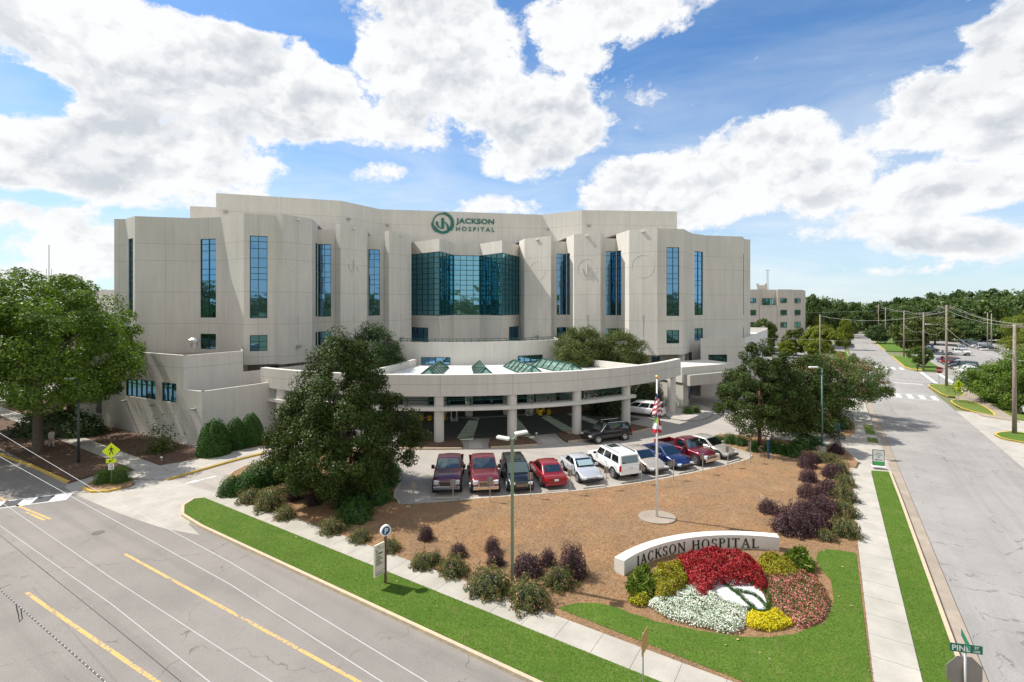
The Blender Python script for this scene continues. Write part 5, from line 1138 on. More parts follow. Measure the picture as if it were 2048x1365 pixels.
adj=['tallest','wide','dense','dark','ragged','rounded','slim','heavy','bushy','uneven']
place_list([e+(48,70) for e in tall],None,g1,lambda i,e:f'{adj[i%10]} {"bright" if e[4]=="l_olive" else "dark" if e[4]=="l_fard" else "mid"} green horizon tree {posword(e[0],e[2])}')
mid=[(1690,672,640,34,'l_fard'),(1660,668,628,48,'l_far'),(1705,676,622,48,'l_far'),(1735,668,622,40,'l_fard'),(1765,664,622,46,'l_far'),(1790,664,632,50,'l_far'),(1640,690,632,46,'l_yell'),(1720,662,638,36,'l_fard'),(1560,690,640,90,'l_olive'),(1780,672,645,44,'l_fard'),(1757,680,650,36,'l_fard')]
place_list([e+((None,) if False else ()) for e in mid],None,'trees around the far end of the street',lambda i,e:('small dark tree','round green tree','spreading green tree','dark bushy tree','leafy green tree','wide green tree','pale green tree','low dark tree','pale olive tree hiding the foot of the office block','dark low tree','dark shrub-like tree')[i]+(' near the far junction, ' if i!=8 else ' ')+(posword(e[0],0) if i!=8 else ''))
for (px,yb,yt,w,mt,lb) in((1525,708,638,60,'l_olive','rounded dull green tree beside the white parapet'),(1592,712,654,56,'l_olive','rounded green tree in front of the office block'),(1646,722,652,82,'l_yell','bright yellow-green tree left of the side street'),(1574,716,682,40,'l_yell','thin yellowish tree by the parked red car on the left'),(1690,700,636,30,'l_yell','spindly yellow-green sapling tree at the kerb of the side street')):
    ftree(px,yb,yt,w,mt,lb,'trees left of the side street',k=80,m=150)
for (px,yb,yt,w,mt,lb,shp) in((1822,706,632,78,'l_olive','large spreading myrtle on the verge beyond the crossing','vase'),(1870,690,636,90,'l_olive','wide green tree in front of the low glass building','dome'),(1925,684,640,90,'l_far','green tree left of the sign wall, behind the parked cars','dome'),(1975,684,645,90,'l_far','green tree under the sign wall, behind the parked cars','dome'),(1838,735,693,40,'l_myrtle','little dark crape myrtle on the grass at the crossing','vase'),(1755,688,648,42,'l_fard','dark bush at the left end of the far car row','dome'),(1795,664,618,34,'l_far','rust-tinged tree left of the low building','ball')):
    ftree(px,yb,yt,w,mt,lb,'trees around the car park',shape=shp,k=80,m=130)
tree('roadside_tree',*G(2085,745),12.0,6.8,1.5,dome,'l_yell','tall yellow-green tree at the right edge behind the utility pole','tree','trees at the right edge',k=120,m=220,cr=.2,ls=.3,seed=41,trunk=.3)
tree('roadside_tree',*G(2062,812),6.6,6.6,.3,dome,'l_oak','broad dark green tree overhanging the path at the right edge','tree','trees at the right edge',k=190,m=260,cr=.18,ls=.24,seed=43,trunk=.25)
tree('roadside_tree',*G(2105,830),6.5,5.2,.5,dome,'l_oak','green tree cut by the right edge, nearest the white car','tree','trees at the right edge',k=90,m=220,cr=.2,ls=.24,seed=44,trunk=.25)
tree('roadside_tree',-83,95,17,7,3,dome,'l_far','distant dark tree showing above the low wing behind the shade trees','tree','shade trees left of the hospital',k=60,m=140,cr=.22,ls=.5,seed=45,trunk=.3)
# hedge behind the front tree on the left, in deep shade
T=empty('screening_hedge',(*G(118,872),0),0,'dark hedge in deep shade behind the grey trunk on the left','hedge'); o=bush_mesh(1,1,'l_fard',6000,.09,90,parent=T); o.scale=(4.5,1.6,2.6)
# ---------- vehicles
def car_mesh_parts(kind,L,W,Hh,paint,detail=True):
    """returns dict part->list of (name, MB, mats, subparts)"""
    K=dict(sedan=dict(hb=.66,zs=.90,gf0=.23,gf1=.06,gr1=-.22,gr0=-.37,tr=.93,nose=.62,gl='3'),
           suv=dict(hb=.98,zs=1.02,gf0=.24,gf1=.10,gr1=-.43,gr0=-.485,tr=1.0,nose=.86,gl='4'),
           bigsuv=dict(hb=1.05,zs=1.16,gf0=.215,gf1=.11,gr1=-.455,gr0=-.49,tr=1.15,nose=1.02,gl='4'),
           van=dict(hb=.98,zs=1.02,gf0=.33,gf1=.12,gr1=-.44,gr0=-.49,tr=1.02,nose=.80,gl='4'),
           pickup=dict(hb=1.12,zs=1.22,gf0=.17,gf1=.075,gr1=-.12,gr0=-.14,tr=1.15,nose=1.12,gl='3'),
           oldpickup=dict(hb=1.0,zs=1.10,gf0=.19,gf1=.09,gr1=-.09,gr0=-.12,tr=1.05,nose=1.0,gl='2'))[kind]
    w=W/2; zb=.26 if kind=='sedan' else .34 if kind in('suv','van') else .45
    zs,nose,tr=K['zs'],K['nose'],K['tr']; bed=kind in('pickup','oldpickup')
    xb=K['gr0']*L-.02 if bed else -L/2
    st=[]  # x, halfwidth, zshoulder, zcentre, zbottom
    def add(x,hw,zsd,zc,zbb=zb): st.append((x,hw,zsd,zc,zbb))
    if not bed:
        add(-L/2,w*.80,tr*.84,tr*.86,zb+.18); add(-L/2+.10,w*.93,tr*.96,tr*.99,zb+.05); add(-L/2+.45,w*.99,tr*1.0,tr*1.03)
    else: add(xb,w*.98,tr,tr)
    for t in(.25,.5,.75): 
        x=(xb if bed else -L/2+.45)+(K['gf0']*L-(xb if bed else -L/2+.45))*t; add(x,w,zs+(tr-zs)*(1-t)*.6,zs+.02)
    add(K['gf0']*L,w*1.0,zs,zs+.05); xh=L/2-.12
    add(K['gf0']*L*.45+xh*.55,w*.985,(zs+nose)/2+.03,(zs+nose)/2+.09); add(L/2-.40,w*.95,nose+.0,nose+.06); add(L/2-.12,w*.86,nose*.86,nose*.92,zb+.03); add(L/2,w*.70,nose*.66,nose*.70,zb+.12)
    body=MB(); ring=[]
    for x,hw,zsd,zc,z0 in st:
        half=[(0,z0),(hw*.86,z0),(hw*.985,z0+.14),(hw,z0+(zsd-z0)*.55),(hw*.97,zsd-.06),(hw*.90,zsd),(hw*.5,zc),(0,zc+.01)]
        full=half+[(-a,b) for a,b in half[-2:0:-1]]
        ring.append([body.vert((x,a,b)) for a,b in full])
    n=len(ring[0])
    for i in range(len(ring)-1):
        for j in range(n): body.idx((ring[i][j],ring[i][(j+1)%n],ring[i+1][(j+1)%n],ring[i+1][j])[::-1])
    body.idx(ring[0]); body.idx(ring[-1][::-1])
    # greenhouse
    z0=zs-.02; zt=Hh; xf0,xf1,xr1,xr0=[K[k]*L for k in('gf0','gf1','gr1','gr0')]; wb=w*.90; wt=w*.74 if kind in('sedan',) else w*.80
    zr0=tr-.02 if not bed else zs-.02
    gh=MB(); B=[(xf0,wb,z0+.04),(xr0,wb*.97,zr0+.02)]; xm=(xf1+xr1)/2
    b0=[gh.vert(p) for p in((xf0,wb,z0),(xf0,-wb,z0),(xr0,-wb*.97,zr0),(xr0,wb*.97,zr0))]
    t0=[gh.vert(p) for p in((xf1,wt,zt-.06),(xf1,-wt,zt-.06),(xr1,-wt,zt-.07),(xr1,wt,zt-.07))]
    m0=[gh.vert(p) for p in((xm,wt,zt-.01),(xm,-wt,zt-.01))]; tc=[gh.vert(p) for p in((xf1,0,zt-.02),(xr1,0,zt-.03),(xm,0,zt+.02))]
    gh.idx((b0[0],t0[0],tc[0],t0[1],b0[1])[::1]); gh.idx((b0[2],t0[2],tc[1],t0[3],b0[3]))
    gh.idx((b0[1],t0[1],m0[1],t0[2],b0[2])); gh.idx((b0[3],t0[3],m0[0],t0[0],b0[0]))
    gh.idx((t0[0],m0[0],tc[2],tc[0])); gh.idx((m0[0],t0[3],tc[1],tc[2])); gh.idx((tc[0],tc[2],m0[1],t0[1])); gh.idx((tc[2],tc[1],t0[2],m0[1]))
    parts=[('body',body,paint),('cabin',gh,paint)]
    def lerp(a,b,t): return tuple(a[i]+(b[i]-a[i])*t for i in range(3))
    def panel(mb,bl,br,tl,tr_,u0,u1,v0,v1,o):
        P=[]
        for u,v in((u0,v0),(u1,v0),(u1,v1),(u0,v1)): P.append(Vector(lerp(lerp(bl,br,u),lerp(tl,tr_,u),v)))
        nrm=(P[1]-P[0]).cross(P[3]-P[0]).normalized(); mb.face([p+nrm*o for p in P])
    zt_=zt-.06
    FBL,FBR,FTL,FTR=(xf0,-wb,z0),(xf0,wb,z0),(xf1,-wt,zt_),(xf1,wt,zt_)
    ws_=MB(); panel(ws_,FBL,FBR,FTL,FTR,.05,.95,.10,.95,.012); parts.append(('windshield',ws_,M['carglass']))
    rw=MB(); panel(rw,(xr0,wb*.97,zr0),(xr0,-wb*.97,zr0),(xr1,wt,zt-.07),(xr1,-wt,zt-.07),.09,.91,.18,.90,.012); parts.append(('rear_window',rw,M['carglass']))
    sp_={'3':[(.10,.45),(.48,.80)] if kind=='sedan' else [(.10,.50),(.55,.93)],'4':[(.04,.30),(.34,.62),(.66,.93)],'2':[(.12,.80)]}[K['gl']]
    for s in(1,-1):
        sw=MB()
        for a,b_ in sp_:
            a,b_=1-b_,1-a
            if s>0: panel(sw,(xf0,wb,z0),(xr0,wb*.97,zr0),(xf1,wt,zt_),(xr1,wt,zt-.07),1-b_,1-a,.16,.88,.012)
            else: panel(sw,(xr0,-wb*.97,zr0),(xf0,-wb,z0),(xr1,-wt,zt-.07),(xf1,-wt,zt_),a,b_,.16,.88,.012)
        parts.append(('side_window',sw,M['carglass']))
    R=.33 if kind in('sedan','van') else .37 if kind=='suv' else .40
    wx=(L/2-(.88 if not bed else .95), -L/2+(.92 if not bed else 1.25))
    if bed:
        x0,x1=-L/2,xb-.03; bw=w*.97; zt2=tr; zf=.72; th=.07
        bd=MB(); bd.box(((x0+x1)/2,bw-th/2,(zt2+zb+.1)/2),(x1-x0,th,zt2-zb-.1)); bd.box(((x0+x1)/2,-bw+th/2,(zt2+zb+.1)/2),(x1-x0,th,zt2-zb-.1))
        bd.box((x0+.035,0,(zt2+zb+.1)/2-.003),(.07,2*bw-2*th-.004,zt2-zb-.1)); bd.box((x1-.03,0,(zt2+zf)/2-.004),(.05,2*bw-2*th-.004,zt2-zf))
        parts.append(('cargo_bed',bd,paint)); fl=MB(); fl.box(((x0+x1)/2,0,zf-.05),(x1-x0-.02,2*bw-2*th-.01,.1)); parts.append(('bed_liner',fl,M['black']))
        ch=MB(); ch.box(((x0+x1)/2,0,.5),(x1-x0-.3,W*.5,.2)); parts.append(('chassis',ch,M['black']))
    for ax,x in enumerate(wx):
        for s in(1,-1):
            ar=MB(); ar.tube([(x,s*(w-.35),R+.01),(x,s*(w+.004),R+.01)],R+.075,20); parts.append(('wheel_arch',ar,M['black']))
            ty=MB(); y0=s*(w-.20);y1=s*(w+.03); ty.tube([(x,y0,R),(x,y0+s*.02,R),(x,y1-s*.035,R),(x,y1,R)],[R*.90,R,R,R*.90],22)
            rm=MB(); rm.tube([(x,y1+s*.001,R),(x,y1+s*.006,R)],R*.30,14)
            for k in range(5):
                a=2*math.pi*k/5+.3; rm.bar((x+.02*math.cos(a),y1+s*.004,R+.02*math.sin(a)),(x+R*.6*math.cos(a),y1+s*.004,R+R*.6*math.sin(a)),.012,.085)
            rm.tube([(x+R*.62*math.cos(t),y1+s*.003,R+R*.62*math.sin(t)) for t in np.linspace(0,2*math.pi,23)],.022,5,cap=False)
            parts.append(('wheel',None,None,[('tyre',ty,M['rubber']),('rim',rm,M['rim'])]))
    zl=nose*.80
    for s in(1,-1):
        h=MB(); h.box((L/2-.13,s*w*.68,zl),(.26,w*.34,.15 if kind in('sedan','suv','van') else .24),rz=-s*.32); parts.append(('headlight',h,M['hl']))
        t=MB(); 
        if kind in('sedan',): t.box((-L/2+.09,s*w*.70,tr*.80),(.2,w*.40,.16),rz=s*.25)
        else: t.box((-L/2+.05 if not bed else -L/2-.002,s*w*.88,tr*.82),(.12,.14,.42),rz=s*.15)
        parts.append(('tail_light',t,M['tl']))
        m_=MB(); m_.box((xf0-.28,s*(w+.10),zs+.10),(.16,.22,.16 if not bed else .26)); m_.bar((xf0-.28,s*(w-.08),zs+.04),(xf0-.28,s*(w+.02),zs+.08),.05); parts.append(('wing_mirror',m_,paint if kind=='sedan' else M['black']))
    g=MB(); gh_=.20 if kind in('sedan','suv','van') else .36
    g.box((L/2-.02,0,nose*.70),(.07,w*.95,gh_)); parts.append(('grille',g,M['black'],))
    gc=MB()
    for k in range(3 if not bed else 4): gc.box((L/2+.016,0,nose*.70-gh_/2+gh_*(k+.5)/(3 if not bed else 4)),(.02,w*.93,.022))
    if bed:
        for s in(1,-1): gc.box((L/2+.018,s*w*.47,nose*.70),(.022,.05,gh_+.03))
        gc.box((L/2+.018,0,nose*.70+gh_/2+.01),(.022,w*.98,.04)); gc.box((L/2+.018,0,nose*.70-gh_/2-.01),(.022,w*.98,.04))
    parts.append(('grille_trim',gc,M['chrome']))
    bp=MB(); bp.box((L/2-.04,0,zb+.10),(.16,W*.86,.17 if not bed else .22)); parts.append(('front_bumper',bp,M['chrome'] if bed else M['black']))
    bp=MB(); bp.box((-L/2+.03,0,zb+.12),(.14,W*.88,.18)); parts.append(('rear_bumper',bp,M['chrome'] if bed else (paint if kind!='bigsuv' else paint)))
    p=MB(); p.box((-L/2-.045,0,tr*.72 if kind!='bigsuv' else .95),(.02,.32,.15)); parts.append(('licence_plate',p,M['plate']))
    # door seams and handles
    sm=MB(); xs=[xf0-.12,(xf0+xr0)/2-.08]+([xr0+.35] if kind not in('oldpickup',) else [])
    for s in(1,-1):
        for x in xs: sm.box((x,s*(w*1.0+.0015),(zb+.14+zs)/2),(.012,.006,zs-zb-.3))
    parts.append(('door_seam',sm,M['black']))
    hn=MB()
    for s in(1,-1):
        for x in((xf0+xr0)/2+.12,)+(((xr0+.55),) if K['gl']!='2' else ()): hn.box((x,s*(w+.012),zs-.17),(.18,.03,.035))
    parts.append(('door_handle',hn,M['chrome'] if kind in('bigsuv',) else paint))
    if kind in('suv','bigsuv'):
        rr_=MB()
        for s in(1,-1): rr_.bar((xf1-.25,s*wt*.86,zt+.05),(xr1+.25,s*wt*.86,zt+.04),.04)
        parts.append(('roof_rail',rr_,M['chrome'] if kind=='suv' else M['black']))
        sr=MB(); sr.box((xf1-.65,0,zt+.013),(.75,wt*1.05,.03)); parts.append(('sunroof',sr,M['carglass']))
    return parts
def build_car(name,kind,L,W,Hh,paint,label,group,cat,loc,rz):
    T=empty(name,(loc[0],loc[1],.012),rz,label,cat,group)
    for p in car_mesh_parts(kind,L,W,Hh,paint):
        if p[1] is None:
            ty=p[3][0]; o=ty[1].build('wheel',ty[2],T,smooth=False); r=p[3][1]; r[1].build('rim',r[2],o)
        else:
            o=p[1].build(p[0],p[2],T); 
            if p[0] in('body','cabin'): 
                me=o.data; bm=bmesh.new(); bm.from_mesh(me); bmesh.ops.recalc_face_normals(bm,faces=bm.faces); bm.to_mesh(me); bm.free()
                m=o.modifiers.new('b','BEVEL'); m.width=.06 if p[0]=='cabin' else .03; m.segments=3; m.limit_method='ANGLE'; m.angle_limit=math.radians(20 if p[0]=='cabin' else 35)
                if p[0]=='body': sb_=o.modifiers.new('s','SUBSURF'); sb_.levels=1; sb_.render_levels=2
                me.polygons.foreach_set('use_smooth',[True]*len(me.polygons))
            elif p[0] not in('windshield','rear_window','side_window','wheel_arch','door_seam','grille_trim'):
                m=o.modifiers.new('b','BEVEL'); m.width=.018; m.segments=2
    return T
def paintm(n,c,metal=.35,rough=.28): return simple(n+'_car_paint',c,rough,metal,coat=.8)
PM=dict(maroonblue=paintm('dark_maroon',(.085,.008,.018)),ruby=paintm('ruby_red',(.17,.016,.018)),black=paintm('black',(.010,.011,.013)),red=paintm('bright_red',(.28,.010,.02)),silver=paintm('silver',(.56,.57,.59)),white=paintm('white',(.80,.80,.79),0),gold=paintm('gold_beige',(.46,.40,.34)),navy=paintm('navy',(.012,.025,.11)),maroon=paintm('maroon',(.15,.010,.02)),beige=paintm('pale_beige',(.42,.39,.35)),grey=paintm('grey',(.16,.17,.18)),blue=paintm('blue',(.08,.15,.27)))
RC=Vector((-7.4,81.1))
def park(px,py,L,rev):
    p=Vector(G(px,py)); d=(p-RC).normalized(); c=p-d*(L/2); a=math.atan2(d.y,d.x); return (c.x,c.y),(a+math.pi if rev else a)
PK=[('pickup_truck','pickup',5.7,2.03,1.93,'maroonblue','dark maroon pickup at the left end of the front parked row','pickup',893,993,0),
('pickup_truck','pickup',5.7,2.03,1.95,'ruby','ruby red pickup with a chrome-framed grille, second in the parked row','pickup',972,993,0),
('suv','suv',4.65,1.84,1.72,'black','black crossover parked nose to the straw bed between red pickup and red sedan','suv',1044,989,0),
('sedan','sedan',4.8,1.82,1.46,'red','bright red sedan parked with its boot towards the bed','car',1113,980,1),
('sedan','sedan',4.65,1.77,1.45,'silver','silver sedan with a reflective sunshade behind the windscreen','car',1187,971,0),
('large_suv','bigsuv',5.15,2.0,1.92,'white','large white suv parked with its tailgate towards the bed','suv',1262,962,1),
('sedan','sedan',4.9,1.83,1.45,'gold','beige-gold sedan right of the large white suv','car',1321,951,0),
('sedan','sedan',4.8,1.83,1.44,'navy','navy blue sedan in the parked row','car',1374,942,0),
('pickup_truck','oldpickup',5.4,1.95,1.8,'maroon','older maroon single-cab pickup near the right end of the row','pickup',1426,934,0),
('sedan','sedan',4.9,1.83,1.45,'beige','pale beige sedan last at the right end of the row','car',1466,920,0)]
for nm,kd,L,W,Hh,pt,lb,ct,px,py,rv in PK:
    loc,a=park(px,py,L,rv); T=build_car(nm,kd,L,W,Hh,PM[pt],lb,'vehicles parked in front of the canopy',ct,loc,a)
    if pt=='silver':
        b=MB(); b.box((.85,0,1.19),(.02,1.15,.50),rot=Matrix.Rotation(math.radians(-57),3,'Y')); b.build('sunshade',M['shade'],T)
a=math.atan2(-1.0,-2.4); build_car('suv','suv',4.75,1.93,1.72,PM['black'],'black suv driving past the canopy columns',None,'suv',(9.1,48.2),a)
a=math.atan2(.52,-.85); build_car('minivan','van',5.1,1.98,1.72,PM['white'],'white minivan stopped at the right end of the canopy',None,'minivan',(15.35,59.0),a)
# small cars far off, one mesh each
FC={}
def far_car(kind,pt,x,y,rz,label,group,cat='car'):
    key=(kind,pt)
    if key not in FC:
        L,W,Hh=dict(sedan=(4.7,1.8,1.45),suv=(4.7,1.9,1.75),pickup=(5.7,2.0,1.9),van=(5,1.95,1.8))[kind]; V=[];Fc=[];mi=[];mats=[PM[pt]]
        for p in car_mesh_parts(kind,L,W,Hh,PM[pt]):
            for nm,mb,mt in ([(p[0],p[1],p[2])] if p[1] is not None else p[3]):
                if nm in('door_seam','door_handle','sunroof'): continue
                if mt not in mats: mats.append(mt)
                o=len(V); V+=mb.v; Fc+=[tuple(i+o for i in f) for f in mb.f]; mi+=[mats.index(mt)]*len(mb.f)
        me=bpy.data.meshes.new('car'); me.from_pydata(V,[],Fc)
        for m in mats: me.materials.append(m)
        me.polygons.foreach_set('material_index',mi); me.update(); FC[key]=me
    o=bpy.data.objects.new({'sedan':'parked_car','suv':'parked_suv','pickup':'parked_pickup','van':'parked_van'}[kind],FC[key]); COL.objects.link(o); o.location=(x,y,.02); o.rotation_euler=(0,0,rz); tag(o,label,cat,group); return o
SD=math.atan2(.8436,.537); QD=math.atan2(-.537,.8436)
cols=['silver','black','white','grey','blue','red','silver','grey','white','black','gold']
cn=dict(silver='silver',black='black',white='white',grey='grey',blue='blue',red='red',gold='beige',navy='navy',maroon='maroon')
ordn=['nearest','second','third','fourth','fifth','sixth','seventh','eighth','ninth','tenth','eleventh','twelfth','thirteenth','fourteenth']
def frow(q,s0,n,step,rz,kinds,colr,rowname,grp):
    for i in range(n):
        kd=kinds[i%len(kinds)]; c=colr[i%len(colr)]; x,y=QS(q+.3*rr.random(),s0+i*step); far_car(kd,c,x,y,rz+(math.pi if rr.random()<.3 else 0)+.03*rr.random(),f'{cn[c]} {dict(sedan="sedan",suv="suv",pickup="pickup",van="minivan")[kd]}, {ordn[i]} from the crossing in the {rowname}',grp,'car' if kd=='sedan' else kd)
gp_='cars in the car park across the side street'
frow(22.5,124.8,9,2.95,QD+math.pi,['sedan','sedan','sedan','suv','sedan','sedan','suv','sedan'],['white','white','grey','black','black','silver','red','grey','blue'],'row along the near path',gp_)
frow(22.5,178,10,2.85,QD+math.pi,['sedan','sedan','sedan','suv','sedan'],['grey','white','silver','navy','blue','silver'],'row beyond the small myrtle',gp_)
frow(38,192,9,3.0,QD,['sedan','suv','sedan','van','sedan'],['black','silver','blue','silver','red','grey'],'second row of the car park',gp_)
frow(52,190,8,3.1,QD,['suv','sedan','suv','sedan'],['black','white','grey','red','silver'],'third row of the car park',gp_)
x,y=QS(27.5,170); far_car('pickup','white',x,y,QD+.1,'white extended-cab pickup crossing the car park aisle',gp_,'pickup')
x,y=QS(31,186); far_car('suv','silver',x,y,SD+math.pi,'silver suv stopped in the car park aisle facing the street',gp_,'suv')
for q,s,c,k,lb in((27,232,'white','suv','white suv at the back of the car park under the trees'),(31,233,'black','suv','black suv at the back of the car park'),(35.5,233,'grey','suv','dark grey suv at the back of the car park'),(40,234,'white','sedan','white sedan at the far back of the car park'),(45,234,'grey','sedan','grey sedan at the far back corner of the car park')):
    x,y=QS(q,s); far_car(k,c,x,y,SD+math.pi,lb,gp_,'suv' if k=='suv' else 'car')
for q,s,c,k,lb in((17.5,262,'white','suv','white suv beyond the far junction'),(22.5,263,'silver','sedan','silver car beyond the far junction')): x,y=QS(q,s); far_car(k,c,x,y,QD,lb,'cars beyond the far junction')
x,y=G(1690,693); far_car('suv','grey',x,y,QD+.2,'dark grey suv emerging by the yellow-green tree',None,'suv')
for px,py,c,lb in((1556,694,'red','red car left of the yellow-green tree'),(1552,706,'blue','blue car just beyond the white podium wall'),(1593,701,'white','white car in front of the thin yellowish tree'),(1566,701,'silver','silver car beside the red one'),(1680,670,'white','white car at the left of the far junction')):
    x,y=G(px,py); far_car('sedan',c,x,y,QD,lb,'cars left of the side street')
x,y=G(2075,836); far_car('sedan','white',x,y,SD+math.pi+.1,'white car cut by the right edge of the photo','cars at the right edge'); x,y=G(2085,795); far_car('suv','maroon',x,y,QD,'maroon suv behind the utility pole at the right edge','cars at the right edge','suv')
# wheel stops and kerb end
b=None
for i,(px,py) in enumerate(((893,1000),(972,999),(1044,994),(1115,986),(1190,977),(1264,966),(1323,956),(1376,946),(1427,938),(1470,925))):
    p=Vector(G(px,py)); d=(p-RC).normalized(); b=MB(); p=p-d*.15; b.box((p.x,p.y,.06),(.16,1.7,.1),math.atan2(d.y,d.x)); o=b.build('wheel_stop',M['side'],bevel=.02); tag(o,f'concrete wheel stop in front of the {["dark maroon pickup","ruby red pickup","black crossover","red sedan","silver sedan","large white suv","beige-gold sedan","navy sedan","older maroon pickup","pale beige sedan"][i]}','wheel stop','wheel stops')
# ---------- street furniture, signs, wires, people, other buildings
def thing(name,x,y,z,rz,label,cat,group=None): return empty(name,(x,y,z),rz,label,cat,group)
# curved monument sign
SC=Vector((11.6,17.6)); SRf,SRb=8.75,9.30; SZ0,SZ1=.10,.87
def sp_(r,deg): a=math.radians(deg); return (SC.x+r*math.cos(a),SC.y+r*math.sin(a))
T=thing('curved_sign',*sp_(9,105),0,0,'low curved cream sign wall with dark serif lettering behind the crimson flower mound','sign')
b=MB(); A=np.linspace(135.9,74.6,33); loc=Vector((*sp_(9,105),0))
def L_(p): return (p[0]-loc.x,p[1]-loc.y,p[2])
for i in range(32):
    a,c=A[i],A[i+1]; f0,f1,b0,b1=sp_(SRf,a),sp_(SRf,c),sp_(SRb,a),sp_(SRb,c)
    b.face([L_((*f0,SZ0)),L_((*f1,SZ0)),L_((*f1,SZ1)),L_((*f0,SZ1))]); b.face([L_((*b1,SZ0)),L_((*b0,SZ0)),L_((*b0,SZ1-.03)),L_((*b1,SZ1-.03))])
    b.face([L_((*f0,SZ1)),L_((*f1,SZ1)),L_((*b1,SZ1-.03)),L_((*b0,SZ1-.03))])
for a in(A[0],A[-1]):
    f=[L_((*sp_(SRf,a),SZ0)),L_((*sp_(SRf,a),SZ1)),L_((*sp_(SRb,a),SZ1-.03)),L_((*sp_(SRb,a),SZ0))]; b.face(f if a==A[0] else f[::-1])
b.build('sign_wall',M['whitesign'],T)
TK,TN=.135,.05
def q_(x0,y0,x1,y1,w): # bar with horizontal half-width
    return [(x0-w/2,y0),(x0+w/2,y0),(x1+w/2,y1),(x1-w/2,y1)]
def rect(x0,y0,x1,y1): return [(x0,y0),(x1,y0),(x1,y1),(x0,y1)]
def srf(x,y,w=.27,up=0): return rect(x-w/2,y,x+w/2,y+.04) if not up else rect(x-w/2,y-.04,x+w/2,y)
def arc(cx,cy,rx,ry,t0,t1,wmin,wmax,k=18):
    o=[]
    for i in range(k):
        a,b_=[math.radians(t0+(t1-t0)*j/k) for j in(i,i+1)]; wa,wb=[wmin+(wmax-wmin)*abs(math.cos(t)) for t in(a,b_)]
        o.append([(cx+(rx)*math.cos(a),cy+ry*math.sin(a)),(cx+rx*math.cos(b_),cy+ry*math.sin(b_)),(cx+(rx-wb)*math.cos(b_),cy+(ry-wmin if True else 0)*math.sin(b_)),(cx+(rx-wa)*math.cos(a),cy+(ry-wmin)*math.sin(a))])
    return o
GL={
'I':(.34,[rect(.10,0,.10+TK,1),srf(.167,0),srf(.167,1,up=1)]),
'H':(.86,[rect(.10,0,.10+TK,1),rect(.62,0,.62+TK,1),rect(.2,.48,.65,.54),srf(.167,0),srf(.167,1,up=1),srf(.687,0),srf(.687,1,up=1)]),
'T':(.74,[rect(.30,0,.30+TK,1),rect(.03,.95,.71,1),rect(.03,.80,.07,.96),rect(.67,.80,.71,.96),srf(.367,0)]),
'L':(.66,[rect(.10,0,.10+TK,1),rect(.1,0,.60,.05),rect(.56,0,.60,.22),srf(.167,0),srf(.167,1,up=1)]),
'A':(.84,[q_(.14,0,.42,1,TN),q_(.70,0,.42,1,TK),rect(.22,.32,.60,.37),srf(.13,0,.24),srf(.70,0,.28)]),
'N':(.86,[rect(.12,0,.12+TN,1),rect(.70,0,.70+TN,1),q_(.72,0,.15,1,TK*1.1),srf(.145,0,.22),srf(.12,1,.22,up=1),srf(.725,1,.22,up=1)]),
'K':(.82,[rect(.10,0,.10+TK,1),q_(.24,.45,.66,1,TN*1.2),q_(.72,0,.36,.60,TK*1.1),srf(.167,0),srf(.167,1,up=1),srf(.72,0,.24),srf(.66,1,.22,up=1)]),
'J':(.40,[rect(.14,-.12,.14+TK,1),srf(.21,1,up=1)]+arc(.03,-.12,.245,.14,-100,0,.03,.10,8)),
'P':(.68,[rect(.10,0,.10+TK,1),srf(.167,0),srf(.167,1,up=1),rect(.2,.95,.36,1),rect(.2,.46,.36,.51)]+arc(.35,.73,.28,.27,-90,90,.045,TK)),
'O':(.88,arc(.43,.5,.38,.52,0,360,.045,TK,30)),
'C':(.80,arc(.43,.5,.38,.52,50,310,.045,TK,24)+[rect(.645,.72,.68,.98),rect(.645,.06,.67,.25)]),
'S':(.62,arc(.30,.745,.235,.27,25,262,.05,TK*.9)+arc(.30,.255,.25,.27,-155,82,.05,TK*.95)+[rect(.50,.74,.53,.95),rect(.055,.05,.085,.27)]),
' ':(.45,[])}
def serif_text(txt):
    x=0; out=[]
    for ch in txt:
        w_,ps=GL[ch]; out+= [[(x+a,c) for a,c in p] for p in ps]; x+=w_+.10
    return out,x-.10
P,Wt=serif_text('JACKSON HOSPITAL'); a0,a1=129.2,81.0; hh=.47; lt=MB()
for p in P:
    ar=sum(p[i][0]*p[(i+1)%4][1]-p[(i+1)%4][0]*p[i][1] for i in range(4)); p=p if ar>0 else p[::-1]
    ff=[L_((*sp_(SRf-.035,a0+(a1-a0)*x/Wt),.23+y*hh)) for x,y in p]; bb=[L_((*sp_(SRf+.01,a0+(a1-a0)*x/Wt),.23+y*hh)) for x,y in p]
    lt.face(ff)
    for i in range(4): lt.face([ff[i],bb[i],bb[(i+1)%4],ff[(i+1)%4]])
lt.build('lettering',M['textgreen'],T)
# flagpole
x,y=G(1314,1036,.15); T=thing('flagpole',x,y,.15,0,'tall white flagpole on a round concrete pad with a gold ball','flagpole')
b=MB(); b.tube([(0,0,0),(0,0,3),(0,0,8.4)],[.075,.065,.04],14); b.build('pole',M['steelw'],T,smooth=True)
b=MB(); b.sphere((0,0,8.5),.11,14,10); b.build('finial',simple('gold_ball',(.75,.45,.15),.3,.6),T,smooth=True)
b=MB(); b.prism([(1.1*math.cos(t),.95*math.sin(t)) for t in np.linspace(0,2*math.pi,36)[:-1]],-.1,.07); b.build('base_pad',M['gutter'],T)
b=MB(); b.tube([(-.07,-.02,8.2),(-.09,-.03,4),(-.07,-.02,1.1)],.006,5); b.build('halyard',M['wire'],T)
FM=dict(r=simple('flag_red',(.50,.02,.04),.8),w=simple('flag_white',(.75,.75,.77),.8),b=simple('flag_blue',(.03,.06,.22),.8),g=simple('flag_green',(.25,.5,.06),.8))
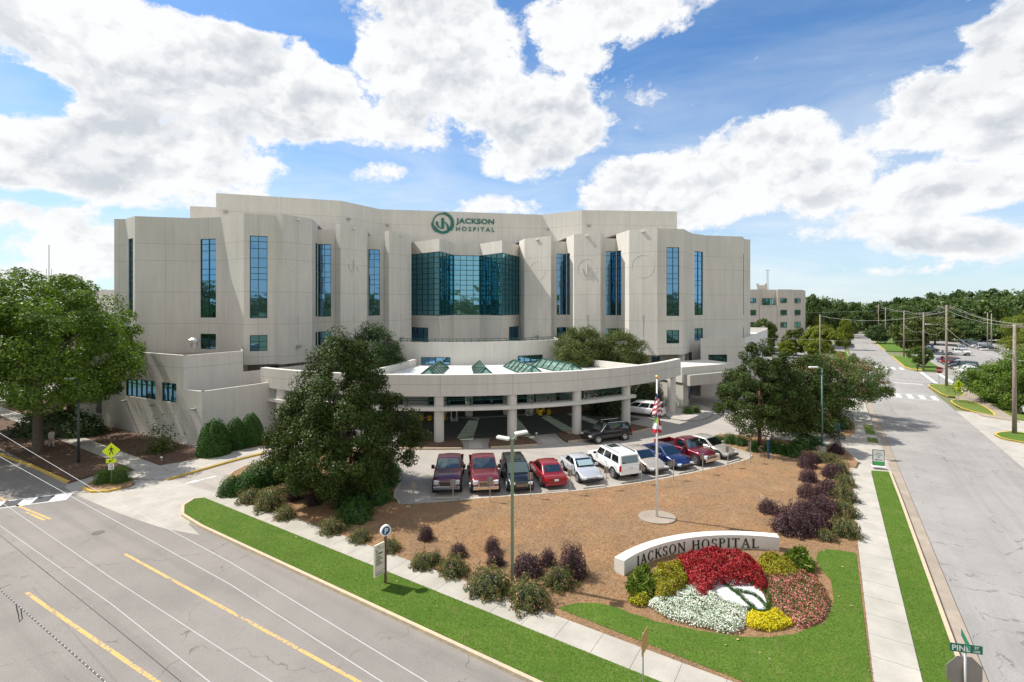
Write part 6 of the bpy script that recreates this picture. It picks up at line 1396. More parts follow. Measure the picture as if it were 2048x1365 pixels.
def limp(zt,hgt,wid,fn,label,name):
    T=thing(name,x,y,zt,0,label,'flag'); b=MB(); nu,nv=14,20
    def pt(i,j):
        u=i/nu; v=j/nv; spread=(.25+.75*min(1,v*1.6))*wid; fold=math.sin(u*9+v*2)*.09*(.3+v); return (-.05+(u-.45)*spread*.62+.03*math.sin(v*5),-.09+fold-.05,-v*hgt-.25*hgt*u*(1-v)*.6)
    for i in range(nu):
        for j in range(nv): b.face([pt(i,j),pt(i+1,j),pt(i+1,j+1),pt(i,j+1)],'rwbg'.index(fn((i+.5)/nu,(j+.5)/nv)))
    o=b.build('cloth',[FM[k] for k in'rwbg'],T)
limp(7.75,1.35,.75,lambda u,v: 'b' if v+.35*abs(u-.45)<.30 else ('r' if int((v*1.0+u*.30)*9)%2 else 'w'),'limp flag with red and white stripes and a blue top, upper one on the pole','striped_flag')
limp(6.55,1.25,.80,lambda u,v: 'b' if (v<.22 and u<.5) else ('g' if (v<.5 and u<.45) else ('r' if v>.80 or (u>.72 and v<.6) else 'w')),'limp white flag with green marks and a red hem, below the striped flag','white_flag')
# tall twin lamp
x,y=G(1024.5,1160,.15); T=thing('twin_lamp_post',x,y,.15,0,'tall sage-green lamp post with two flat heads in the rose bushes','street lamp')
b=MB(); b.box((0,0,3.3),(.15,.15,6.6)); b.build('pole',M['sage'],T,bevel=.015)
for s in(-1,1):
    b=MB(); b.bar((0,0,6.5),(s*.18,s*.05,6.68),.07); b.build('arm',M['sage'],T)
    h=MB(); c=(s*.42,s*.16,6.70+(.13 if s>0 else -.03)); h.box(c,(.62,.36,.12),rot=Matrix.Rotation(.2*s,3,'Z')@Matrix.Rotation(-.12*s,3,'Y')); o=h.build('lamp_head',M['lampwhite'],T,bevel=.05)
def lamp_post(px,py,top,headdx,mt,label,base=False,r=.08):
    x,y=G(px,py,.1); z=H-(top-HY)/F*y; T=thing('street_lamp',x,y,.1,0,label,'street lamp')
    b=MB(); b.tube([(0,0,0),(0,0,z*.5),(0,0,z)],[r*1.15,r,r*.75],10); b.build('pole',M[mt],T,smooth=True)
    b=MB(); b.tube([(0,0,z-.1),(headdx*.35,0,z+.08),(headdx*.7,0,z+.1)],.04,6); b.build('arm',M[mt],T)
    b=MB(); b.box((headdx,0,z+.12),(.75,.32,.14)); b.build('lamp_head',M['lampwhite'],T,bevel=.05)
    if base: b=MB(); b.tube([(0,0,0),(0,0,.55)],[.33,.30],16); b.build('concrete_base',M['conc'],T)
lamp_post(1644,906,740,-.75,'lampgreen','green lamp post with a concrete foot between the right magnolia and the driveway',True)
lamp_post(157,926,763,-.7,'pgray','dark grey lamp post in front of the shade trees on the left',False,.09)
# parking wayfinding sign
x,y=G(771,1166,.17); T=thing('parking_sign',x,y,.17,0,'beige wayfinding panel under a round blue parking disc on a brown post','sign')
b=MB(); b.box((0,0,1.15),(.10,.10,2.3)); b.build('post',M['brown'],T)
pd=Vector((-.60,-.80,0)).normalized(); pn=Vector((-pd.y*-1,0,0)); dirx=-pd  # along the panel, left(near)->right(far)
o=Vector((0,0,0))+pd*.62; nrm=dirx.cross(Vector((0,0,1)))
b=MB(); c=pd*.36; b.box((c.x,c.y,1.22),(.56,.08,1.44),math.atan2(dirx.y,dirx.x)); b.build('panel',M['signtan'],T)
b=MB(); Mf=faceM((c.x+nrm.x*.043,c.y+nrm.y*.043,1.22),dirx)
def bars(b,Mf,L): 
    for x0,x1,y0,y1 in L: b.face([Mf@Vector(p) for p in((x0,y0,0),(x1,y0,0),(x1,y1,0),(x0,y1,0))])
bars(b,Mf,[(-.28,.28,.50,.515),(-.28,.28,-.52,-.505),(-.2,-.12,.38,.45),(-.2,-.14,.27,.33),(-.10,.16,.27,.33)]+[(-.2,.02+.14*((i*7)%3)/2,.17-.075*i,.205-.075*i) for i in range(6)]+[(-.12,.0,.58,.62)]+[(-.22,.2,-.60-.035*i,-.588-.035*i) for i in range(3)]); b.build('lettering',M['text'],T)
def disc(b,Mf,r,z0,z1,n=28,m=0):
    pts=[(r*math.cos(2*math.pi*i/n),r*math.sin(2*math.pi*i/n)) for i in range(n)]
    b.face([Mf@Vector((*p,z1)) for p in pts],m); b.face([Mf@Vector((*p,z0)) for p in pts[::-1]],m)
    for i in range(n): p,q=pts[i],pts[(i+1)%n]; b.face([Mf@Vector((*p,z0)),Mf@Vector((*q,z0)),Mf@Vector((*q,z1)),Mf@Vector((*p,z1))],m)
dd_=Vector((.78,.62,0)).normalized(); Mf=faceM((0,0,2.42),dd_); b=MB(); disc(b,Mf,.25,-.06,.06); b.build('disc_rim',M['signwhite'],T)
Mf2=Mf@Matrix.Translation((0,0,.064)); b=MB(); disc(b,Mf2,.19,0,.004); b.build('disc_face',M['signblue'],T)
text_obj('lettering','P',.34,M['signwhite'],T,Mf2@Matrix.Translation((0,-.115,.008)),.001,.008)
# warning signs with a walking figure
PEDPTS=[[(-.035,.30),(.035,.30),(.045,.37),(0,.41),(-.045,.37)],[(-.06,.27),(.06,.27),(.07,.0),(-.05,.0)],[(-.05,.02),(.02,.02),(-.09,-.34),(-.17,-.34)],[(.0,.02),(.07,.02),(.17,-.30),(.10,-.32)],[(-.05,.27),(-.05,.18),(-.18,.02),(-.22,.08)],[(.05,.27),(.05,.20),(.14,.13),(.19,.16)],[(.14,.13),(.19,.16),(.17,.0),(.13,.0)]]
def ped_sign(px,py,label,z_c,s,yawv,plate10=False,zb=.12,cz=0):
    x,y=G(px,py,zb); T=thing('crossing_sign',x,y,zb,0,label,'sign'); dx=Vector(yawv).normalized()
    b=MB(); b.tube([(0,0,0),(0,0,z_c+s)],.035,8); b.build('post',M['grey'],T); nr=dx.cross(Vector((0,0,1)))
    Mf=faceM((nr.x*.05,nr.y*.05,z_c),dx); b=MB(); pts=[(0,-s),(s,0),(0,s),(-s,0)]
    b.face([Mf@Vector((*p,.01)) for p in pts]); b.face([Mf@Vector((*p,-.01)) for p in pts[::-1]])
    for i in range(4): p,q=pts[i],pts[(i+1)%4]; b.face([Mf@Vector((*p,-.01)),Mf@Vector((*q,-.01)),Mf@Vector((*q,.01)),Mf@Vector((*p,.01))])
    b.build('diamond_panel',M['signyel'],T); b=MB()
    for P_ in PEDPTS: b.face([Mf@Vector((p[0]*s*1.45,p[1]*s*1.45,.016)) for p in P_])
    b.build('walking_figure',M['text'],T)
    zp=z_c-s-.17; b=MB(); b.box((nr.x*.05,nr.y*.05,zp),(.62,.02,.30),math.atan2(dx.y,dx.x)); b.build('arrow_plate',M['signyel'],T)
    Mp=faceM((nr.x*.065,nr.y*.065,zp),dx); b=MB(); b.face([Mp@Vector(p) for p in((.16,.07,0),(.13,.11,0),(-.08,.0,0),(-.05,-.04,0))]); b.face([Mp@Vector(p) for p in((-.16,-.09,0),(-.0,-.07,0),(-.10,.06,0))]); b.build('arrow',M['text'],T)
    if plate10:
        zq=zp-.42; b=MB(); b.box((nr.x*.05,nr.y*.05,zq),(.34,.02,.44),math.atan2(dx.y,dx.x)); b.build('speed_plate',M['signwhite'],T)
        text_obj('lettering','10',.26,M['text'],T,faceM((nr.x*.065,nr.y*.065,zq-.17),dx),.001,.006)
        b=MB(); Mq=faceM((nr.x*.065,nr.y*.065,zq),dx); bars(b,Mq,[(-.10,.10,.13,.16),(-.10,.10,.07,.10)]); b.build('small_print',M['text'],T)
ped_sign(223,966,'yellow diamond walking-figure sign with a speed 10 plate, between clipped hedges',2.33,.56,(.94,.30,0),True,.15)
ped_sign(1917,805,'yellow diamond walking-figure sign on the grass island right of the side street',2.35,.62,(.96,-.1,0),False,.15)
def octa(r): return [(r*math.cos(math.radians(22.5+45*i)),r*math.sin(math.radians(22.5+45*i))) for i in range(8)]
def octprism(b,Mf,r,z0,z1):
    p=octa(r); b.face([Mf@Vector((*q,z1)) for q in p]); b.face([Mf@Vector((*q,z0)) for q in p[::-1]])
    for i in range(8): a,c=p[i],p[(i+1)%8]; b.face([Mf@Vector((*a,z0)),Mf@Vector((*c,z0)),Mf@Vector((*c,z1)),Mf@Vector((*a,z1))])
x,y=G(1878,770,.15); T=thing('stop_sign',x,y,.15,0,'red STOP sign at the corner of the crossing beside the utility pole','sign'); b=MB(); b.tube([(0,0,0),(0,0,2.7)],.035,8); b.build('post',M['grey'],T)
Mf=faceM((0,-.06,2.35),(1,-.12,0)); b=MB(); octprism(b,Mf,.56,-.01,.01); b.build('panel',M['signred'],T); text_obj('lettering','STOP',.42,M['signwhite'],T,Mf@Matrix.Translation((0,-.15,.014)),.001,.012)
for px,py,lb in((1707,742,'back of a round-cornered grey sign on the left edge of the side street'),):
    x,y=G(px,py,.1); T=thing('road_sign',x,y,.1,0,lb,'sign'); b=MB(); b.tube([(0,0,0),(0,0,3.0)],.04,8); b.build('post',M['grey'],T); b=MB(); octprism(b,faceM((0,-.07,3.0),(1,-.3,0)),.5,-.01,.01); b.build('panel',M['signback'],T)
# street name sign above a stop sign seen from behind
x,y=QS(3.25,19.0); T=thing('street_name_sign',x,y,.17,0,'green PINE ST street sign on the post with a stop sign seen from behind','sign')
b=MB(); b.tube([(0,0,-.1),(0,0,2.86)],.032,10); b.build('post',M['galv'],T,smooth=True)
dx=Vector((1,-.22,0)).normalized(); Mf=faceM((0,-.03,3.03),dx); b=MB(); b.box((0,-.03,3.03),(.80,.012,.235),math.atan2(dx.y,dx.x)); b.build('name_blade',M['signgreen'],T)
Mt=Mf@Matrix.Translation((0,0,.008))
text_obj('lettering','PINE',.215,M['signwhite'],T,Mt@Matrix.Translation((-.13,-.075,0)),.001,.006,spacing=1.05); text_obj('lettering','ST',.105,M['signwhite'],T,Mt@Matrix.Translation((.255,.015,0)),.001,.003); text_obj('lettering','1300',.085,M['signwhite'],T,Mt@Matrix.Translation((.25,-.085,0)),.001,.002)
b=MB(); d2=Vector((.30,.95,0)).normalized(); b.box((0,.0,3.27),(.75,.012,.20),math.atan2(.8436,.537)+.05); b.build('name_blade',M['signgreen'],T)
b=MB(); b.box((0,0,2.9),(.05,.05,.1)); b.box((0,-.015,3.155),(.04,.04,.03)); b.build('bracket',M['galv'],T)
b=MB(); octprism(b,faceM((.03,.06,2.28),(1,-.15,0)),.50,-.006,.006); b.build('octagon_panel',M['signback'],T)
# brown sign seen almost edge-on, foreground
x,y=G(1286,1402,.17); T=thing('edge_on_sign',x,y,.17,0,'tan street sign seen almost edge-on beside the front pavement','sign'); b=MB(); b.tube([(0,0,-.1),(0,0,2.2)],.025,8); b.build('post',M['galv'],T)
b=MB(); b.box((.06,.0,1.93),(.62,.012,.66),math.radians(57)); b.build('panel',M['orange'],T)
# valet sign, blue sign
x,y=G(1757,934,.17); T=thing('valet_sign',x,y,.17,0,'white and green VALET PARKING board in a black frame by the driveway mouth','sign'); dx=Vector((1,-.35,0)).normalized(); rz=math.atan2(dx.y,dx.x)
b=MB(); b.box((0,0,.72),(.80,.05,1.24),rz); b.build('frame',M['text'],T); nr=dx.cross(Vector((0,0,1)))
Mf=faceM((nr.x*.028,nr.y*.028,.72),dx); b=MB(); bars(b,Mf,[(-.36,.36,-.30,.58)]); b.build('board',M['signwhite'],T); b=MB(); bars(b,Mf,[(-.36,.36,-.58,-.30)]); b.build('green_band',simple('valet_green',(.04,.35,.08),.5),T)
Mf=Mf@Matrix.Translation((0,0,.004))
text_obj('lettering','VALET',.14,M['grey'],T,Mf@Matrix.Translation((0,.32,0)),.001,.004); text_obj('lettering','PARKING',.12,M['grey'],T,Mf@Matrix.Translation((0,.18,0)),.001,.004); text_obj('lettering','$3',.2,M['grey'],T,Mf@Matrix.Translation((0,-.02,0)),.001,.006)
b=MB(); bars(b,Mf,[(-.15,.25,-.20,-.15)]); b.face([Mf@Vector(p) for p in((-.27,-.175,0),(-.12,-.24,0),(-.12,-.11,0))]); b.build('arrow',M['text'],T)
b=MB(); b.box((0,0,.04),(.9,.5,.08),rz); b.build('foot',M['signwhite'],T,bevel=.02)
x,y=G(1670,872,.15); T=thing('direction_sign',x,y,.15,0,'dark blue direction board with white arrow under the pink flowering tree','sign'); dx=Vector((1,-.1,0)).normalized()
b=MB(); b.box((0,0,.72),(.95,.06,.98),math.atan2(dx.y,dx.x)); b.build('board',M['signblue'],T); b=MB(); b.box((-.4,.04,.3),(.06,.06,.6)); b.box((.4,.04,.3),(.06,.06,.6)); b.build('posts' if False else 'post',M['signblue'],T)
nr=dx.cross(Vector((0,0,1))); Mf=faceM((nr.x*.034,nr.y*.034,.72),dx); b=MB(); bars(b,Mf,[(-.46,.46,.36,.38),(-.06,.10,.22,.26)]+[(-.32,x1,y0,y0+.045) for x1,y0 in((-.08,.04),(.14,-.10),(.20,-.22))]); b.face([Mf@Vector(p) for p in((-.14,.24,0),(-.04,.18,0),(-.04,.30,0))]); b.build('lettering',M['signwhite'],T)
# reserved parking signs on thin posts
nms=['left of the dark maroon pickup','in front of the dark maroon pickup','in front of the ruby red pickup','between the black crossover and the red sedan','between the red and silver sedans','between the silver sedan and the large white suv','between the large white suv and the gold sedan','between the gold and navy sedans','in front of the older maroon pickup','in front of the pale beige sedan','at the right end of the parked row']
for (px,py,tp),nm in zip(((827,1010,965),(906,1008,960),(980,1004,956),(1061,996,946),(1140.6,988.6,940),(1213,979,934),(1283,968,929),(1347,960,920),(1405.5,948,907),(1455.7,935,893),(1500.6,926,885)),nms):
    x,y=G(px,py,.15); z=H-(tp-HY)/F*y-.15; T=thing('reserved_sign',x,y,.15,0,'small grey sign on a thin post '+nm,'sign','small parking signs'); b=MB(); b.tube([(0,0,0),(0,0,z)],.028,6); b.build('post',M['galv'],T)
    d=(Vector((x,y))-RC).normalized(); b=MB(); b.box((d.x*-.04,d.y*-.04,z-.23),(.34,.015,.46),math.atan2(d.x,-d.y)); b.build('panel',M['signback'],T)
x,y=G(1536,917,.15); T=thing('post_sign',x,y,.15,0,'narrow blue post with a small white top sign, right of the parked row','sign'); b=MB(); b.box((0,0,.85),(.12,.06,1.7)); b.build('post',M['signblue'],T); b=MB(); b.box((0,-.01,1.68),(.22,.07,.2)); b.build('panel',M['signwhite'],T)
for px,py,lb in((1524,1003,'small white marker stake in the straw above the apart purple shrub'),(1073,873,'small white marker stake on the island under the canopy'),(323,922,'small white marker stake by the sapling at the podium wall')):
    x,y=G(px,py,.15); b=MB(); b.bar((x,y,.1),(x,y,.42),.02); b.box((x,y-.01,.45),(.2,.02,.13)); tag(b.build('marker_stake',M['signwhite']),lb,'marker','small marker stakes')
# ---- utility poles and wires
def upole(px,py,top,label,lamp=0,arms=1,r=.135,xy=None):
    x,y=xy or G(px,py,.1); z=H-(top-HY)/F*y; T=thing('utility_pole',x,y,.1,0,label,'utility pole','wooden utility poles'); b=MB(); b.tube([(0,0,-.1),(0,0,z)],[r*1.15,r*.72],10); b.build('pole',M['wood'],T,smooth=True)
    for k in range(arms):
        b=MB(); b.bar((-1.1*.8,.6*.8,z-.35-k*1.6),(1.1*.8,-.6*.8,z-.35-k*1.6),.09,.11); 
        for s in(-1,-.5,.5,1): b.tube([(s*.85,-s*.46,z-.3-k*1.6),(s*.85,-s*.46,z-.12-k*1.6)],.05,6)
        b.build('crossarm',M['wood'],T)
    if lamp:
        b=MB(); b.tube([(0,0,lamp),(-1.0,.2,lamp+.45),(-2.2,.45,lamp+.5)],.035,6); b.build('lamp_arm',M['galv'],T); b=MB(); b.box((-2.55,.5,lamp+.5),(.75,.3,.12)); b.build('lamp_head',M['lampwhite'],T,bevel=.04)
    return Vector((x,y,z+.1))
UA=upole(2029,868,650,'nearest wooden utility pole with a lamp arm, at the right edge',7.9,1,.17)
UB=upole(1893,773,612,'wooden utility pole with a lamp arm beside the red stop sign',9.3,2,.17)
UC=upole(1847,741,626,'wooden utility pole behind the little myrtle on the grass',0,1,.16)
UD=upole(1808,713,622,'wooden utility pole at the far end of the grass strip',0,1,.16)
UE=upole(1771,688,616,'slim far utility pole near the left end of the car rows',0,1,.16)
UF=upole(1757,672,610,'farthest utility pole near the end of the street',0,1,.17)
UG=upole(1640,741,630,'wooden utility pole behind the crape myrtle left of the street',0,0,.14)
UH=upole(1983,700,628,'utility pole by the sign wall of the low building',0,0,.16)
UI=upole(1975,702,626,'thin pole beside the low building, left of its neighbour pole',0,0,.12)
WN=0
def wire(pts,r,mt,label,grp='overhead wires',sag=0):
    P=[]
    for i in range(len(pts)-1):
        a,c=Vector(pts[i]),Vector(pts[i+1]); k=10
        for j in range(k+(i==len(pts)-2)):
            t=j/k; p=a.lerp(c,t); p.z-=sag*4*t*(1-t); P.append(p)
    b=MB(); b.tube(P,r,5); o=b.build('overhead_wire',M[mt]); tag(o,label,'wire',grp)
nA=UA+Vector((21,-34,-.2))
for (s,h,lb) in((-.7,-.15,'left'),(0,.05,'middle'),(.7,-.15,'right')):
    o=Vector((s,-s*.54,h)); wire([nA+o,UA+o,UB+o,UC+o,UD+o,UE+o,UF+o],.009,'wire',f'{lb} power line of three running along the street-side utility poles','power lines along the side street',.5)
o=Vector((0,0,-3.6)); wire([nA+o,UA+o,UB+o,UC+o,UD+o],.012,'wire','lower thick cable strung along the street-side utility poles','power lines along the side street',.9)
wire([UG+Vector((0,0,-.3)),UB+Vector((0,0,-1))],.013,'wire','cable crossing the side street between the two nearest facing poles','cables across the side street',1.2); wire([UG+Vector((0,0,-5)),UC+Vector((0,0,-5.4))],.013,'wire','low cable crossing the street below tree tops','cables across the side street',.4)
wire([UG+Vector((0,0,-5)),UG+Vector((-30,18,-4))],.013,'wire','cable leaving the left pole toward the office block','cables across the side street',.4); wire([UE+Vector((0,0,-1)),UG+Vector((-4,70,-1))],.016,'wire','faraway cable over the end of the street','cables across the side street',.4)
def pxw(pts,z,r,mt,label,zl=None):
    P=[]
    for i,(a,b_) in enumerate(pts): P.append(Vector(Gz(a,b_,z)))
    P=[P[0]+(P[0]-P[1])*.8]+P+[P[-1]+(P[-1]-P[-2])*1.5]; wire(P,r,mt,label,'wires over the broad road')
pxw([(0,867),(185,977),(460,1124.6),(830,1350)],7.8,.006,'wire','uppermost white wire over the broad road')
pxw([(0,914),(122,982),(460,1169),(750,1355)],7.8,.006,'wire','second white wire over the broad road, crossing the checkered crosswalk')
pxw([(0,1003),(222,1156),(460,1310),(545,1365)],7.4,.0055,'wire','third white wire over the broad road')
pxw([(0,1052),(222,1208),(414,1360)],7.4,.0055,'wire','lowest white wire over the broad road')
pxw([(0,1071),(222,1249),(363,1365)],7.0,.006,'wired','thin dark wire below the white wires')
z=7.4; P=[Vector(Gz(0,1180,z)),Vector(Gz(211,1365,z))]; P=[P[0]+(P[0]-P[1])*.8,P[0],P[1],P[1]+(P[1]-P[0])*1.2]
T=thing('wrapped_cable',*P[1],0,'dark lashed cable with a hanging loop at the lower left corner','cable'); b=MB(); b.tube([p-P[1] for p in P],.011,8); b.build('cable',M['wired'],T)
b=MB()
for t in np.linspace(0,1,46): c=P[1].lerp(P[2],t*1.3-.1)-P[1]; dd_=(P[2]-P[1]).normalized(); b.tube([c-dd_*.012,c+dd_*.010],.0135,7)
b.build('lashing',M['wire'],T)
c0=P[1].lerp(P[2],.19)-P[1]; c1=P[1].lerp(P[2],.245)-P[1]; b=MB(); b.tube([c0,c0+Vector((.02,0,-.10)),c0+Vector((.05,0,-.22)),(c0+c1)/2+Vector((.02,0,-.30)),c1+Vector((.03,0,-.2)),c1+Vector((0.01,0,-.08)),c1],.008,8); b.build('cable_loop',M['wired'],T,smooth=True)
# ---- items under the canopy
for i,((px,py),nm) in enumerate(zip(((842,841),(859,841),(891,840),(1075,826),(1081,831),(1086,824),(1098,829)),('leftmost, just inside the first column','left of the first front column','right of the first front column, by the person','rear left one of the right cluster','front one of the right cluster','rear right one of the right cluster','beside the person on the right'))):
    x,y=G(px,py,.14); b=MB(); b.tube([(0,0,0),(0,0,.18),(0,0,.19),(0,0,.34),(0,0,.35),(0,0,.52)],[.22,.22,.205,.205,.22,.20],14); o=b.build('yellow_bollard',M['bollard']); o.location=(x,y,.14); tag(o,'squat yellow bollard under the canopy, '+nm,'bollard','yellow bollards under the canopy')
for (px,py),lb in zip(((908,842),(1057,831)),('white a-frame board standing right of the first front column','tall white a-frame board near the right bollard cluster')):
    x,y=G(px,py,.14); T=thing('a_frame_sign',x,y,.14,.3,lb,'sign','a-frame boards under the canopy')
    for s in(-1,1):
        b=MB()
        for e in(-.3,.3): b.bar((e,s*.38,0),(e,0,1.25),.05)
        b.bar((-.3,s*.36,.08),(.3,s*.36,.08),.04); b.build('frame',M['signwhite'],T)
# ---- people
def person(name,x,y,z,rz,label,shirt,pants,pose,hgt=1.7,skin=(.25,.13,.08),hair=(.02,.015,.01)):
    s=hgt/1.75; V=[];E=[];R=[]
    def v(p,r): V.append(tuple(c*s for c in p)); R.append(r*s); return len(V)-1
    st=pose.get('stride',.2); ar=pose.get('arm',.15); el=pose.get('bend',.1)
    pel=v((0,0,.93),.15); wst=v((0,0,1.08),.135); ch=v((.01,0,1.28),.16); nk=v((.01,0,1.47),.065); hd0=v((.02,0,1.55),.075); hd1=v((.03,0,1.63),.10); hd2=v((.02,0,1.71),.085)
    E+=[(pel,wst),(wst,ch),(ch,nk),(nk,hd0),(hd0,hd1),(hd1,hd2)]
    for sd_,sg in((1,1),(-1,-1)):
        f=st*sg; hp=v((0,.10*sd_,.86),.105); kn=v((f*.55+.03,.10*sd_,.48),.07); an=v((f-.02*sg,.10*sd_,.09),.045); to=v((f+.16,.11*sd_,.035),.04); E+=[(pel,hp),(hp,kn),(kn,an),(an,to)]
        a=-ar*sg; sh=v((0,.17*sd_,1.40),.07); eb=v((a*.6,.235*sd_,1.13),.05); wr=v((a+el,.23*sd_,.90),.034); pm=v((a+el+.03,.22*sd_,.83),.036); E+=[(ch,sh),(sh,eb),(eb,wr),(wr,pm)]
        for k in range(4): f1=v((a+el+.045+.012*k,.22*sd_+(k-1.5)*.014,.775-.004*abs(k-1.5)),.011); f2=v((a+el+.06+.012*k,.215*sd_+(k-1.5)*.014,.735-.008*abs(k-1.5)),.009); E+=[(pm,f1),(f1,f2)]
        t1=v((a+el+.075,.19*sd_,.81),.012); E+=[(pm,t1)]
    me=bpy.data.meshes.new('body'); me.from_pydata(V,E,[]); o=bpy.data.objects.new('body',me); COL.objects.link(o)
    m=o.modifiers.new('s','SKIN'); m.use_smooth_shade=True; sv=me.skin_vertices[0].data
    for i,r in enumerate(R): sv[i].radius=(r,r); sv[i].use_root=(i==0)
    ss=o.modifiers.new('d','SUBSURF'); ss.levels=2; ss.render_levels=2; bpy.context.view_layer.update()
    me2=bpy.data.meshes.new_from_object(o.evaluated_get(bpy.context.evaluated_depsgraph_get())); bpy.data.objects.remove(o); me2.materials.clear()
    ms=[simple(name+'_skin',skin,.6),simple(name+'_shirt',shirt,.85,var=.15,scale=12),simple(name+'_trousers',pants,.85,var=.15,scale=12),M['text']]
    for mm in ms: me2.materials.append(mm)
    for p in me2.polygons:
        c=p.center/s; i=0
        if c.z<.11: i=3
        elif c.z<1.0 and abs(c.y)<.185 : i=2
        elif c.z<1.47 and not(c.z<.93) : i=1
        p.material_index=i; p.use_smooth=True
    T=thing('person',x,y,z,rz,label,'person'); b=bpy.data.objects.new('body',me2); COL.objects.link(b); b.parent=T
    hb=MB(); hb.sphere((.0,0,1.70*s),(.105*s,.10*s,.085*s),14,10); hb.build('hair',simple(name+'_hair',hair,.7),T,smooth=True)
    fc=MB()
    for e in(-1,1): fc.sphere((.115*s,e*.035*s,1.655*s),.012*s,8,6)
    fc.build('eyes',M['text'],T); fc=MB(); fc.tube([(.118*s,0,1.645*s),(.135*s,0,1.615*s)],[.008*s,.016*s],6); fc.build('nose',ms[0],T); fc=MB(); fc.bar((.116*s,-.025*s,1.585*s),(.116*s,.025*s,1.585*s),.010*s); fc.build('mouth',simple(name+'_lips',(.22,.06,.05),.6),T)
    for e in(-1,1): fc=MB(); fc.sphere((.02*s,e*.105*s,1.64*s),(.02*s,.012*s,.032*s),8,6); fc.build('ear',ms[0],T)
person('walker',*G(103,896,.137),.137,math.radians(150),'person in a pale loose shirt walking in deep shade on the left pavement',(.62,.55,.50),(.5,.42,.38),dict(stride=.18,arm=.2))
person('crosser',*G(1835,743,.02),.02,math.radians(200),'person in dark clothes stepping onto the crossing by the grass corner',(.03,.03,.05),(.02,.025,.05),dict(stride=.3,arm=.25,bend=.2))
person('attendant',*G(895,841,.14),.14,math.radians(-60),'person in a white shirt under the canopy beside the a-frame board',(.7,.7,.7),(.03,.03,.04),dict(stride=.1,arm=.1,bend=.15))
person('visitor',*G(1096,823,.14),.14,math.radians(-90),'person in white and dark red near the right bollards under the canopy',(.6,.5,.5),(.12,.02,.03),dict(stride=.05,arm=.05,bend=.1))
# ---- other buildings
def block(name,label,cat,corner_px,D,pts,z1,mt): pass
T=thing('office_block',0,0,0,0,'pale office block with square green windows behind the trees left of the street','office building')
Y0=150.0
def atx(px,Y): return ((px-CX)/F*Y,Y)
c0=Vector(atx(1470,Y0)); c1=Vector(atx(1582,Y0)); d1=Vector((1,0)); zt=17.6
def zz(py,Y=Y0): return H-(py-HY)/F*Y
M['office']=concrete_wall('office_concrete',(.56,.51,.45),False)
fa=[(atx(1470,Y0)),(atx(1518.5,Y0)),(atx(1520,Y0+2.2)),(atx(1553,Y0+2.2)),(atx(1554.5,Y0)),(atx(1581,Y0)),(atx(1590,Y0+3)),(atx(1602,Y0+3)),(atx(1606,Y0+5.5)),(atx(1611,Y0+16))]
b=MB(); tops=[zz(583)]*9
for i in range(9):
    p,q=fa[i],fa[i+1]; wseg(b,p,q,0,zt-(0.0 if i not in(2,) else 0),u0=99)
b.face([(*p,zt) for p in fa]+[(*atx(1611,Y0+17),zt),(*atx(1470,Y0+17),zt)]); b.build('wall',M['office'],T)
def owin(p0,p1,za,zb_,cols,dep=-.02,): 
    p,q=Vector(p0),Vector(p1); win(p,q,0,(q-p).length,za,zb_,cols,[],parent=T,glass='glassg',dep=-.16,fw=.12)
for py0,py1 in((597,606),(620.5,631),(645,655.5)):
    za,zb_=zz(py1),zz(py0); owin(atx(1500,Y0),atx(1511.5,Y0),za,zb_,[.5]); owin(atx(1561,Y0),atx(1573,Y0),za,zb_,[.5]); 
    p=Vector(atx(1590,Y0+3));q=Vector(atx(1602,Y0+3)); owin(atx(1585,Y0+1.8) if False else p+(q-p)*(-.25)+Vector((0,-.2)),p+(q-p)*.80+Vector((0,-.2)),za,zb_,[.5])
    if py0>600 and py0<640: owin(atx(1524,Y0+2.2),atx(1548,Y0+2.2),za,zb_,[.25,.5,.75])
    if py0<600: owin(atx(1524.5,Y0+2.2),atx(1548,Y0+2.2),zz(610.5),zb_,[.25,.5,.75])
b=MB(); p=[atx(1519,Y0-.1),atx(1553,Y0-.1),atx(1553,Y0+2.2),atx(1519,Y0+2.2)]; b.prism(p,zz(613),zz(611)); b.prism([atx(1519,Y0-.05),atx(1554,Y0-.05),atx(1554,Y0+2.1),atx(1519,Y0+2.1)],zz(616.5)-30*0-0.0 if False else .1,zz(613.2)) ; b.build('balcony',M['office'],T)
b=MB(); p=[atx(1514,Y0+5),atx(1534,Y0+5),atx(1534,Y0+12),atx(1514,Y0+12)]; b.prism(p,zt,zz(571,Y0+5)); b.build('roof_penthouse',M['office'],T)
b=MB()
for e in(1515,1532): q=atx(e,Y0+5); b.tube([(q[0],q[1],zz(571,Y0+5)),(q[0],q[1],zz(568,Y0+5))],[.35,.5],8)
b.build('roof_vent',M['galv'],T)
b=MB(); q=atx(1535,Y0+8); zt2=zz(541,Y0+8)
for k in range(3): a=2*math.pi*k/3; b.tube([(q[0]+.35*math.cos(a),q[1]+.35*math.sin(a),zt),(q[0]+.2*math.cos(a),q[1]+.2*math.sin(a),zt2)],.05,4)
for i in range(12):
    z=zt+(zt2-zt)*i/12; b.bar((q[0]-.3,q[1],z),(q[0]+.3,q[1],z+.6),.05)
b.bar((q[0]-.8,q[1],zt2),(q[0]+.8,q[1],zt2),.12); b.build('roof_mast',M['galv'],T)
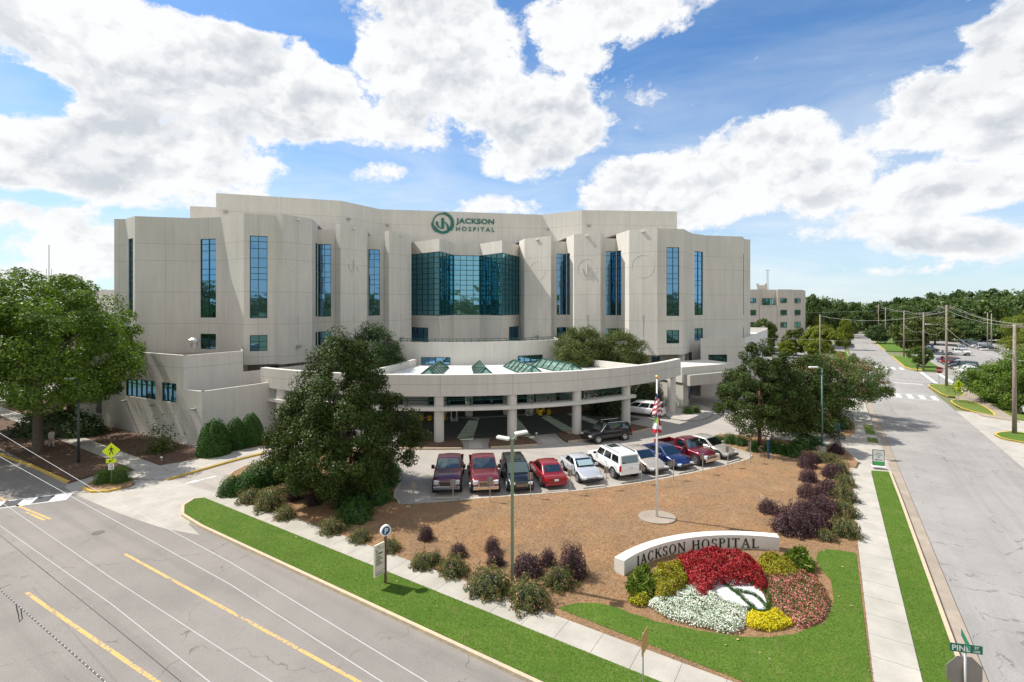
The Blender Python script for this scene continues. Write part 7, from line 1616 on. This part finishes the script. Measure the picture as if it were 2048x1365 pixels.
# low modern building
T=thing('low_building',0,0,0,0,'low grey building with a glass front and a sign wall beyond the car park','building'); YB=235
b=MB(); b.prism([atx(1828,YB),atx(1950,YB),atx(1950,YB+30),atx(1828,YB+30)],7.6,zz(622,YB)+1.0); b.prism([atx(1978,YB+1),atx(2010,YB+1),atx(2010,YB+30),atx(1978,YB+30)],6.6,zz(626,YB)); b.build('roof_fascia',simple('grey_metal_fascia',(.28,.30,.33),.4,.4),T)
b=MB(); b.prism([atx(1832,YB+2),atx(2008,YB+2),atx(2008,YB+28),atx(1832,YB+28)],0,7.5); b.build('glazed_wall',M['glass'],T)
b=MB(); b.prism([atx(1943,YB-2.5),atx(1979,YB-2.5),atx(1979,YB+6),atx(1943,YB+6)],0,zz(618,YB)+.2); b.build('sign_wall',M['office'],T)
b=MB(); q=atx(1966,YB-2.6); b.box((q[0],q[1],zz(630,YB)),(2.6*.7,.1,1.6*.9)); b.build('logo_panel',M['signblue'],T); b=MB(); b.box((q[0]-.9,q[1]-.1,zz(630,YB)),(1.0,.1,1.1)); b.box((q[0]+.5,q[1]-.1,zz(630.6,YB)),(1.5,.1,.4)); b.build('logo_mark',M['signwhite'],T)
b=MB()
for e in range(1835,1940,13): q=atx(e,YB+12); b.box((q[0],q[1],zz(622,YB)+1.6),(2.2,2,1.2))
b.build('rooftop_unit',M['galv'],T)
# wing seen behind the trees on the left
T=thing('rear_wing',0,0,0,0,'plain concrete wing with a louvred opening showing left of the hospital','building'); b=MB()
p,q,r=Vector(atx(160,92)),Vector(atx(240,86)),Vector(atx(240,110)); wseg(b,p,q,0,15.6,u0=2.0); wseg(b,Vector(atx(150,120)),p,0,15.6); b.face([(*p,15.6),(*q,15.6),(*r,15.6),(*atx(150,120),15.6)]); b.build('wall',M['wall'],T)
b=MB(); d=(q-p).normalized(); c=p+d*1.4; n=Vector((d.y,-d.x))
for k in range(9): b.box((c.x+n.x*.06,c.y+n.y*.06,12.2+k*.19),(1.9,.12,.1),math.atan2(d.y,d.x))
b.build('louvre',M['galv'],T)
x,y=(98-CX)/F*420,420; T=thing('radio_mast',x,y,0,0,'thin guyed radio mast far off above the left trees','mast'); b=MB(); b.tube([(0,0,0),(0,0,H+120*.42)],[.5,.35],4); 
for s in(-2.2,2.2): b.bar((s,0,H+.42*40),(s,0,H+.42*72),.25)
b.bar((-2.2,0,H+.42*40),(2.2,0,H+.42*40),.2); b.build('lattice',simple('pale_mast',(.5,.48,.48),.6),T)
